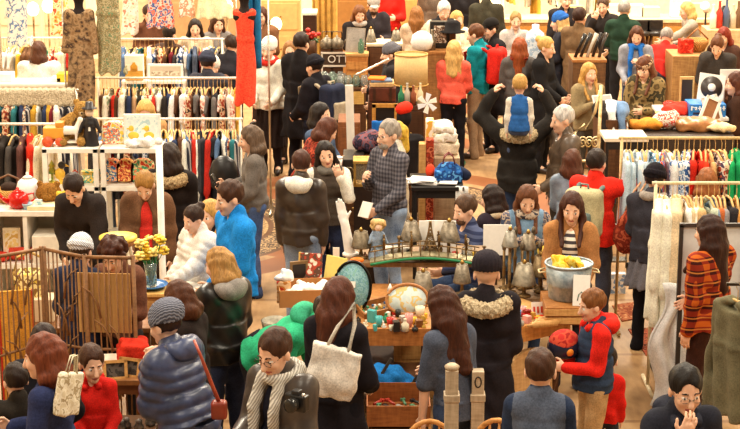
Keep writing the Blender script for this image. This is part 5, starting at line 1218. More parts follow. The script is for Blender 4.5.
G().lathe([(.09, .70), (.11, .74), (.12, .80), (.11, .80), (0, .72)], seg=20).build('bowl', M('patina', '6a6458', 'a8a08c'), t)
# slanted tray of small finds
t = thing('printer_tray', 'slanted wooden tray filled with small pale trinkets', 'tray', trin(378, 313), R(24)); t.rotation_euler = (R(14), R(-6), R(24))
G().box((0, 0, .02), (.30, .16, .02)).build('bottom', M('wood', 'b88a58'), t)
for sg in (-1, 1): G().box((0, sg * .085, .045), (.32, .014, .07)).build('side_panel', MDW, t); G().box((sg * .155, 0, .045), (.014, .17, .07)).build('end_panel', MDW, t)
for k in range(26):
    c = rr.choice([('ivory', 'ece4d4'), ('white', 'f4f0ea'), ('brass', 'c8a050'), ('green', '3c8a60'), ('blue', '3c6a9a'), ('red', 'b83a2a'), ('grey', '9a948c')])
    b = Vector((-.13 + .052 * (k % 6), -.06 + .03 * (k // 6), .048)); q = t.rotation_euler.to_matrix() @ b
    single('trinket', rr.choice((lambda: G().sph((0, 0, 0), (.016, .013, .012)), lambda: G().lathe([(.012, 0), (.015, .012), (.006, .02), (.01, .03), (0, .034)]), lambda: G().box((0, 0, .008), (.026, .018, .016))))(), M('paint', c[1]), f'tiny {c[0]} trinket in the slanted wooden tray', 'trinket', t.location + q, rr.uniform(0, 3), group='trinkets in the slanted tray')
CUP = lambda r, h: G().lathe([(r * .6, 0), (r * .9, h * .4), (r, h), (r * .88, h), (r * .7, h * .3), (0, .006)])
BOT = lambda r, h: G().lathe([(r, 0), (r, h * .55), (r * .4, h * .72), (r * .35, h * .95), (r * .45, h), (0, h)])
FIGU = lambda r, h: G().lathe([(r, 0), (r * .9, h * .1), (r * .45, h * .35), (r * .75, h * .55), (r * .3, h * .72), (r * .45, h * .86), (0, h)])
BOXY = lambda r, h: G().box((0, 0, h / 2), (r * 1.8, r * 1.4, h))
kinds = [('cup', CUP), ('bottle', BOT), ('figurine', FIGU), ('trinket_box', BOXY)]
colz = [('white', 'f2eee6'), ('ivory', 'e6dac0'), ('brass', 'b8903c'), ('red', 'c02c20'), ('blue', '3a6aa4'), ('green', '2c8058'), ('yellow', 'e4b83c'), ('brown', '7a4a28'), ('silver', 'a8a49c'), ('black', '2a2624'), ('pink', 'd8928a'), ('turquoise', '4aa8a8')]
def trinkets(spots, where, group, seed, z, rmin=.02, rmax=.04):
    r2 = random.Random(seed)
    combos = [(a, b) for a in kinds for b in colz]; r2.shuffle(combos)
    for i, (u, v) in enumerate(spots):
        k, c = combos[i % len(combos)]; r = r2.uniform(rmin, rmax); p = at(u, v, z)
        single(k[0], k[1](r, r * r2.uniform(1.6, 3.2)), M('paint', c[1], rough=.25), f'small {c[0]} {k[0].replace("_", " ")} {where}', k[0].replace('_', ' '), (p.x, p.y, z + .002), r2.uniform(0, 3), group=group)
trinkets([(366, 326), (372, 322), (379, 327), (386, 322), (390, 328), (394, 324), (399, 328), (403, 323), (409, 327), (414, 324), (419, 328), (423, 323), (384, 330), (396, 331), (405, 331), (415, 331), (398, 317), (420, 317)], 'at the front edge of the brown trinket table', 'trinkets on the brown table', 3, TZ)
trinkets([(358, 322), (364, 330), (375, 331), (388, 318), (394, 316), (401, 319), (411, 319), (417, 325), (424, 330), (426, 318), (369, 320), (382, 324), (391, 331), (407, 330)], 'among the pieces in the middle of the brown table', 'trinkets in the middle of the brown table', 14, TZ, .012, .024)
# garden gnome style red-white figure between the trays
t = thing('figurine', 'red and white porcelain figure between the oval trays', 'figurine', trin(390, 306)); G().lathe([(.032, 0), (.045, .03), (.028, .08), (.02, .10)]).build('body', M('paint', 'c8281e'), t); G().sph((0, 0, .12), .024).build('head', M('paint', 'f0dcc4'), t); G().lathe([(.026, .13), (.014, .16), (0, .19)]).build('hat', M('paint', 'f2eee8'), t)
# below the table: crate of tools with blue cloth
p = at(398, 425, .0); cy = at(398, 429, .32).y
t = carton(398, 410, cy + .35, .46, .5, .16, .30, 'low wooden crate of tools under the trinket table', M('wood', '8a4a24', 'b06c38'), 0, 'wooden_crate'); t.location.z = .30
g = G(); g.box((0, 0, -.16), (.44, .48, .28)); g.build('plinth', DKW, t)
for k in range(16):
    c = rr.choice([('red', 'a8382a'), ('steel', '8a8884'), ('blue', '3a6a9a'), ('green', '4a7a5a'), ('brass', 'b08a4a'), ('black', '2c2826')])
    gg = G(); gg.tube([(-.05, 0, 0), (.05, 0, 0)], .011, 6); gg.box((.055, 0, 0), (.025, .035, .022))
    single('hand_tool', gg, M('paint', c[1]), f'small {c[0]} tool lying in the low wooden crate', 'tool', (t.location.x - .15 + .1 * (k % 4), t.location.y - .18 + .11 * (k // 4), .34), rr.uniform(0, 3), group='tools in the low crate')
S = SDF(); S.ell((0, 0, .12), (.19, .12, .12)); S.ell((.13, .02, .06), (.12, .1, .08), k=.05)
tag(place(sdf_obj('blue_bag', S, .013, M('cloth', '2478c4'), None, folds(3, 7), .012), (aty(384, 385, cy + .75).x, cy + .74, .318)), 'crumpled bright blue bag behind the tool crate', 'bag')
t = thing('stacking_stool', 'dark slatted folding frame leaning under the trinket table', 'frame', (aty(398, 365, cy + .62).x, cy + .66, .318), 0)
for sx in (-.14, .14): G().box((sx, 0, .16), (.022, .022, .36), (0, R(30), 0)).build('rail', M('wood', '3c3834'), t)
# newel posts close to the camera
def newel(u, v, y, w, label, cap):
    p = aty(u, v, y); t = thing('newel_post', label, 'post', (p.x, y, 0)); z = p.z; m = M('wood', 'b0987a', 'd0bca0')
    G().box((0, 0, (z - .22) / 2), (w, w, z - .22)).build('shaft', m, t, .004); G().box((0, 0, z - .20), (w * 1.15, w * 1.15, .05)).build('collar', m, t, .006)
    G().box((0, 0, z - .10), (w * .92, w * .92, .16)).build('block', m, t, .005)
    if cap: G().lathe([(w * .5, 0), (w * .55, .02), (w * .3, .035)], (0, 0, z - .02), 12).build('cap', m, t)
    else: G().tube([(.02 * math.cos(a), -w * .47, z - .09 + .035 * math.sin(a)) for a in [i * PI / 8 for i in range(16)]], .005, 5, True).build('carved_ring', M('paint', '2a221c'), t)
newel(452, 366, 10.2, .085, 'weathered wooden newel post left of its pair, beside the bare arm', True)
newel(478, 367, 10.7, .085, 'weathered wooden newel post with a carved ring', False)
def bow_chair(u, v, y, label, rz=0):
    p = aty(u, v, y); z = p.z; t = thing('bow_back_chair', label, 'chair', (p.x, y, 0), rz); m = M('wood', 'c8803c', 'e8a860')
    G().tube([(.20 * math.cos(a), .05, z - .34 + .34 * math.sin(a)) for a in [i * PI / 14 for i in range(15)]], .017, 8).build('back_bow', m, t)
    for k in range(5): G().tube([(-.12 + .06 * k, .04, .46), (-.12 + .06 * k, .05, z - .34 + .34 * math.sqrt(max(0, 1 - ((-.12 + .06 * k) / .2) ** 2)))], .008, 6).build('spindle', m, t)
    for sx in (-1, 1): G().tube([(sx * .2, .05, z - .34), (sx * .19, .03, .46)], .016, 7).build('back_post', m, t)
    G().box((0, -.14, .45), (.42, .40, .035)).build('seat', m, t, .01)
    for sx in (-1, 1):
        for sy in (-.30, .02): G().tube([(sx * .17, sy, .44), (sx * .20, sy + (-.02 if sy < 0 else .03), 0)], .017, 7).build('leg', m, t)
bow_chair(430, 424, 10.25, 'orange brown bow backed chair left of the newel posts')
bow_chair(497, 423, 10.1, 'orange brown bow backed chair behind the slate waistcoat', R(-20))
# ---------------------------------------------------------------- long lamp table with iron bridge ornament
LZ = .98; yL = at(430, 262, LZ).y
xl, xr = aty(352, 262, yL).x, aty(500, 262, yL).x
t = thing('market_table', 'long dark table carrying the lampshades and the iron bridge ornament', 'table', ((xl + xr) / 2, yL + .25, 0)); w = xr - xl
G().box((0, 0, LZ - .02), (w, .55, .04)).build('tabletop', M('wood', '7a5c40', 'a08262'), t, .004)
for a in (-1, 1):
    for b in (-1, 1): G().box((a * (w / 2 - .05), b * .22, LZ / 2 - .02), (.06, .06, LZ - .04)).build('leg', DKW, t)
zl = LZ + .002
# arched model bridge with green base edge
p = aty(425, 270, yL - .06)
t = thing('model_bridge', 'long arched iron model bridge with a green edge', 'model', (p.x, yL - .02, zl)); L = aty(478, 265, yL).x - aty(369, 265, yL).x
arc = lambda f, z, dy=0: (-L / 2 + L * f, dy + -.10 * math.sin(f * PI) * 0 , z + .055 * math.sin(f * PI))
N = 22
deck = G()
for i in range(N):
    f0, f1 = i / N, (i + 1) / N; a, b = Vector(arc(f0, 0)), Vector(arc(f1, 0))
    deck.box((a + b) / 2 + Vector((0, 0, .012)), ((b - a).length + .004, .15, .022), (0, -math.atan2(b.z - a.z, b.x - a.x), 0))
deck.build('deck', M('patina', '8a7c5c', 'c8bc98'), t)
for sy in (-1, 1):
    G().tube([arc(i / N, .002, sy * .078) for i in range(N + 1)], .012, 6).build('green_edge', M('paint', '147a4c'), t); G().tube([arc(i / N, .11, sy * .07) for i in range(N + 1)], .006, 6).build('railing', BRZ, t)
    for k in range(12):
        f = (k + .5) / 12; G().tube([arc(f, .02, sy * .07), arc(f, .11, sy * .07)], .005, 5).build('baluster', BRZ, t)
    for k in range(4):
        f = (k + .5) / 4; q = Vector(arc(f, .11, sy * .07)); G().lathe([(.012, 0), (.010, .05), (.016, .055), (.006, .07), (.012, .085), (0, .095)], q, 8).build('lamp_finial', BRZ, t)
# lampshades on stems
def cone_lamp(u, vb, y, z0, h, r0, r1, label, m=SIL, stem=True, shade_h=None):
    """lamp standing at z0 whose shade's bottom rim shows at row vb"""
    p = aty(u, vb, y); t = thing('table_lamp', label, 'lamp', (p.x, y, z0)); zb = max(p.z - z0, .03); hh = shade_h or h
    if zb > .06: G().lathe([(.055, 0), (.06, .012), (.02, .025), (.013, .06), (.013, zb + hh * .8)], seg=14).build('base', BRZ, t)
    G().lathe([(r0, zb), (r0 * .98, zb + .008), (r1, zb + hh), (r1 * .9, zb + hh), (r0 * .93, zb + .01)], seg=26).build('lamp_shade', m, t)
    G().lathe([(.012, zb + hh), (.020, zb + hh + .012), (.012, zb + hh + .03), (0, zb + hh + .04)], seg=10).build('finial', M('metal', 'b08a4c'), t)
    return t
yq = yL + .12
cone_lamp(411, 239, yq, zl, .155, .095, .05, 'grey pleated cone lampshade left of the tower model')
cone_lamp(449, 240, yq, zl, .155, .095, .05, 'grey pleated cone lampshade right of the tower model')
cone_lamp(361, 247, yq, zl, .135, .085, .055, 'brown grey drum lampshade behind the teal oval tray', M('patina', '5c5040', '8a7c66'))
cone_lamp(462, 282, yL - .42, LZ - .16, .15, .075, .045, 'silver cone lampshade just in front of the cream fur collar')
cone_lamp(423, 289, yL - .45, LZ - .16, .14, .085, .055, 'grey drum lampshade below the model bridge', M('patina', '665c4e', '9a8e7c'))
t = thing('side_table', 'small tan wooden stand below the model bridge', 'stand', (aty(432, 290, yL - .42).x, yL - .48, 0))
G().box((0, 0, (LZ - .16) / 2), (.62, .3, LZ - .166)).build('body', LTW, t, .005); G().box((0, -.152, (LZ - .16) * .6), (.5, .012, .3)).build('door', M('wood', 'b07c42', 'd0a060'), t, .004)
# Eiffel-like lattice tower model: plain generic iron tower
t = thing('tower_model', 'bronze lattice tower model between two cone lampshades', 'model', (aty(430, 262, yq).x, yq, zl)); 
hT = aty(430, 221, yq).z - zl
prof = lambda f: .075 * (1 - f) ** 1.9 + .008
for sx in (-1, 1):
    for sy in (-1, 1): G().tube([(sx * prof(f), sy * prof(f), hT * f) for f in [i / 12 for i in range(13)]], [.011 - .007 * i / 12 for i in range(13)], 5).build('leg', BRZ, t)
for z_ in (.18, .38, .62): G().box((0, 0, hT * z_), (prof(z_) * 2.5, prof(z_) * 2.5, .014)).build('platform', BRZ, t)
lat = G()
for i in range(9):
    f0, f1 = i / 10, (i + 1) / 10
    for s1 in (-1, 1):
        for ax in (0, 1):
            for sg in (-1, 1):
                a = [sg * prof(f0), s1 * prof(f0)]; b = [-sg * prof(f1), s1 * prof(f1)]
                if ax: a.reverse(); b.reverse()
                lat.tube([(a[0], a[1], hT * f0), (b[0], b[1], hT * f1)], .0035, 4)
lat.build('lattice', BRZ, t); G().tube([(0, 0, hT * .88), (0, 0, hT)], .005, 5).build('spire', BRZ, t)
# white boards behind the lamps
for (u0, u1, v0, v1, dy, lb) in ((419, 435, 221, 256, .24, 'white board behind the tower model, left of its pair'), (433, 456, 221, 255, .28, 'white board behind the right cone lampshade'), (483, 512, 225, 258, .20, 'white board between the seated pair and the cone lampshades')):
    a, b = aty(u0, v1, yL + dy), aty(u1, v0, yL + dy); single('white_board', G().box((0, 0, (b.z - zl) / 2), (b.x - a.x, .012, b.z - zl)), M('paper', 'f4f0ea'), lb, 'board', ((a.x + b.x) / 2, yL + dy, zl), R(rr.uniform(-8, 8)), R(-3), bevel=.002)
# doll with fair curls and a blue grey dress
t = thing('doll', 'doll with fair curls and a silvery blue dress beside the model bridge', 'doll', (aty(378, 262, yq - .02).x, yq - .02, zl)); dz = aty(378, 219, yq).z - zl; f = dz / .38
S = SDF(); S.fru((0, 0, 0), (0, 0, .20 * f), (.085, .075), (.04, .035), k=.01); S.cap((0, 0, .2 * f), (0, 0, .26 * f), .042, .034, k=.02)
for sd in (-1, 1): S.cap((sd * .04, 0, .25 * f), (sd * .075, -.03, .16 * f), .016, .012, k=.01)
sdf_obj('dress', S, .009, M('cloth', '8a9aae'), t, folds(4, 2), .005)
S = SDF(); S.ell((0, 0, .315 * f), (.042, .042, .05), k=0); S.ell((0, -.042, .305 * f), .008, k=.004); S.cap((0, 0, .25 * f), (0, 0, .29 * f), .016, k=.01); sdf_obj('head', S, .008, M('skin', 'ecc8ac'), t)
S = SDF()
for k in range(16):
    a = k * 2 * PI / 16; S.ell((.05 * math.cos(a), .016 + .04 * math.sin(a), (.325 + .03 * math.sin(k * 2.3)) * f), .021, k=.008)
S.ell((0, .012, .352 * f), (.048, .045, .03), k=.02); S.ell((0, -.055, .305 * f), (.03, .035, .04), sub=True); sdf_obj('hair', S, .008, M('hair', 'd8b070'), t)
t = thing('decanter', 'clear glass decanter on the long lamp table', 'decanter', (aty(467, 260, yq).x, yq, zl)); dz = aty(467, 238, yq).z - zl
G().lathe([(.045, 0), (.052, .02), (.045, dz * .5), (.014, dz * .62), (.013, dz * .8), (.022, dz * .84), (.015, dz * .84), (.01, dz * .6), (.038, dz * .48), (.04, .02), (0, .015)], seg=18).build('body', M('glass', 'e4e6e4'), t); G().sph((0, 0, dz * .92), (.018, .018, dz * .08)).build('stopper', M('glass', 'e4e6e4'), t)
def candlestick(u, vb, vt, y, label, m=BRZ):
    b = aty(u, vb, y); h = aty(u, vt, y).z - zl
    single('candlestick', G().lathe([(.034, 0), (.036, .01), (.012, .025), (.017, h * .3), (.008, h * .5), (.015, h * .72), (.008, h * .82), (.019, h * .92), (.014, h), (0, h)], seg=12), m, label, 'candlestick', (b.x, y, zl))
candlestick(399, 266, 236, yq - .03, 'slim bronze candlestick left of the grey cone lampshades'); candlestick(441, 262, 245, yq - .05, 'small bronze candlestick beside the tower model'); candlestick(484, 262, 246, yq, 'bronze candlestick in front of the white board'); candlestick(370, 266, 240, yq - .02, 'tall bronze candlestick by the doll'); candlestick(392, 264, 248, yq - .04, 'short bronze candlestick right of the doll', SIL)
single('orange_toy', G().sph((0, 0, .025), (.06, .03, .026)), M('paint', 'e87a20'), 'small orange toy boat in front of the brown grey lampshade', 'toy', (aty(357, 255, yL - .02).x, yL - .04, zl))
for u_, lb in ((388, 'white china cup under the left cone lampshade'), (396, 'second white china cup beside the slim candlestick'), (405, 'cream china jug under the left cone lampshade')):
    t = thing('china_cup', lb, 'cup', (aty(u_, 255, yq + .06).x, yq + .1, zl)); G().lathe([(.02, 0), (.036, .03), (.04, .07), (.036, .07), (.03, .03), (0, .008)]).build('bowl', M('paint', 'f0e8da', rough=.2), t); G().tube([(.036, 0, .06), (.06, 0, .055), (.058, 0, .025), (.034, 0, .02)], .005, 6).build('handle', M('paint', 'f0e8da', rough=.2), t)
trinkets([(384, 258), (409, 257), (416, 259), (424, 257), (455, 258), (460, 260), (474, 258), (479, 261), (365, 258), (436, 258)], 'on the long lamp table behind the model bridge', 'trinkets on the lamp table', 21, LZ, .018, .03)
# white plaster hand and forearm, standing upright
p = aty(347, 240, yL + .16)
t = thing('plaster_hand', 'tall white plaster hand and forearm standing on the lamp table', 'sculpture', (p.x, yL + .2, zl)); hz = aty(340, 200, yL + .16).z - zl
S = SDF(); S.cap((.03, 0, 0), (-.02, 0, hz * .58), .048, .036, k=.02); S.ell((-.035, 0, hz * .70), (.042, .022, .055), k=.03)
for k, (dx, ln) in enumerate(((-.030, .8), (-.011, 1.0), (.010, .93), (.028, .72))): S.cap((-.04 + dx, 0, hz * .76), (-.058 + dx, -.006, hz * (.76 + .24 * ln)), .012, .009, k=.004)
S.cap((-.005, 0, hz * .64), (.028, -.01, hz * .78), .013, .010, k=.01)
sdf_obj('hand', S, .008, M('paint', 'f6f2ec'), t); G().lathe([(.07, 0), (.07, .02), (.05, .03)], (.03, 0, 0), 18).build('base', M('paint', 'e8e2d8'), t)
single('small_sign', G().box((0, 0, .045), (.055, .01, .09)), M('paper', 'f2e8d8'), 'small white tag beside the plaster hand', 'tag', (aty(336, 226, yL + .1).x, yL + .12, zl))
# ---------------------------------------------------------------- right antiques table
RZ = .82
E0, E1 = at(507, 330, RZ), at(563, 317, RZ)
ed = E1 - E0; ang = math.atan2(ed.y, ed.x); Lr = ed.length + .12
mid = (E0 + E1) / 2; nrm = Vector((-math.sin(ang), math.cos(ang), 0))
c = mid + nrm * .385
t = thing('market_table', 'angled wooden table edge-on to the boy in the navy vest, full of kitchen things', 'table', (c.x, c.y, 0), ang)
G().box((0, 0, RZ - .02), (Lr, .75, .04)).build('tabletop', LTW, t, .004); G().box((0, -.385, RZ - .06), (Lr + .02, .03, .13)).build('front_board', M('wood', 'b87434', 'd89850'), t, .004)
for a in (-1, 1):
    for b in (-1, 1): G().tube([(a * (Lr / 2 - .06), b * .30, RZ - .04), (a * (Lr / 2 - .04), b * .33, .45), (a * (Lr / 2 - .08), b * .29, .15), (a * (Lr / 2 - .02), b * .32, 0)], [.03, .034, .018, .026], 9).build('leg', DKW, t)
panel = c - nrm * .30
single('headboard', G().prism([(-.20, 0), (.20, 0), (.20, .52)] + [(.20 * math.cos(a), .52 + .10 * math.sin(a)) for a in [i * PI / 8 for i in range(1, 8)]] + [(-.20, .52)], .05), M('wood', 'b88a54', 'd0a874'), 'arched tan wooden headboard leaning beneath the angled table', 'headboard', (panel.x + .02, panel.y - .10, .0), ang, R(-4))
zr = RZ + .002
def rt(u, v): p = at(u, 315 + (v - 302) * .62, RZ); return Vector((p.x, p.y, zr))
# galvanised tub on a box behind the table
TBY = 13.12
p = aty(568, 297, TBY); 
hc = p.z - zr
t = thing('wooden_crate', 'flat wooden crate that carries the galvanised tub', 'crate', (p.x, TBY - .05, zr)); G().box((0, 0, hc / 2), (.40, .46, hc - .003)).build('body', MDW, t, .004)
for k in range(2): G().box((0, -.236, hc * (.27 + .46 * k)), (.42, .012, hc * .34)).build('slat', LTW, t)
t = thing('galvanised_tub', 'round galvanised metal tub holding yellow cloths', 'tub', (p.x, TBY, p.z)); hz = aty(568, 263, TBY).z - p.z; rt_ = (aty(592, 262, TBY).x - aty(545, 262, TBY).x) / 2
GAL = M('patina', '7a8890', 'b4bcc0')
G().lathe([(rt_ * .82, 0), (rt_ * .84, .01), (rt_ * .90, hz * .4), (rt_ * .93, hz * .42), (rt_ * .92, hz * .46), (rt_, hz), (rt_ * .96, hz), (rt_ * .8, .02), (0, .015)], seg=36).build('body', GAL, t); G().tube([(rt_ * math.cos(i * PI / 18), rt_ * math.sin(i * PI / 18), hz) for i in range(36)], .010, 7, True).build('rim', GAL, t)
for sd in (-1, 1): G().tube([(sd * (rt_ + .0), -.05, hz * .80), (sd * (rt_ + .05), -.04, hz * .76), (sd * (rt_ + .05), .04, hz * .76), (sd * rt_, .05, hz * .80)], .007, 6).build('handle', M('wood', 'd8c090'), t)
for i, (dx, dy, lb) in enumerate(((-.07, -.04, 'yellow cloth bundle at the left of the galvanised tub'), (.05, -.02, 'yellow and black checked cloth bundle in the galvanised tub'))):
    S = SDF()
    for q in range(6): S.ell((rr.uniform(-.05, .05), rr.uniform(-.05, .05), rr.uniform(-.02, .05)), (rr.uniform(.03, .055), rr.uniform(.03, .05), .035), rotm(rr.random(), rr.random(), 0), k=.02)
    tag(place(sdf_obj('yellow_cloth', S, .009, M('print', 'ecc03c', 'f2d460', 'e8b02c', '6a5430' if i else 'f0c850'), None, folds(4, i), .008), (p.x + dx, TBY + dy, p.z + hz * .97)), lb, 'cloth')
t = thing('price_card', 'white hand lettered card in front of the galvanised tub', 'card', Vector((aty(581, 298, TBY - .22).x, TBY - .235, p.z)), R(-8)); t.rotation_euler[0] = R(-10); G().box((0, 0, .12), (.13, .006, .24)).build('sheet', M('paper', 'f6f4ee'), t); G().tube([(-.03, -.005, .04), (-.02, -.005, .09), (.0, -.005, .11), (.02, -.005, .09), (.03, -.005, .04)], .004, 4).build('drawn_line', M('paint', '4a6a5a'), t)
# silver cone lampshades on stems at the left of this table
yr = 13.60
table('lamp_table', 'narrow dark table carrying the cluster of silver lampshades', (aty(524, 300, 13.72).x, 13.74), (.62, .38), RZ, M('wood', '7a5c40', 'a08262'), DKW)
cone_lamp(524, 284, yr, zr, .17, .10, .06, 'large silver cone lampshade at the front of the cluster by the tub', M('patina', '665e50', '9c9280'))
cone_lamp(541, 275, yr + .12, zr, .165, .085, .05, 'brown silver cone lampshade nearest the galvanised tub', M('patina', '5a4a36', '8e7858'))
cone_lamp(510, 246, yr + .10, zr, .13, .07, .035, 'pale silver cone lampshade highest in the cluster on the left', M('patina', '6a645a', 'a09a8e'))
cone_lamp(528, 249, yr + .26, zr, .13, .07, .04, 'silver cone lampshade at the back of the cluster')
for k in range(7):
    t = thing('lamp_stand', f'bare brass lamp stem in the lampshade cluster, {ORD[k]} of seven from the left', 'lamp stand', (aty(504 + 6 * k, 262, yr + .2).x, yr + .20 + .05 * (k % 3), zr), 0, 'bare lamp stems'); h = .34 + .05 * (k % 3)
    G().lathe([(.04, 0), (.045, .012), (.012, .03), (.014, h * .5), (.02, h * .55), (.010, h * .6), (.012, h)], seg=10).build('base', BRZ, t); G().lathe([(.016, h), (.02, h + .03), (.012, h + .06), (0, h + .07)], seg=10).build('socket', SIL, t)
t = thing('toy_car', 'red toy car at the front of the kitchen things', 'toy', rt(527, 307), R(30)); G().box((0, 0, .03), (.11, .055, .03)).build('body', M('paint', 'b81c16', rough=.2), t, .008); G().box((-.005, 0, .055), (.055, .048, .03)).build('cabin', M('paint', '8a1812', rough=.2), t, .008)
for sx in (-.035, .035):
    for sy in (-.03, .03): G().cyl((sx, sy - .005, .016), (sx, sy + .005, .016), .016).build('wheel', M('paint', '1c1816'), t)
t = thing('picture_card', 'white card printed with small red figures beside the lampshades', 'card', rt(538, 304), R(10)); t.rotation_euler[0] = R(-12); G().box((0, 0, .055), (.10, .006, .11)).build('sheet', M('paper', 'f4eee4'), t)
for k in range(3): G().box((-.03 + .03 * k, -.005, .05), (.014, .004, .05)).build('printed_figure', M('paint', 'c83a24'), t)
single('book', G().box((0, 0, .01), (.14, .11, .02)), M('print', 'e8b83c', 'd83a2a', 'f0d060', scale=.5), 'red and yellow book lying on the kitchen table', 'book', rt(543, 309), R(14), bevel=.003)
S = SDF(); S.box((0, 0, .008), (.10, .07, .006), rad=.004); tag(place(sdf_obj('teal_cloth', S, .008, M('print', '3c9a90', 'e8e8e0', '5ab0a8'), None, folds(3, 2), .006), rt(566, 310), R(20)), 'teal and white cloth beside the cutlery', 'cloth')
for k in range(6):
    g = G(); g.box((0, 0, .004), (.13, .012, .006)); g.sph((.075, 0, .005), (.022, .013, .004), 10)
    single('spoon', g, M('metal', 'c8c4bc', rough=.2), 'silver spoon in the row of cutlery on the kitchen table', 'spoon', rt(548 + 4 * k, 311 - k * .8), R(35), group='row of spoons')
for k in range(3): single('rolling_pin', G().lathe([(.008, -.15), (.012, -.11), (.026, -.10), (.026, .10), (.012, .11), (.008, .15)], axis=(1, .35, 0)), LTW, ('wooden rolling pin at the front edge of the kitchen table', 'wooden rolling pin in the middle of three', 'wooden rolling pin nearest the spoons')[k], 'rolling pin', rt(545 + 3 * k, 322 - 4 * k) + Vector((0, 0, .027)), group='rolling pins')
trinkets([(512, 314), (517, 320), (522, 317), (520, 326), (527, 323), (533, 319), (514, 326), (530, 314), (536, 325), (553, 317), (509, 312), (516, 313), (560, 318), (566, 314)], 'on the kitchen table beside the cream fur collar', 'trinkets on the kitchen table', 8, RZ, .018, .034)
single('toy_plush', G().sph((0, 0, 0), (.05, .04, .045)), M('print', 'e8c040', 'f2d868', '7aa0c8'), 'yellow and blue toy held by the woman in the denim vest', 'toy', aty(543, 251, P['denim_woman']['hands'][0].y - .03) )
# ================================================================== centre and back: furniture stacks, jar stall, back counters
def pile(u, v, y, sx, sy, sz, label, m, name='storage_box', z0=0.0, rz=0, bevel=.006, lid=None, handle=False, cat='box'):
    """a chest or box whose front bottom edge shows at row v on the ground of height z0, or at distance y"""
    p = aty(u, v, y); t = thing(name, label, cat, (p.x, y + sy / 2, z0), rz)
    G().box((0, 0, sz / 2), (sx, sy, sz - .002)).build('body', m, t, bevel)
    if lid: G().box((0, 0, sz - .02), (sx + .02, sy + .02, .05)).build('lid', lid, t, .004)
    if handle: G().tube([(-.05, -sy / 2, sz * .55), (-.04, -sy / 2 - .03, sz * .53), (.04, -sy / 2 - .03, sz * .53), (.05, -sy / 2, sz * .55)], .008, 6).build('handle', M('metal', 'b89858'), t)
    return t
def px_box(u0, u1, v0, v1, y, depth, z0, label, m, name='storage_box', cat='box', **kw):
    """box whose front face covers the pixel rectangle at distance y, standing at z0 below it"""
    a, b = aty(u0, v1, y), aty(u1, v0, y); z0 = a.z if z0 is None else z0
    t = thing(name, label, cat, ((a.x + b.x) / 2, y + depth / 2, z0), kw.get('rz', 0)); h = b.z - z0; w = b.x - a.x
    G().box((0, 0, h / 2), (w, depth, h - .003)).build('body', m, t, kw.get('bevel', .006))
    if 'drawers' in kw:
        n = kw['drawers']
        for k in range(n):
            z_ = h * (k + .5) / n; dr = G().box((0, -depth / 2 - .006, z_), (w * .86, .016, h / n * .8)).build('drawer', kw.get('dm', m), t, .003); G().sph((0, -depth / 2 - .02, z_), .014, 8).build('knob', M('metal', 'b08c50'), dr)
    if 'lid' in kw: G().box((0, 0, h - .015), (w + .02, depth + .02, .035)).build('lid', kw['lid'], t, .004)
    if 'straps' in kw:
        for sx in (-.3, .3): G().box((sx * w, -depth / 2 - .004, h / 2), (.03, .01, h)).build('strap', M('shiny', '3a2014'), t)
    t['_w'] = w; del t['_w']
    return t, h, w
# --- jar stall
JY = 22.5
t, h, w = px_box(322, 366, 88, 130, JY, .7, 0, 'dark wooden counter of the jar stall', M('wood', '4a2e1c', '6a4428'), 'stall_counter', 'counter', lid=DKW)
top = h + .005; ox = t.location.x
G().box((w * .18, -.356, h * .86), (w * .55, .012, h * .18)).build('front_panel', M('wood', 'd8a450', 'ecc478'), t)
for r_ in range(3):
    for k in range(6):
        single('glass_jar', G().lathe([(.045, 0), (.05, .01), (.05, .11), (.036, .13), (.036, .15), (.03, .15), (.03, .13), (.044, .11), (.044, .012), (0, .01)], seg=12), M('glass', ('dfe8e0', 'c8dccf', 'e8ece8')[k % 3]), 'clear glass jar in the rows standing on the jar stall', 'jar', (ox - .26 + .105 * k + .03 * (r_ % 2), JY + .08 + .13 * r_, top), group='glass jars on the jar stall')
a, b = aty(322, 66, JY + .55), aty(352, 53, JY + .55)
t = thing('shop_sign', 'dark framed sign with white letters above the glass jars', 'sign', ((a.x + b.x) / 2, JY + .56, top)); w2, zb, zt_ = b.x - a.x, a.z - top, b.z - top
G().box((0, .012, (zb + zt_) / 2), (w2, .012, zt_ - zb)).build('board', M('paint', '4a3628'), t)
fr = G()
for z_ in (zb, zt_): fr.box((0, 0, z_), (w2 + .03, .03, .022))
for sx in (-1, 1): fr.box((sx * w2 / 2, 0, (zt_) / 2), (.022, .03, zt_))
fr.build('frame', M('paint', 'e8dccc'), t)
def text(body, size, loc, mat, parent, name='lettering', rot=(PI / 2, 0, 0), ext=.004):
    cu = bpy.data.curves.new(name, 'FONT'); cu.body = body; cu.size = size; cu.extrude = ext; cu.align_x = 'CENTER'; cu.align_y = 'CENTER'
    o = link(bpy.data.objects.new(name, cu)); me = bpy.data.meshes.new_from_object(o.evaluated_get(bpy.context.evaluated_depsgraph_get())); bpy.data.objects.remove(o)
    o = link(bpy.data.objects.new(name, me)); o.parent = parent; o.location = loc; o.rotation_euler = rot; me.materials.clear(); me.materials.append(mat); return o
text('OTTI', (zt_ - zb) * .8, (w2 * .08, -.004, (zb + zt_) / 2), M('paint', 'f4ece0'), t)
t, h2, w_ = px_box(346, 368, 54, 84, JY + .12, .3, top, 'orange brown wooden crate right of the glass jars', M('wood', 'a8642c', 'd08c48'), 'wooden_crate', 'crate', lid=LTW)
zc = top + h2 + .004; cx = t.location.x
for k in range(2): G().box((0, -.156, h2 * (.3 + .34 * k)), (w_ * .9, .01, h2 * .24)).build('slat', M('wood', 'c07c3c', 'e0a058'), t)
a = aty(356, 29, JY + .2)
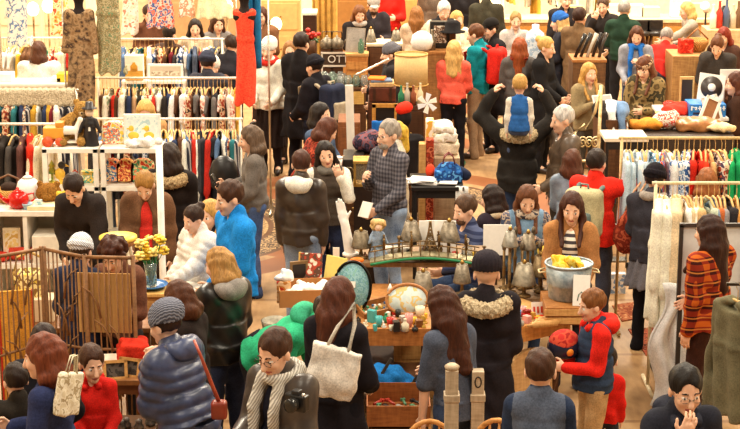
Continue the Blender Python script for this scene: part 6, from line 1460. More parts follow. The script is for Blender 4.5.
t = thing('display_board', 'plain grey board propped on the orange brown crate in front of the stall keeper', 'board', (aty(355.5, 54, JY + .2).x, JY + .26, zc), 0); hb = a.z - zc; G().box((0, 0, hb / 2), (.235, .012, hb), (R(-4), R(4), 0)).build('panel', M('cloth', 'a8a098'), t); 
fr = G(); fr.box((0, .004, hb / 2), (.25, .010, hb + .014), (R(-4), R(4), 0)); fr.build('frame', M('metal', 'c8b8a0'), t)
single('glass_jar', G().lathe([(.035, 0), (.04, .01), (.04, .14), (.02, .16), (.02, .19), (0, .19)], seg=14), M('glass', '8ab89c'), 'green glass bottle jar on the orange brown crate', 'jar', (aty(361, 70, JY + .1).x, JY + .16, zc))
# kettles behind
for i, (u, lb) in enumerate(((327, 'dull metal kettle behind the jar stall sign, left one'), (337, 'dull metal kettle behind the jar stall sign, right one'))):
    t = thing('kettle', lb, 'kettle', (aty(u, 55, JY + .62).x, JY + .62, top + 0)); z_ = 0
    G().box((0, 0, .21), (.16, .10, .42)).build('stand', DKW, t); G().lathe([(.07, .42), (.095, .45), (.085, .52), (.04, .56), (.015, .57), (.018, .59), (0, .60)], seg=18).build('body', SIL, t); G().tube([(-.07, 0, .52), (-.06, 0, .64), (.06, 0, .64), (.07, 0, .52)], .008, 6).build('handle', IRON, t); G().tube([(.08, 0, .48), (.14, 0, .55)], [.018, .010], 6).build('spout', SIL, t)
cone_lamp(371, 42, JY + .5, top, .17, .075, .03, 'grey cone lampshade beside the bearded man in the flat cap')
cone_lamp(396, 40, JY + .6, top - .0, .13, .07, .04, 'small grey lampshade below the red sweater')
t, h3, w3 = px_box(367, 402, 44, 100, JY + .35, .42, 0, 'cream topped cupboard under the small lampshades', M('wood', '3c2618', '5a3a24'), 'cupboard', 'cupboard', lid=M('paint', 'd8c8a8'), drawers=3, dm=DKW)
# chest, red flowers, gold drape behind
px_box(303, 316, 13, 60, JY + 1.5, .4, 0, 'dark brown chest with a white cloth left of the gold drape', M('wood', '3a2014', '4a2a18'), 'chest', 'chest', lid=M('cloth', 'e8dcc8'))
g_ = aty(325, 46, JY + 2.2); zt3 = 2.5
single('drape', G().sheet(lambda u, v: ((u - .5) * .34, .03 * math.sin(u * 26), zt3 * (1 - v)), 26, 6, .02), M('cloth', 'd0a050'), 'gold cloth hanging to the floor behind the kettles', 'cloth', (g_.x, JY + 2.2, 0.01))
t = thing('red_flowers', 'bunch of red flowers beside the dark coated man', 'flowers', (aty(310, 42, JY + .9).x, JY + .9, 0)); fz = aty(310, 34, JY + .9).z
G().lathe([(.10, 0), (.11, .02), (.05, .05), (.05, fz - .30), (.09, fz - .25), (.10, fz - .08), (.08, fz - .08), (0, fz - .2)], seg=16).build('pot_stand', DKW, t)
for k in range(14):
    a = rr.uniform(0, 6.28); q = rr.uniform(.02, .13); G().sph((q * math.cos(a), q * math.sin(a), fz + rr.uniform(-.08, .08)), (.035, .035, .03), 8).build('blossom', M('paint', 'b8261c'), t)
lf = G()
for k in range(12):
    a = rr.uniform(0, 6.28); lf.sph((.09 * math.cos(a), .09 * math.sin(a), fz - .06 + rr.uniform(-.05, .05)), (.05, .02, .012), 8, (0, rr.uniform(-.6, .6), a))
lf.build('leaves', M('paint', '3a5a2a'), t)
# --- suitcases, frame and book stack in front of the grey hatted man
BY = 20.6
t, h, w = px_box(368, 396, 102, 150, BY, .5, 0, 'dark trunk under the stacked suitcase', M('wood', '3c2014', '5c3420'), 'trunk', 'trunk')
zt_ = h + .003
t, h, w = px_box(369, 396, 88, 102, BY, .36, zt_, 'worn dark red brown leather suitcase', M('shiny', '5a2a1c'), 'suitcase', 'suitcase', straps=1); z5 = zt_ + h + .003
t, h, w = px_box(370, 394, 83, 88, BY + .03, .3, z5, 'tan wooden box on the red brown suitcase', M('wood', 'c89a64', 'e0b884'), 'wooden_box', 'box'); z6 = z5 + h + .003
for k, (c, lb, sx) in enumerate((('6a7890', 'slate blue book topmost but one on the tan wooden box', .26), ('d8762c', 'orange book on top of the tan wooden box', .20))):
    single('book', G().box((0, 0, .012), (sx, .2, .022)), M('paper', c), lb, 'book', (aty(381 - 4 * k, 82, BY + .1).x, BY + .15, z6 + .024 * k), R(6 - 14 * k), bevel=.002)
t = thing('framed_picture', 'orange wooden picture frame standing against the trunk', 'picture', (aty(385, 128, BY - .1).x, BY - .16, 0), 0); fz0, fz1 = aty(385, 128, BY - .1).z, aty(385, 103, BY - .1).z; fw = aty(398, 110, BY - .1).x - aty(372, 110, BY - .1).x; f_ = G()
for sx in (-1, 1): f_.box((sx * (fw / 2 - .022), 0, (fz0 + fz1) / 2), (.045, .03, fz1 - fz0))
for z_ in (fz0 + .02, fz1 - .02): f_.box((0, 0, z_), (fw, .03, .045))
f_.build('frame', M('wood', 'b87a30', 'd8a050'), t); G().box((0, .008, (fz0 + fz1) / 2), (fw - .06, .01, fz1 - fz0 - .06)).build('picture_panel', M('paint', '1c1614'), t); G().box((0, .03, fz0 / 2), (fw * .8, .05, fz0)).build('stand', DKW, t)
single('beaded_cane', G().tube([(aty(355 + 3.1 * k, 75.5 - 1.5 * k, 20.9)) - aty(372, 68, 20.9) for k in range(12)], [.018 if k % 2 else .011 for k in range(12)], 7), M('patina', 'b8a898', 'f0e8dc'), 'pale beaded stick held out by the man in the grey knitted hat', 'stick', aty(372, 68, 20.9))
# floor lamp with drum shade
LY = 19.9
p = aty(411, 84, LY); t = thing('floor_lamp', 'floor lamp with a big tan drum shade', 'lamp', (p.x, LY, 0)); za, zb = p.z, aty(411, 54, LY).z; rl = (aty(428, 70, LY).x - aty(394, 70, LY).x) / 2
G().lathe([(.14, 0), (.14, .02), (.03, .04), (.016, .08), (.016, zb - .05)], seg=18).build('stand', BRZ, t)
G().lathe([(rl, za), (rl * .96, zb), (rl * .94, zb), (rl * .98, za)], seg=32).build('lamp_shade', M('shade', 'd8b880'), t)
for z_, q in ((za, rl), (zb, rl * .96)): G().tube([(q * math.cos(i * PI / 16), q * math.sin(i * PI / 16), z_) for i in range(32)], .008, 6, True).build('shade_trim', M('cloth', 'c09858'), t)
# mannequin in black with a red beret
p = aty(404, 112, 19.2); t = thing('mannequin', 'black mannequin wearing a red beret next to the orange picture frame', 'mannequin', (p.x, 19.2, 0)); hz = aty(404, 103, 19.2).z
S = SDF(); S.ell((0, 0, hz - .16), (.085, .10, .12), k=0); S.cap((0, 0, hz - .28), (0, 0, hz - .38), .05, .06, k=.02); S.cap((-.15, 0, hz - .42), (.15, 0, hz - .42), .07, k=.04); S.fru((0, 0, hz - .4), (0, 0, hz - .85), (.2, .12), (.15, .11), k=.05)
sdf_obj('bust', S, .014, M('cloth', '1c181a'), t); S = SDF(); S.ell((0, 0, hz - .06), (.10, .11, .07), rotm(0, R(-12), 0)); sdf_obj('beret', S, .012, M('cloth', 'd02a18'), t, folds(2, 1), .005)
G().lathe([(.18, 0), (.18, .02), (.025, .04), (.02, hz - .8)], seg=16).build('stand', DKW, t)
# doll with yellow hair beside the check shirt man
p = aty(397, 132, 18.0); t = thing('doll', 'doll with yellow hair behind the grey haired man', 'doll', (p.x, 18.0, 0)); hz = aty(397, 122, 18.0).z
S = SDF(); S.fru((0, 0, 0), (0, 0, hz - .30), (.18, .14), (.09, .07)); S.cap((0, 0, hz - .30), (0, 0, hz - .22), .08, .05, k=.03); sdf_obj('dress', S, .015, M('cloth', 'ece2d0'), t, folds(2, 1), .01)
S = SDF(); S.ell((0, 0, hz - .11), (.07, .07, .085)); sdf_obj('head', S, .012, M('skin', 'e8c4a4'), t); S = SDF(); S.ell((0, .015, hz - .10), (.10, .09, .11)); S.cap((.07, .02, hz - .1), (.09, .03, hz - .3), .05, .04, k=.03); S.cap((-.07, .02, hz - .1), (-.09, .03, hz - .3), .05, .04, k=.03); S.ell((0, -.09, hz - .12), (.06, .08, .08), sub=True); sdf_obj('hair', S, .012, M('hair', 'e8c048'), t, folds(5, 1), .006)
# dark furniture stack between the shawl and the check shirt
px_box(338, 360, 122, 142, 18.9, .5, 0, 'brown wooden cabinet behind the red shawl', M('wood', '6a3c20', '8a5430'), 'cabinet', 'cabinet', drawers=2)
px_box(343, 364, 160, 186, 17.3, .5, .62, 'black boxed gramophone with a round dial', M('shiny', '241c18'), 'gramophone', 'gramophone')
gp = aty(349, 172, 17.29); G().lathe([(.05, 0), (.05, .01), (.034, .012), (.034, .004), (0, .004)], (gp.x - bpy.data.objects['gramophone'].location.x, gp.y - bpy.data.objects['gramophone'].location.y, gp.z - .62), 20, (0, -1, 0)).build('dial', M('metal', '8a7a60'), bpy.data.objects['gramophone'])
px_box(338, 368, 186, 222, 17.1, .7, 0, 'dark brown low chest that carries the gramophone', M('wood', '4a2e1c', '6c482c'), 'chest', 'chest', drawers=2)
bpy.data.objects['gramophone'].location.z = .625
t = thing('paper_cup', 'white paper cup standing on the brown furniture by the hand to cheek woman', 'cup', (aty(338, 168, 17.0).x, 17.2, aty(338, 186, 17.1).z + .003)); cz_ = aty(338, 157, 17.2).z - t.location.z; G().box((0, 0, (cz_ - .12) / 2), (.08, .08, cz_ - .12)).build('block', DKW, t); G().lathe([(.03, cz_ - .12), (.042, cz_ - .01)], seg=16).build('cup_body', M('paper', 'f2ece4'), t); G().lathe([(.045, cz_ - .012), (.045, cz_), (.03, cz_ + .008), (0, cz_ + .008)], seg=16).build('lid', M('paint', 'e8e2da'), t)
t = thing('lantern', 'gold framed glass lantern cabinet beside the grey haired man', 'lantern', (aty(366, 186, 16.6).x, 16.7, 0)); l0, l1 = aty(366, 186, 16.6).z, aty(366, 162, 16.6).z; lw = .11
G().box((0, 0, l0 / 2), (.24, .24, l0)).build('pedestal', M('wood', '2c1c14'), t); f_ = G()
for sx in (-1, 1):
    for sy in (-1, 1): f_.box((sx * lw, sy * lw, (l0 + l1) / 2), (.02, .02, l1 - l0))
for z_ in (l0 + .01, l1): f_.box((0, 0, z_), (lw * 2 + .03, lw * 2 + .03, .024))
f_.build('frame', M('patina', 'a87c34', 'd8b060'), t); G().box((0, 0, (l0 + l1) / 2), (lw * 2 - .01, lw * 2 - .01, l1 - l0 - .03)).build('pane', M('glass', 'e8dcc0'), t)
single('white_board', G().box((0, 0, .5), (.085, .03, 1.0)), M('paint', 'e8dfd2'), 'tall white painted plank standing beside the dark furniture', 'plank', (aty(353.5, 157, 18.2).x, 18.25, 0.0)); o = bpy.data.objects['white_board.003'] if 'white_board.003' in bpy.data.objects else None
pl = [q for q in bpy.data.objects if q.get('label', '').startswith('tall white painted plank')][0]; pl.scale = (1, 1, aty(353, 85, 18.25).z); pl.rotation_euler = (0, R(-1.5), 0); pl.name = 'white_plank'
S = SDF(); S.ell((0, 0, .10), (.17, .13, .11)); S.ell((.06, 0, .17), (.1, .1, .07), k=.05); S.cap((-.1, -.08, .12), (.12, -.1, .16), .025, k=.02)
bg_ = aty(368, 157, 17.6); pd = px_box(358, 380, 157, 200, 17.55, .4, 0, 'dark wooden crate under the plum knitted bag', DKW, 'crate', 'crate')
tag(place(sdf_obj('knitted_bag', S, .014, M('print', '4a3a4e', '2c2a38', '7a4a50', '5a5a6e'), None, folds(2, 5), .012), (bg_.x, 17.75, pd[1] + .004)), 'plum and grey knitted bag on the dark crate behind the grey haired man', 'bag')
single('blue_scarf', G().sheet(lambda u, v: ((u - .5) * .14, .02 * math.sin(u * 9), -.24 * v), 8, 8, .015), M('cloth', '2468b4'), 'bright blue cloth draped over the back of the dark crate', 'cloth', (aty(379, 124, 17.97).x, 17.97, aty(379, 121, 17.97).z))
pk = px_box(376, 384, 130, 200, 17.98, .06, 0, 'narrow dark upright board behind the plum knitted bag', DKW, 'plank', 'plank')
# --- goods left of the coral sweater: red tapestry pillar, parcels, black table
KY = 18.3
table('black_table', 'black table holding papers and a blue bag', (aty(437, 186, 17.0).x, 17.15), (aty(462, 186, 17.0).x - aty(410, 186, 17.0).x, .62), aty(437, 187, 16.85).z, M('paint', '1c1816'), M('paint', '1c1816'), leg=.04)
zb_ = aty(437, 187, 16.85).z + .002
for i, (u, v, s_, lb) in enumerate(((423, 181, .26, 'stack of white papers at the left of the black table'), (446, 181, .20, 'loose white papers hanging over the middle of the black table'), (432, 183, .18, 'white envelope lying on the black table'))):
    g = G()
    for k in range(4 if i == 0 else 2): g.box((rr.uniform(-.02, .02), rr.uniform(-.02, .02), .006 + .012 * k), (s_, .20, .010), (0, 0, rr.uniform(-.3, .3)))
    single('papers', g, M('paper', 'f0ece6'), lb, 'papers', (aty(u, v, 17.0).x, 17.02, zb_ - .0))
S = SDF(); S.ell((0, 0, .10), (.13, .08, .10)); S.box((0, 0, .06), (.12, .07, .04), rad=.02, k=.02)
t = thing('handbag', 'blue speckled handbag with two handles on the black table', 'bag', (aty(449, 180, 17.0).x, 17.1, zb_)); sdf_obj('body', S, .012, M('print', '2a62a8', '1c3a70', '5a98d0'), t, folds(2, 2), .006)
for sy in (-.03, .03): G().tube([(-.06, sy, .18), (-.04, sy, .26), (.0, sy, .29), (.04, sy, .26), (.06, sy, .18)], .008, 6).build('handle', M('shiny', '6a2018'), t)
S = SDF(); S.ell((0, 0, .07), (.12, .09, .07)); S.ell((.07, 0, .05), (.07, .08, .05), k=.04)
tag(place(sdf_obj('dark_bundle', S, .013, M('cloth', '1f2740'), None, folds(2, 9), .01), (aty(461, 180, 17.0).x - .02, 17.14, zb_)), 'navy cloth bundle at the right end of the black table', 'cloth')
wc = aty(463, 200, 17.0)
single('white_cloth', G().sheet(lambda u, v: ((u - .5) * .12, .02 * math.sin(u * 12), -v * .42), 10, 8, .012), M('cloth', 'ece4dc'), 'white cloth hanging from the right end of the black table', 'cloth', (wc.x - .02, 16.85, zb_ + .004))
t, h, w = px_box(426, 434, 140, 178, KY - .6, .16, 0, 'tall red patterned carpet roll standing behind the black table', M('print', 'a83a24', '7a2a1c', 'c86a48', '8a3020'), 'carpet_roll', 'carpet'); 
t, h, w = px_box(419, 426, 144, 176, KY - .6, .14, 0, 'light wooden board standing left of the red carpet roll', LTW, 'plank', 'plank')
t, h, w = px_box(426, 434, 121, 141, KY - .35, .2, 0, 'cream and yellow box on a tall pedestal behind the carpet roll', M('print', 'e8c468', 'f0e6d4', 'e0a848', scale=.4), 'storage_box', 'box')
zz0 = 0
tb, hh, ww = px_box(434, 460, 158, 185, KY - .5, .5, 0, 'low chest that carries the white parcels', M('wood', 'a08468', 'c8b090'), 'chest', 'chest'); zs = hh + .002
for i, (u, v0, v1, wd_, lb) in enumerate(((446, 146, 158, 26, 'big cream parcel at the bottom of the white stack'), (445, 137, 146, 24, 'white folded linen in the middle of the white stack'), (444, 129, 137, 20, 'white folded linen on top of the white stack'))):
    a, b = aty(u - wd_ / 2, v1, KY - .4), aty(u + wd_ / 2, v0, KY - .4); S = SDF(); hz = b.z - a.z; S.box((0, 0, hz / 2), ((b.x - a.x) / 2 - .02, .14, hz / 2 - .02), rad=.02)
    tag(place(sdf_obj('folded_linen', S, .016, M('print', 'e8dfd0', 'f4eee4', 'c8b898') if i else M('cloth', 'd8c8b0'), None, folds(2.2, i), .012), ((a.x + b.x) / 2, KY - .22, zs)), lb, 'linen', 'white linen stack'); zs += hz + .004
single('red_pouch', G().sph((0, 0, 0), (.05, .05, .07)), M('cloth', 'd8442a'), 'orange red pouch on the black table beside the carpet roll', 'pouch', (aty(433, 180, 17.05).x - .02, 17.25, zb_ + .07))
# white pinwheel-like ornament and clutter under the lamp
t = thing('paper_pinwheel', 'white paper pinwheel ornament beside the coral sweater', 'ornament', (aty(427, 120, 19.4).x, 19.4, 0)); pz = aty(427, 103, 19.4).z
G().cyl((0, 0, 0), (0, 0, pz), .012).build('stick', DKW, t); G().lathe([(.1, 0), (.1, .03), (.02, .05)], seg=14).build('base', DKW, t)
for k in range(6):
    a = k * PI / 3; c_, s2 = math.cos(a), math.sin(a); g = G(); g.prism([(0, 0), (.11, .01), (.10, .07), (.03, .04)], .008, (0, -.02, pz), (c_, 0, s2), (-s2, 0, c_)); g.build('vane', M('paper', ('f2ede4', 'dfe4ec')[k % 2]), t)
t, hh, ww = px_box(398, 424, 106, 140, 19.55, .3, 0, 'dark cabinet under the big drum lampshade', M('wood', '3c2416', '56341e'), 'cabinet', 'cabinet', drawers=2)
for i, (u, c, lb) in enumerate(((401, '2c7a58', 'green bottle on the cabinet under the drum lampshade'), (407, 'b8b0a0', 'grey bottle on the cabinet under the drum lampshade'), (413, '8a4a30', 'brown bottle on the cabinet under the drum lampshade'), (420, 'd8c8a4', 'cream bottle on the cabinet under the drum lampshade'))): single('bottle', BOT(.035, .22 + .03 * (i % 2)), M('paint', c, rough=.2), lb, 'bottle', (aty(u, 100, 19.7).x, 19.62, hh + .003))
# old man's display: black case with portrait, white globe shade, black hat
t, hh, ww = px_box(420, 455, 52, 90, 21.9, .6, 0, 'brown wooden counter of the white haired man', M('wood', '7a4c28', 'a87440'), 'stall_counter', 'counter', lid=MDW)
t = thing('display_case', 'black case with a small framed portrait on the brown counter', 'case', (aty(440, 50, 22.2).x, 22.25, hh + .003)); G().box((0, 0, .17), (.26, .14, .34)).build('body', M('paint', '1c1816'), t, .006); G().box((0, -.075, .18), (.16, .01, .22)).build('picture_panel', M('print', 'b89a84', '6a5040', 'd8c8b8', '4a3a34'), t)
single('globe_shade', G().lathe([(.05, 0), (.12, .03), (.145, .11), (.12, .2), (.05, .245), (0, .25)], seg=24), M('shade', 'f4efe8'), 'round white globe lampshade on the counter beside the drum shade', 'lampshade', (aty(419.5, 52, 22.0).x + .03, 22.0, hh + .003))
t = thing('hat', 'black felt hat on the brown counter behind the coral sweater', 'hat', (aty(455, 40, 22.1).x - .03, 22.12, hh + .0)); G().lathe([(.04, 0), (.04, .2), (.06, .22)], seg=12).build('stand', DKW, t); G().lathe([(.16, .22), (.16, .232), (.105, .235), (.10, .34), (.06, .37), (0, .365)], seg=24).build('crown', M('cloth', '1a1718'), t)
single('silver_vase', BOT(.045, .26), SIL, 'silver bottle vase left of the black display case', 'vase', (aty(432, 48, 22.05).x, 22.05, hh + .003))
# back wall counter on the right and things on it
CY = 28.4
a, b = aty(488, 20, CY), aty(745, 20, CY); cz = aty(640, 19, CY).z
t = thing('bar_counter', 'long honey coloured wooden counter along the back wall', 'counter', ((a.x + b.x) / 2, CY + .3, 0)); w = b.x - a.x
G().box((0, 0, cz / 2 - .03), (w, .58, cz - .06)).build('body', M('wood', 'b88448', 'd0a060'), t); G().box((0, 0, cz - .03), (w + .06, .66, .06)).build('worktop', M('wood', 'e8cc98', 'f4e0b8'), t, .005)
for k in range(int(w / .6)): G().box((-w / 2 + .3 + .6 * k, -.296, cz / 2 - .06), (.5, .014, cz - .3)).build('panel', M('wood', 'c8944e', 'dcb06c'), t, .004)
G().box((0, -.31, cz - .17), (w, .03, .10)).build('moulding', M('wood', 'c08038', 'd8984a'), t)
for i, (u, lb) in enumerate(((643, 'left dark bar stool in front of the long counter'), (656, 'right dark bar stool in front of the long counter'))):
    p = aty(u, 29, CY - .35); t = thing('bar_stool', lb, 'stool', (p.x, CY - .35, 0)); G().lathe([(.15, p.z - .1), (.16, p.z - .06), (.15, p.z - .03)], seg=18).build('seat', M('shiny', '241c18'), t); G().box((0, .13, p.z + .02), (.26, .04, .22)).build('backrest', M('shiny', '241c18'), t, .01)
    for k in range(4): q = k * PI / 2 + PI / 4; G().tube([(.1 * math.cos(q), .1 * math.sin(q), p.z - .1), (.17 * math.cos(q), .17 * math.sin(q), 0)], .014, 6).build('leg', DKW, t)
ct = cz + .003
for i, (u, sx, sz, c, lb) in enumerate(((620, .75, .20, 'f4ecd8', 'long cream box on the back counter'), (680, .32, .36, 'f8f4ea', 'white board standing on the back counter'), (650, .3, .16, 'f0e2c0', 'small cream box on the back counter beside the white board'), (700, .28, .22, 'd8c8a8', 'tan box on the back counter near the fair haired woman'), (497, .2, .16, '8a6a44', 'brown basket on the back counter near the glowing lamp'), (575, .24, .18, 'e8c890', 'gold box on the back counter behind the khaki jacket'))):
    single('storage_box', G().box((0, 0, sz / 2), (sx, .2, sz)), M('paper', c), lb, 'box', (aty(u, 10, CY + .3).x, CY + .3, ct), bevel=.006)
def glow_lamp(u, v, y, z0, label, s=1.0):
    p = aty(u, v, y); t = thing('glowing_lamp', label, 'lamp', (p.x, y, z0)); hz = p.z - z0
    G().lathe([(.07, 0), (.07, .015), (.014, .03), (.014, hz - .08)], seg=12).build('stand', BRZ, t); G().sph((0, 0, hz), (.085, .085, .10), 14).build('bulb', M('glow', 'ffe2a8'), t)
glow_lamp(495, 3, CY + .2, ct, 'glowing lamp on the back counter above the black cap'); glow_lamp(33, 9, 24.4, 0, 'glowing floor lamp at the far left, left of its pair'); glow_lamp(48, 6, 24.4, 0, 'glowing floor lamp at the far left, right of its pair'); glow_lamp(227, 6, 24.6, 0, 'glowing floor lamp beside the pale cream pleated dress'); glow_lamp(276, 24, 25.0, 0, 'glowing floor lamp behind the brown quilted jacket')
# warm wooden cupboards filling the far left and middle
for i, (u0, u1, v0, v1, y, c, lb, dn) in enumerate(((0, 40, -8, 60, 26.5, 'ead8b8', 'tall golden wood cupboard at the far left', 3), (42, 80, -6, 60, 26.8, 'e6d2ae', 'tall golden wood cupboard second from the far left', 3), (100, 150, -4, 60, 27.0, 'd8bf98', 'wide golden wood cupboard behind the hanging dresses', 2), (160, 240, -2, 60, 27.4, 'c0986c', 'wide brown cupboard behind the far rails', 2), (262, 300, 0, 60, 26.8, 'd8b070', 'golden cupboard behind the brown quilted jacket', 3), (335, 372, -4, 60, 26.5, 'b07a40', 'orange brown cupboard behind the stall keeper', 2), (380, 430, -4, 50, 28.7, 'd8a860', 'pale golden cupboard behind the red sweater', 2))):
    px_box(u0, u1, v0, v1, y, .5, 0, lb, M('paint', c), 'cupboard', 'cupboard', drawers=dn)
# framed white sign, pale box and shelf over the left middle rail
RGs = aty(150, 82, 20.2); sh = aty(150, 80, 20.3)
a, b = aty(122, 80, 20.3), aty(186, 80, 20.3)
t = thing('wall_shelf', 'narrow white shelf on legs above the left clothes rails', 'shelf', ((a.x + b.x) / 2, 20.35, 0)); w = b.x - a.x; G().box((0, 0, sh.z - .02), (w, .22, .03)).build('shelf_board', WH, t)
for sx in (-1, 1): G().box((sx * (w / 2 - .02), 0, sh.z / 2 - .02), (.03, .2, sh.z - .04)).build('post', WH, t)
zz = sh.z - .003
a, b = aty(148, 80, 20.33), aty(183, 64, 20.33)
t = thing('framed_sign', 'white framed sign standing on the narrow shelf', 'sign', ((a.x + b.x) / 2, 20.34, zz)); w, h = b.x - a.x, b.z - zz; G().box((0, 0, h / 2), (w, .02, h)).build('frame', M('paint', 'f6f2ea'), t, .004); G().box((0, -.011, h / 2), (w * .86, .008, h * .72)).build('panel', M('paper', 'c8bca8'), t); G().box((0, -.016, h * .42), (w * .78, .004, h * .28)).build('printed_band', M('print', 'b0a08a', 'd8ccb8', '9a8a76'), t)
a, b = aty(126, 80, 20.33), aty(143, 55, 20.33)
t = thing('storage_box', 'white box with a golden bottle picture on the narrow shelf', 'box', ((a.x + b.x) / 2, 20.34, zz)); w, h = b.x - a.x, b.z - zz; G().box((0, 0, h / 2), (w, .12, h)).build('body', M('paper', 'f4ecdc'), t, .003); G().box((0, -.062, h * .2), (w * .99, .006, h * .38)).build('lower_band', M('paint', 'd8a448'), t); G().lathe([(w * .2, 0), (w * .2, h * .2), (w * .08, h * .3), (w * .08, h * .36), (0, h * .36)], (0, -.064, h * .38), 12, sq=(1, .1)).build('printed_bottle', M('paint', 'd8a038'), t)
# white stall by the white fleece
t, hh, ww = px_box(-6, 76, 84, 98, 20.6, .4, 0, 'white topped stall table in front of the white fleece', M('paint', 'e0d4bc'), 'stall_table', 'table', lid=WH)
for i, (u, sx, sz, c, lb) in enumerate(((66, .20, .10, 'e8c040', 'yellow box at the right of the white topped stall table'), (57, .12, .05, 'f2ece2', 'white box beside the yellow box'), (4, .22, .10, 'f4efe6', 'white folded cloth at the left of the white topped stall table'))):
    single('storage_box', G().box((0, 0, sz / 2), (sx, .2, sz)), M('paper', c), lb, 'box', (aty(u, 74, 20.8).x, 20.8, hh + .004), bevel=.005)
t = thing('dark_bench', 'low dark slatted bench beneath the black table', 'bench', (aty(425, 208, 16.4).x, 16.3, 0))
for k in range(4): G().box((0, -.15 + .1 * k, .40), (.72, .08, .03)).build('slat', DKW, t)
for a in (-1, 1):
    for b in (-1, 1): G().box((a * .32, b * .15, .19), (.05, .05, .39)).build('leg', DKW, t)
# ================================================================== right back: record stall, ornate chair, far stalls
RY = 18.9
def rec(u, v, y): return aty(u, v, y)
t, hR, wR = px_box(662, 728, 118, 150, RY, .75, 0, 'white topped stall table under the record sleeve', M('wood', '3a2a22', '5a4434'), 'stall_table', 'table', lid=M('paint', 'e8e2d8')); tz = hR + .004
a, b = aty(690, 113, RY), aty(727, 105, RY)
t = thing('record_box', 'blue crate with white lettering under the record sleeve', 'box', ((a.x + b.x) / 2, RY + .20, tz)); w, h = b.x - a.x, b.z - tz
G().box((0, 0, h / 2), (w, .32, h)).build('body', M('paint', '2a7ac4'), t, .004)
lt_ = G()
for k in range(9):
    x_ = -w * .44 + w * .88 * k / 8
    for (dx, dz, sx, sz) in [((0, 0, .016, h * .34), (.012, .012, .018, .012)), ((-.008, .008, .02, .012), (.004, -.012, .024, .012), (.008, 0, .012, .03)), ((0, .0, .034, .012), (0, .016, .014, .016), (0, -.016, .014, .014))][k % 3]: lt_.box((x_ + dx, -.162, h * .68 + dz), (sx, .006, sz))
lt_.build('lettering', M('paint', 'eef2f4'), t); G().box((0, -.163, h * .28), (w * .8, .006, h * .16)).build('lower_band', M('paint', '2a2440'), t)
zr2 = tz + h + .003
p0, p1 = aty(697, 104, RY + .15), aty(727, 75, RY + .15); sz_ = (p1.x - p0.x) * .94
t = thing('record', 'black record with a white centre on a white square sleeve', 'record', (aty(711, 104, RY + .15).x, RY + .24, zr2), R(4)); t.rotation_euler = (R(-14), R(9), R(4))
G().box((0, 0, sz_ / 2), (sz_, .012, sz_)).build('sleeve', M('paper', 'f2eee8'), t); G().lathe([(sz_ * .42, 0), (sz_ * .42, .006), (.0, .006)], (0, -.007, sz_ / 2), 36, (0, -1, 0)).build('vinyl_disc', M('shiny', '3a322e'), t); G().lathe([(sz_ * .15, 0), (sz_ * .15, .004), (0, .004)], (0, -.014, sz_ / 2), 24, (0, -1, 0)).build('centre_label', M('paper', 'f4f0ea'), t)
# red wares on the stall
S = SDF(); S.ell((0, 0, .05), (.16, .13, .06)); S.ell((.08, .03, .08), (.1, .08, .05), k=.04)
tag(place(sdf_obj('red_cloth', S, .013, M('cloth', 'd8382a'), None, folds(3, 4), .012), (aty(679, 108, RY).x, RY + .2, tz)), 'heap of bright red cloth left of the blue crate', 'cloth')
for k, (u, c) in enumerate(((668, 'c8281c'), (675, 'd83020'), (681, 'b8241a'), (671, 'd0301e'))):
    single('red_pot', CUP(.05, .09), M('paint', c, rough=.2), ('red enamel pot at the back left of the record stall', 'second red enamel pot behind the heap of red cloth', 'third red enamel pot behind the heap of red cloth', 'red enamel pot nearest the camouflage jacket')[k], 'pot', (aty(u, 95, RY + .4).x, RY + .42 + .07 * (k == 3), tz))
single('yellow_dish', G().lathe([(.05, 0), (.12, .03), (.125, .035), (.05, .012), (0, .01)], seg=22), M('paint', 'e8c468'), 'pale yellow dish on the record stall', 'dish', (aty(667, 103, RY + .1).x, RY + .12, tz))
t = thing('framed_picture', 'black open frame with a gold edge behind the red cloth', 'picture', (aty(687, 100, RY + .5).x, RY + .55, tz)); G().box((0, 0, .18), (.16, .03, .36)).build('frame', M('wood', 'c8a468'), t); G().box((0, -.017, .18), (.12, .006, .30)).build('picture_panel', M('paint', '2a211c'), t)
# lower shelf stuff: brown bag, tilted white frames, orange and floral bundles
t2, hS, wS = px_box(640, 735, 136, 160, RY - .75, .6, 0, 'dark low table of bags and bundles before the record stall', M('wood', '2c201a', '443428'), 'low_table', 'table'); z2 = hS + .003
S = SDF(); S.ell((0, 0, .07), (.24, .14, .07)); S.box((0, 0, .05), (.2, .12, .03), rad=.02, k=.03); tag(place(sdf_obj('leather_bag', S, .014, M('shiny', 'a87040'), None, folds(2, 6), .012), (aty(698, 130, RY - .5).x, RY - .42, z2)), 'tan leather bag lying below the blue crate', 'bag')
S = SDF(); S.ell((0, 0, .06), (.18, .12, .06)); S.ell((-.12, .02, .05), (.09, .08, .05), k=.05); tag(place(sdf_obj('orange_cloth', S, .014, M('cloth', 'd88a34'), None, folds(2.5, 3), .014), (aty(650, 128, RY - .5).x, RY - .42, z2)), 'bundle of orange cloth at the left of the low table', 'cloth')
S = SDF(); S.ell((0, 0, .09), (.15, .12, .09)); S.ell((.05, 0, .14), (.09, .08, .06), k=.05); tag(place(sdf_obj('floral_cloth', S, .013, M('print', 'ece0d0', 'd8584a', 'f4ece0', 'b8a088', scale=1.4), None, folds(3, 3), .014), (aty(667, 126, RY - .5).x, RY - .38, z2)), 'bundle of white cloth with red flowers on the low table', 'cloth')
S = SDF(); S.ell((0, 0, .05), (.16, .10, .05)); tag(place(sdf_obj('cream_cloth', S, .013, M('cloth', 'e8c898'), None, folds(3, 5), .012), (aty(722, 132, RY - .6).x, RY - .56, z2)), 'cream cloth heap at the right of the low table', 'cloth')
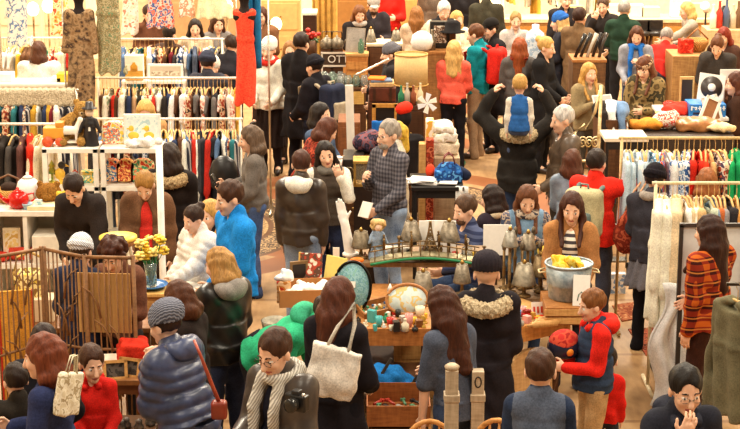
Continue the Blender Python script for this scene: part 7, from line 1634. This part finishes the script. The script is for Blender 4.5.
for i, (u, lb, ry) in enumerate(((709, 'white frame leaning left on the low table', 24), (721, 'white frame leaning right on the low table', -14))):
    t = thing('framed_picture', lb, 'picture', (aty(u, 128, RY - .5).x, RY - .24 + .05 * i, z2 + .03)); t.rotation_euler = (R(-10), R(ry), R(10)); f_ = G(); hh_ = .30
    for sx in (-1, 1): f_.box((sx * .075, 0, hh_ / 2), (.03, .02, hh_))
    for z_ in (.015, hh_ - .015): f_.box((0, 0, z_), (.18, .02, .03))
    f_.build('frame', M('paint', 'f2ece6'), t); G().box((0, .005, hh_ / 2), (.13, .008, hh_ - .03)).build('backing_board', M('wood', '9a6a44'), t)
# white framed sleeve / portrait at the right edge
t = thing('record_sleeve', 'tall white sleeve with a brown picture beside the record', 'record', (aty(731, 104, RY + .2).x, RY + .34, tz)); hz = aty(731, 70, RY + .3).z - tz; G().box((0, 0, hz / 2), (.22, .014, hz)).build('sleeve', M('paper', 'e8e2da'), t); G().box((.03, -.009, hz * .45), (.16, .006, hz * .6)).build('picture_panel', M('print', 'c89070', '7a4a34', 'd8a888', scale=.4), t)
# jeans and jackets hanging off the left end and a small metal table
table('display_table', 'small black metal table with a cream cloth top before the camouflage jacket', (aty(626, 137, 17.2).x, 17.35), (.44, .42), aty(626, 137, 17.2).z, M('paint', 'ece0c8'), M('paint', '1c1816'), leg=.03)
for i, (u, c, lb) in enumerate(((611, 'e8e4de', 'white jacket heaped on the stall below the black and grey hat'), (621, '6a86ac', 'blue denim heaped on the stall below the black and grey hat'), (603, '2a2422', 'black cloth heaped on the stall behind the ornate chair'))):
    t3 = px_box(u - 6, u + 6, 120, 150, 18.4 + .03 * i, .4, 0, ('brown box', 'second brown box', 'third brown box')[i] + ' under the heaped clothes behind the ornate chair', DKW, 'storage_box', 'box'); S = SDF(); S.ell((0, 0, .08), (.10, .14, .10)); S.cap((0, -.16, .06), (.02, -.2, -.16), .045, .04, k=.05)
    tag(place(sdf_obj('heaped_jacket', S, .014, M('denim', c) if i == 1 else M('cloth', c), None, folds(2, i), .012), (aty(u, 120, 18.5).x, 18.62, t3[1] - .0)), lb, 'jacket')
t = thing('hat', 'grey hat turned upside down showing its black lining', 'hat', P['camo']['hands'][1] + Vector((-.13, -.02, .0)), 0); t.rotation_euler = (R(35), 0, 0)
G().lathe([(.07, -.09), (.10, -.06), (.105, 0), (.17, .01), (.17, .018), (.10, .012), (.0, .010)], seg=28).build('brim', M('cloth', 'c8c0b8'), t); G().lathe([(.098, .014), (.0, .019)], seg=24).build('lining', M('cloth', '1a1614'), t)
# ornate cream metal chair
p = aty(588, 130, 17.9); t = thing('ornate_chair', 'ornate scrolled cream metal chair behind the white haired man', 'chair', (p.x, 17.9, 0)); zt_ = aty(596, 86, 17.9).z; CM = M('patina', 'b8965a', 'f0e0b8'); x0, x1 = aty(574, 110, 17.9).x - p.x, aty(600, 110, 17.9).x - p.x
G().tube([(x1, 0, 0), (x1, .02, zt_ * .6), (x1 + .01, .04, zt_)], .018, 8).build('back_post', CM, t); G().tube([(x0, 0, 0), (x0, .02, zt_ * .55)], .018, 8).build('back_post', CM, t)
zc = zt_ * .62
G().tube([(x0, .02, zt_ * .55), (x0 + .02, .03, zt_ * .72), (x0 + .12, .03, zt_ * .77), ((x0 + x1) / 2, .03, zt_ * .74), (x1 - .05, .03, zt_ * .84), (x1, .04, zt_ * .97)], .015, 7).build('crest', CM, t)
for k in range(4):
    cx_ = x0 + (x1 - x0) * (k + .5) / 4; rr_ = .05
    G().tube([(cx_ + rr_ * (1 - i / 22) * math.cos(i * .6), .025, zt_ * .66 + rr_ * (1 - i / 22) * math.sin(i * .6) * 1.4) for i in range(20)], .008, 5).build('scroll', CM, t)
G().tube([(x0, .02, zt_ * .55), (x1, .02, zt_ * .55)], .014, 7).build('rail', CM, t); G().box(((x0 + x1) / 2, -.2, .46), (x1 - x0, .42, .04)).build('seat', M('cloth', 'e8dcc0'), t, .01)
for x_ in (x0 + .03, x1 - .03): G().tube([(x_, -.36, .45), (x_, -.38, 0)], .016, 7).build('leg', CM, t)
# instruments: dark tubes and a small stall by the khaki jacket
t, hI, wI = px_box(572, 606, 60, 100, 21.8, .5, 0, 'brown stall of dark instruments behind the tablet', M('wood', '5a3c26', '7a5636'), 'stall_counter', 'counter', lid=MDW); zi = hI + .003
for k in range(5):
    g = G(); g.tube([(0, 0, 0), (.06, .02, .16), (.12, .02, .30)], [.022, .02, .03], 9); single('telescope', g, M('paint', ('1c1a1a', '2a2624', 'b8b0a4', '241e1c', '3a302a')[k], rough=.25), f'slim dark tube instrument on the brown stall, {ORD[k]} from the left', 'instrument', (aty(575 + 6 * k, 60, 22.0).x, 22.0 + .04 * (k % 2), zi), R(-20 + 12 * k), group='dark instruments')
t = thing('tablet', 'pale tablet computer held up by the blonde woman in olive beige', 'tablet', P['tablet_blonde']['hands'][1] + Vector((.05, -.06, .02)), R(20)); t.rotation_euler = (R(-35), 0, R(20)); G().box((0, 0, .0), (.25, .012, .17)).build('body', M('paint', 'e4e0da'), t, .004); G().box((0, -.007, 0), (.22, .004, .14)).build('screen', M('paint', 'b8b4ae', rough=.1), t)
# far right: red box, basket, lamp heads
t, hF, wF = px_box(672, 706, 56, 80, 22.6, .6, 0, 'tan stall table with the red box behind the red sweater', M('wood', '9a6a3c', 'c89a60'), 'stall_table', 'table'); zf = hF + .003
single('red_box', G().box((0, 0, .09), (.18, .12, .18)), M('print', 'd83a28', 'b8281c', 'e86a50'), 'red patterned box on the tan stall table', 'box', (aty(686, 52, 22.8).x, 22.85, zf), R(8), bevel=.005)
t = thing('wicker_basket', 'orange brown wicker basket behind the red patterned box', 'basket', (aty(697, 42, 23.0).x, 23.0, zf)); G().lathe([(.10, 0), (.15, .1), (.16, .16), (.14, .15), (.1, .03), (0, .02)], seg=22).build('body', M('knit', 'b8743c', 'd8a060'), t); G().tube([(-.15, 0, .15), (0, 0, .30), (.15, 0, .15)], .012).build('handle', MDW, t)
for i, (u, v, lb, ang_) in enumerate(((722, 12, 'black spotlight on a tall stand near the back wall', 30), (706, 8, 'white shaded spotlight on a stand near the back wall', -20))):
    p = aty(u, v, 26.0); t = thing('spotlight', lb, 'lamp', (p.x, 26.0, 0)); G().tube([(0, 0, 0), (0, 0, p.z)], .015, 7).build('stand', IRON, t); G().lathe([(.16, 0), (.16, .02), (.02, .04)], seg=16).build('base', IRON, t); G().lathe([(.03, -.1), (.06, -.06), (.07, .08), (.06, .08), (0, .02)], (0, 0, p.z), 16, (math.sin(R(ang_)) , -.6, .5)).build('lamp_head', M('paint', '1c1a1a' if i == 0 else 'f4efe4'), t)
for i, (u, c, lb) in enumerate(((713, 'f4f0e8', 'white bottle on the crowded far right stall'), (719, 'c83a2a', 'red bottle on the crowded far right stall'), (726, '5a6a8a', 'slate blue bottle on the crowded far right stall'), (733, 'd8c8b0', 'cream bottle on the crowded far right stall'), (738, '7a5a40', 'brown bottle on the crowded far right stall'))):
    single('bottle', BOT(.05, .34 + .05 * (i % 3)), M('paint', c, rough=.25), lb, 'bottle', (aty(u, 24, 25.2).x, 25.2, 1.0))
px_box(706, 745, 30, 60, 25.0, .5, 0, 'cream stall table of bottles at the far right', M('wood', 'c8a878', 'e0c898'), 'stall_table', 'table')
tt = [o for o in bpy.data.objects if o.get('label', '').startswith('cream stall table of bottles')][0]; th_ = aty(720, 30, 25.0).z
for o in bpy.data.objects:
    if o.get('label', '').endswith('crowded far right stall'): o.location.z = th_ + .003
single('dress_form', G().lathe([(.12, 0), (.12, .02), (.015, .04), (.015, .75), (.10, .80), (.13, 1.0), (.10, 1.15), (.14, 1.32), (.12, 1.42), (.05, 1.48), (.05, 1.54), (0, 1.55)], seg=20, sq=(1, .75)), M('print', '9ab0c8', 'c8d4e0', 'e8e4e0'), 'pale blue dressmaker form behind the blonde woman in black', 'dress form', (aty(535, 50, 24.0).x, 24.0, 0))
# picture glass leaning by the plaid jacket
YF = 13.15
t = thing('mirror', 'large dark framed pale board speckled with small marks behind the plaid jacket', 'board', (aty(712, 260, YF).x, YF, 0)); z0, z1 = aty(682, 300, YF).z, aty(682, 225, YF).z; w = aty(745, 260, YF).x - aty(681, 260, YF).x; f_ = G()
for sx in (-1, 1): f_.box((sx * w / 2, 0, (z0 + z1) / 2), (.03, .03, z1 - z0))
for z_ in (z0, z1): f_.box((0, 0, z_), (w + .03, .03, .03))
f_.build('frame', M('paint', '3a3430'), t); G().box((0, .006, (z0 + z1) / 2), (w - .02, .01, z1 - z0 - .02)).build('panel', M('paper', 'd4d8d8'), t)
for sx in (-1, 1): G().box((sx * (w / 2 - .02), .02, z0 / 2), (.035, .03, z0)).build('easel_leg', M('paint', '3a3430'), t)
mk = t
for k in range(14): G().box((rr.uniform(-w * .45, w * .1), -.001, rr.uniform(z0 + .05, z1 - .05)), (.014, .006, .010)).build('mark', M('paint', '8a8478'), t)
# ================================================================== bags, rucksacks and things people hold
def backpack(pp, w, h, d, m1, m2, label, zc=1.20, name='backpack', gap=.045):
    """rucksack hung on the back of a person, with pocket and straps"""
    r = pp['root']; s = pp['s']; t = thing(name, label, 'backpack', pp['w']((0, -.145 - gap - d / 2, zc)), pp['yaw'])
    S = SDF(); S.box((0, 0, 0), (w / 2 - .05, d / 2 - .03, h / 2 - .06), rad=.06); S.ell((0, -.02, -h * .18), (w * .48, d * .5, h * .3), k=.05); sdf_obj('body', S, .012, M(*m1), t, folds(1.6, 3), .006)
    S = SDF(); S.box((0, -d / 2 - .015, -h * .16), (w * .26, .02, h * .17), rad=.025); sdf_obj('pocket', S, .011, M(*m2), t, folds(2, 4), .004)
    for sx in (-1, 1): G().tube([(sx * w * .3, d / 2, h * .36), (sx * w * .36, d / 2 + .07, h * .48), (sx * w * .40, d / 2 + .20, h * .50), (sx * w * .42, d / 2 + .32, h * .36), (sx * w * .42, d / 2 + .30, h * .05)], .022, 7).build('strap', M(*m2), t)
    G().tube([(-.04, 0, h / 2 - .005), (-.03, 0, h / 2 + .04), (.03, 0, h / 2 + .04), (.04, 0, h / 2 - .005)], .009, 6).build('grab_handle', M(*m2), t)
    return t
backpack(P['red_jacket'], .31, .44, .13, C('b8ae88'), C('6a7a78'), 'beige and grey green rucksack worn over the bright red jacket', 1.20)
backpack(P['teal'], .32, .46, .14, C('d02a20'), C('b8221a'), 'red rucksack worn over the teal jacket', 1.22)
backpack(P['backpack_boy'], .32, .46, .15, C('23283c'), C('a89a84'), 'navy rucksack with a tan pocket worn by the boy in the black beanie', 1.18)
# red drawstring bag
pp = P['black_beanie']; c = aty(628, 230, at(657, 164, 1.6).y - .1)
t = thing('drawstring_bag', 'red patterned drawstring bag carried by the woman in the black beanie', 'bag', c); S = SDF(); S.ell((0, 0, -.05), (.135, .10, .17)); S.cap((0, 0, .08), (.02, 0, .18), .07, .035, k=.05); sdf_obj('body', S, .012, M('print', '9a3a28', '7a2a1c', 'b8583c', 'a8482c'), t, folds(2.4, 3), .010)
for sx in (-1, 1): G().tube([(sx * .03, 0, .18), (.08 + sx * .03, .06, .34), (.18 + sx * .02, .14, .46)], .009, 6).build('cord', M('cloth', 'c89a7a'), t)
single('paper_bag', G().box((0, 0, .10), (.16, .08, .20)), M('print', '7a98c0', 'e8e4de', 'a8b8cc'), 'blue and white carrier bag beyond the red drawstring bag', 'bag', (aty(618, 255, 16.4).x, 16.4, 0.0))
wb = at(612, 282); t = thing('folding_trolley', 'grey wheeled shopping trolley beyond the black trousers', 'trolley', (wb.x + .06, wb.y + .3, 0)); 
for sx in (-.12, .12): G().tube([(sx, 0, .06), (sx, .05, .5)], .010, 6).build('rail', M('metal', '9a968e'), t); G().lathe([(.055, -.015), (.06, 0), (.055, .015)], (sx * 1.2, 0, .06), 18, (1, 0, 0)).build('wheel', M('paint', '241f1c'), t)
G().box((0, -.04, .16), (.22, .16, .02)).build('plate', M('metal', '8a867e'), t); G().tube([(-.12, .05, .5), (.12, .05, .5)], .010, 6).build('handle', M('metal', '9a968e'), t)
# tote on the woman in black
pp = P['tote_woman']; ty = pp['root'].location.y - .30
a = aty(333, 372, ty); t = thing('tote_bag', 'white canvas tote bag hanging from the shoulder of the woman in black', 'bag', a, R(-14)); t.rotation_euler = (0, R(12), R(-14))
S = SDF(); S.box((0, 0, 0), (.145, .012, .15), rad=.02); S.ell((0, -.02, -.05), (.13, .045, .10), k=.05); sdf_obj('body', S, .010, M('cloth', 'ded6cc'), t, folds(2.4, 5), .009)
for sy in (-.015, .015): G().tube([(-.07, sy, .16), (-.035, sy + .03, .30), (.02, sy + .10, .44), (.05, sy + .12, .30), (.07, sy, .16)], .011, 6).build('strap', M('cloth', 'd0c8bc'), t)
# tote of the woman in the navy cardigan
pp = P['bob_woman']; t = thing('tote_bag', 'cream printed tote bag on the back of the woman in the navy cardigan', 'bag', aty(68, 394, pp['root'].location.y - .16), R(64)); t.rotation_euler = (0, R(14), R(52)); t.scale = (.62, .7, .74)
S = SDF(); S.box((0, 0, 0), (.12, .015, .15), rad=.02); sdf_obj('body', S, .010, M('print', 'd8ccb0', 'e8e0cc', 'b0a080', 'dcd4c0'), t, folds(2.4, 2), .008)
for sy in (-.015, .015): G().tube([(-.06, sy, .16), (-.02, sy, .30), (.03, sy, .31), (.06, sy, .16)], .009, 6).build('strap', M('cloth', 'c8bca0'), t)
# strap bag across the navy coat
pp = P['navy_puffer']; b0 = aty(196, 345, pp['root'].location.y - .12)
pts = [aty(u, v, pp['root'].location.y + dy) - b0 for u, v, dy in ((194, 340, -.20), (200, 354, -.24), (207, 372, -.24), (214, 390, -.20), (219, 402, -.16))]
t = thing('shoulder_strap', 'rust red bag strap across the back of the navy quilted coat', 'bag strap', b0); G().tube(pts, [.009, .010, .012, .013, .014], 6).build('band', M('shiny', 'a8442c'), t)
S = SDF(); S.box(tuple(pts[-1] + Vector((0, 0, -.05))), (.03, .02, .04), rad=.02); sdf_obj('pouch', S, .010, M('shiny', '8a3422'), t)
# camera of the man with the scarf
pp = P['glasses_scarf']; c = pp['hands'][1]; t = thing('camera', 'black camera held by the man in the long grey scarf', 'camera', aty(297, 402, c.y - .08), R(-30)); G().box((0, 0, 0), (.14, .06, .10)).build('body', M('paint', '1c1a1a', rough=.3), t, .01); G().lathe([(.04, 0), (.042, .05), (.035, .06), (0, .05)], (0, -.03, 0), 20, (0, -1, 0)).build('lens', M('paint', '2a2826', rough=.1), t); G().box((.0, 0, .06), (.05, .05, .03)).build('viewfinder', M('paint', '242222'), t, .006); G().sph((.05, -.01, .053), .012).build('shutter_button', M('metal', 'd8d0c8'), t)
# helmet held by the boy
pp = P['vest_boy']; c = aty(564, 346, pp['root'].location.y + .02); t = thing('helmet', 'dark navy helmet with a red top and orange spot held by the boy', 'helmet', c, R(-60)); S = SDF(); S.ell((0, 0, 0), (.105, .125, .11), m=0, k=.005); S.ell((0, .09, -.06), (.07, .09, .07), sub=True); S.box((0, 0, -.13), (.2, .2, .06), rad=0, sub=True); sdf_obj('shell', S, .009, M('paint', '23243a', rough=.25), t)
S = SDF(); S.ell((0, 0, .012), (.104, .12, .108), k=.0); S.box((0, 0, -.07), (.3, .3, .115), rotm(R(15), R(18), 0), 0, sub=True); sdf_obj('red_top', S, .009, M('print', 'b8302a', 'c84a34', '9a2420'), t); 
for sx in (-1, 1): G().lathe([(.028, 0), (.024, .008), (0, .009)], (sx * .098, -.02, -.015), 16, (sx, -.2, 0)).build('spot', M('paint', 'e88a2c'), t)
G().tube([(-.08, .10, -.05), (-.05, .15, -.06), (.05, .15, -.06), (.08, .10, -.05)], .008, 6).build('face_guard', M('metal', 'b8b0a8'), t)
# child riding on the man's shoulders
pp = P['carrier']; zs = 1.40 * pp['s'] + .03
person(520, 75, .98, 178, 'small fair haired child in a blue vest riding on a man\'s shoulders', top=('sweater', C('d8d0c4')), vest=C('2c5ea0'), hair=('short', 'd0a058'), legs=C('4a5674'), arms=('down', 'down'), pose='sit', zoff=zs - .19, hp=4)
# phone / small things in hands
single('phone', G().box((0, 0, 0), (.07, .012, .14)), M('paint', '1c1a1c', rough=.2), 'dark phone held by the woman in the grey sweater', 'phone', P['grey_sweater']['hands'][1] + Vector((-.02, -.03, .05)), R(70), R(-30), bevel=.004)
single('booklet', G().box((0, 0, 0), (.12, .012, .15)), M('paper', 'ece4d8'), 'small white booklet held by the grey haired man in the checked shirt', 'booklet', P['check_man']['hands'][0] + Vector((-.03, -.02, .06)), R(-40), R(-30), bevel=.002)
single('black_bag', G().lathe([(.0, -.16), (.12, -.15), (.15, 0), (.11, .12), (.04, .17), (0, .17)], seg=20, sq=(1, .6)), M('shiny', '1a1718'), 'black bag hanging beside the woman in the grey sweater', 'bag', aty(224, 173, P['grey_sweater']['root'].location.y + .25))
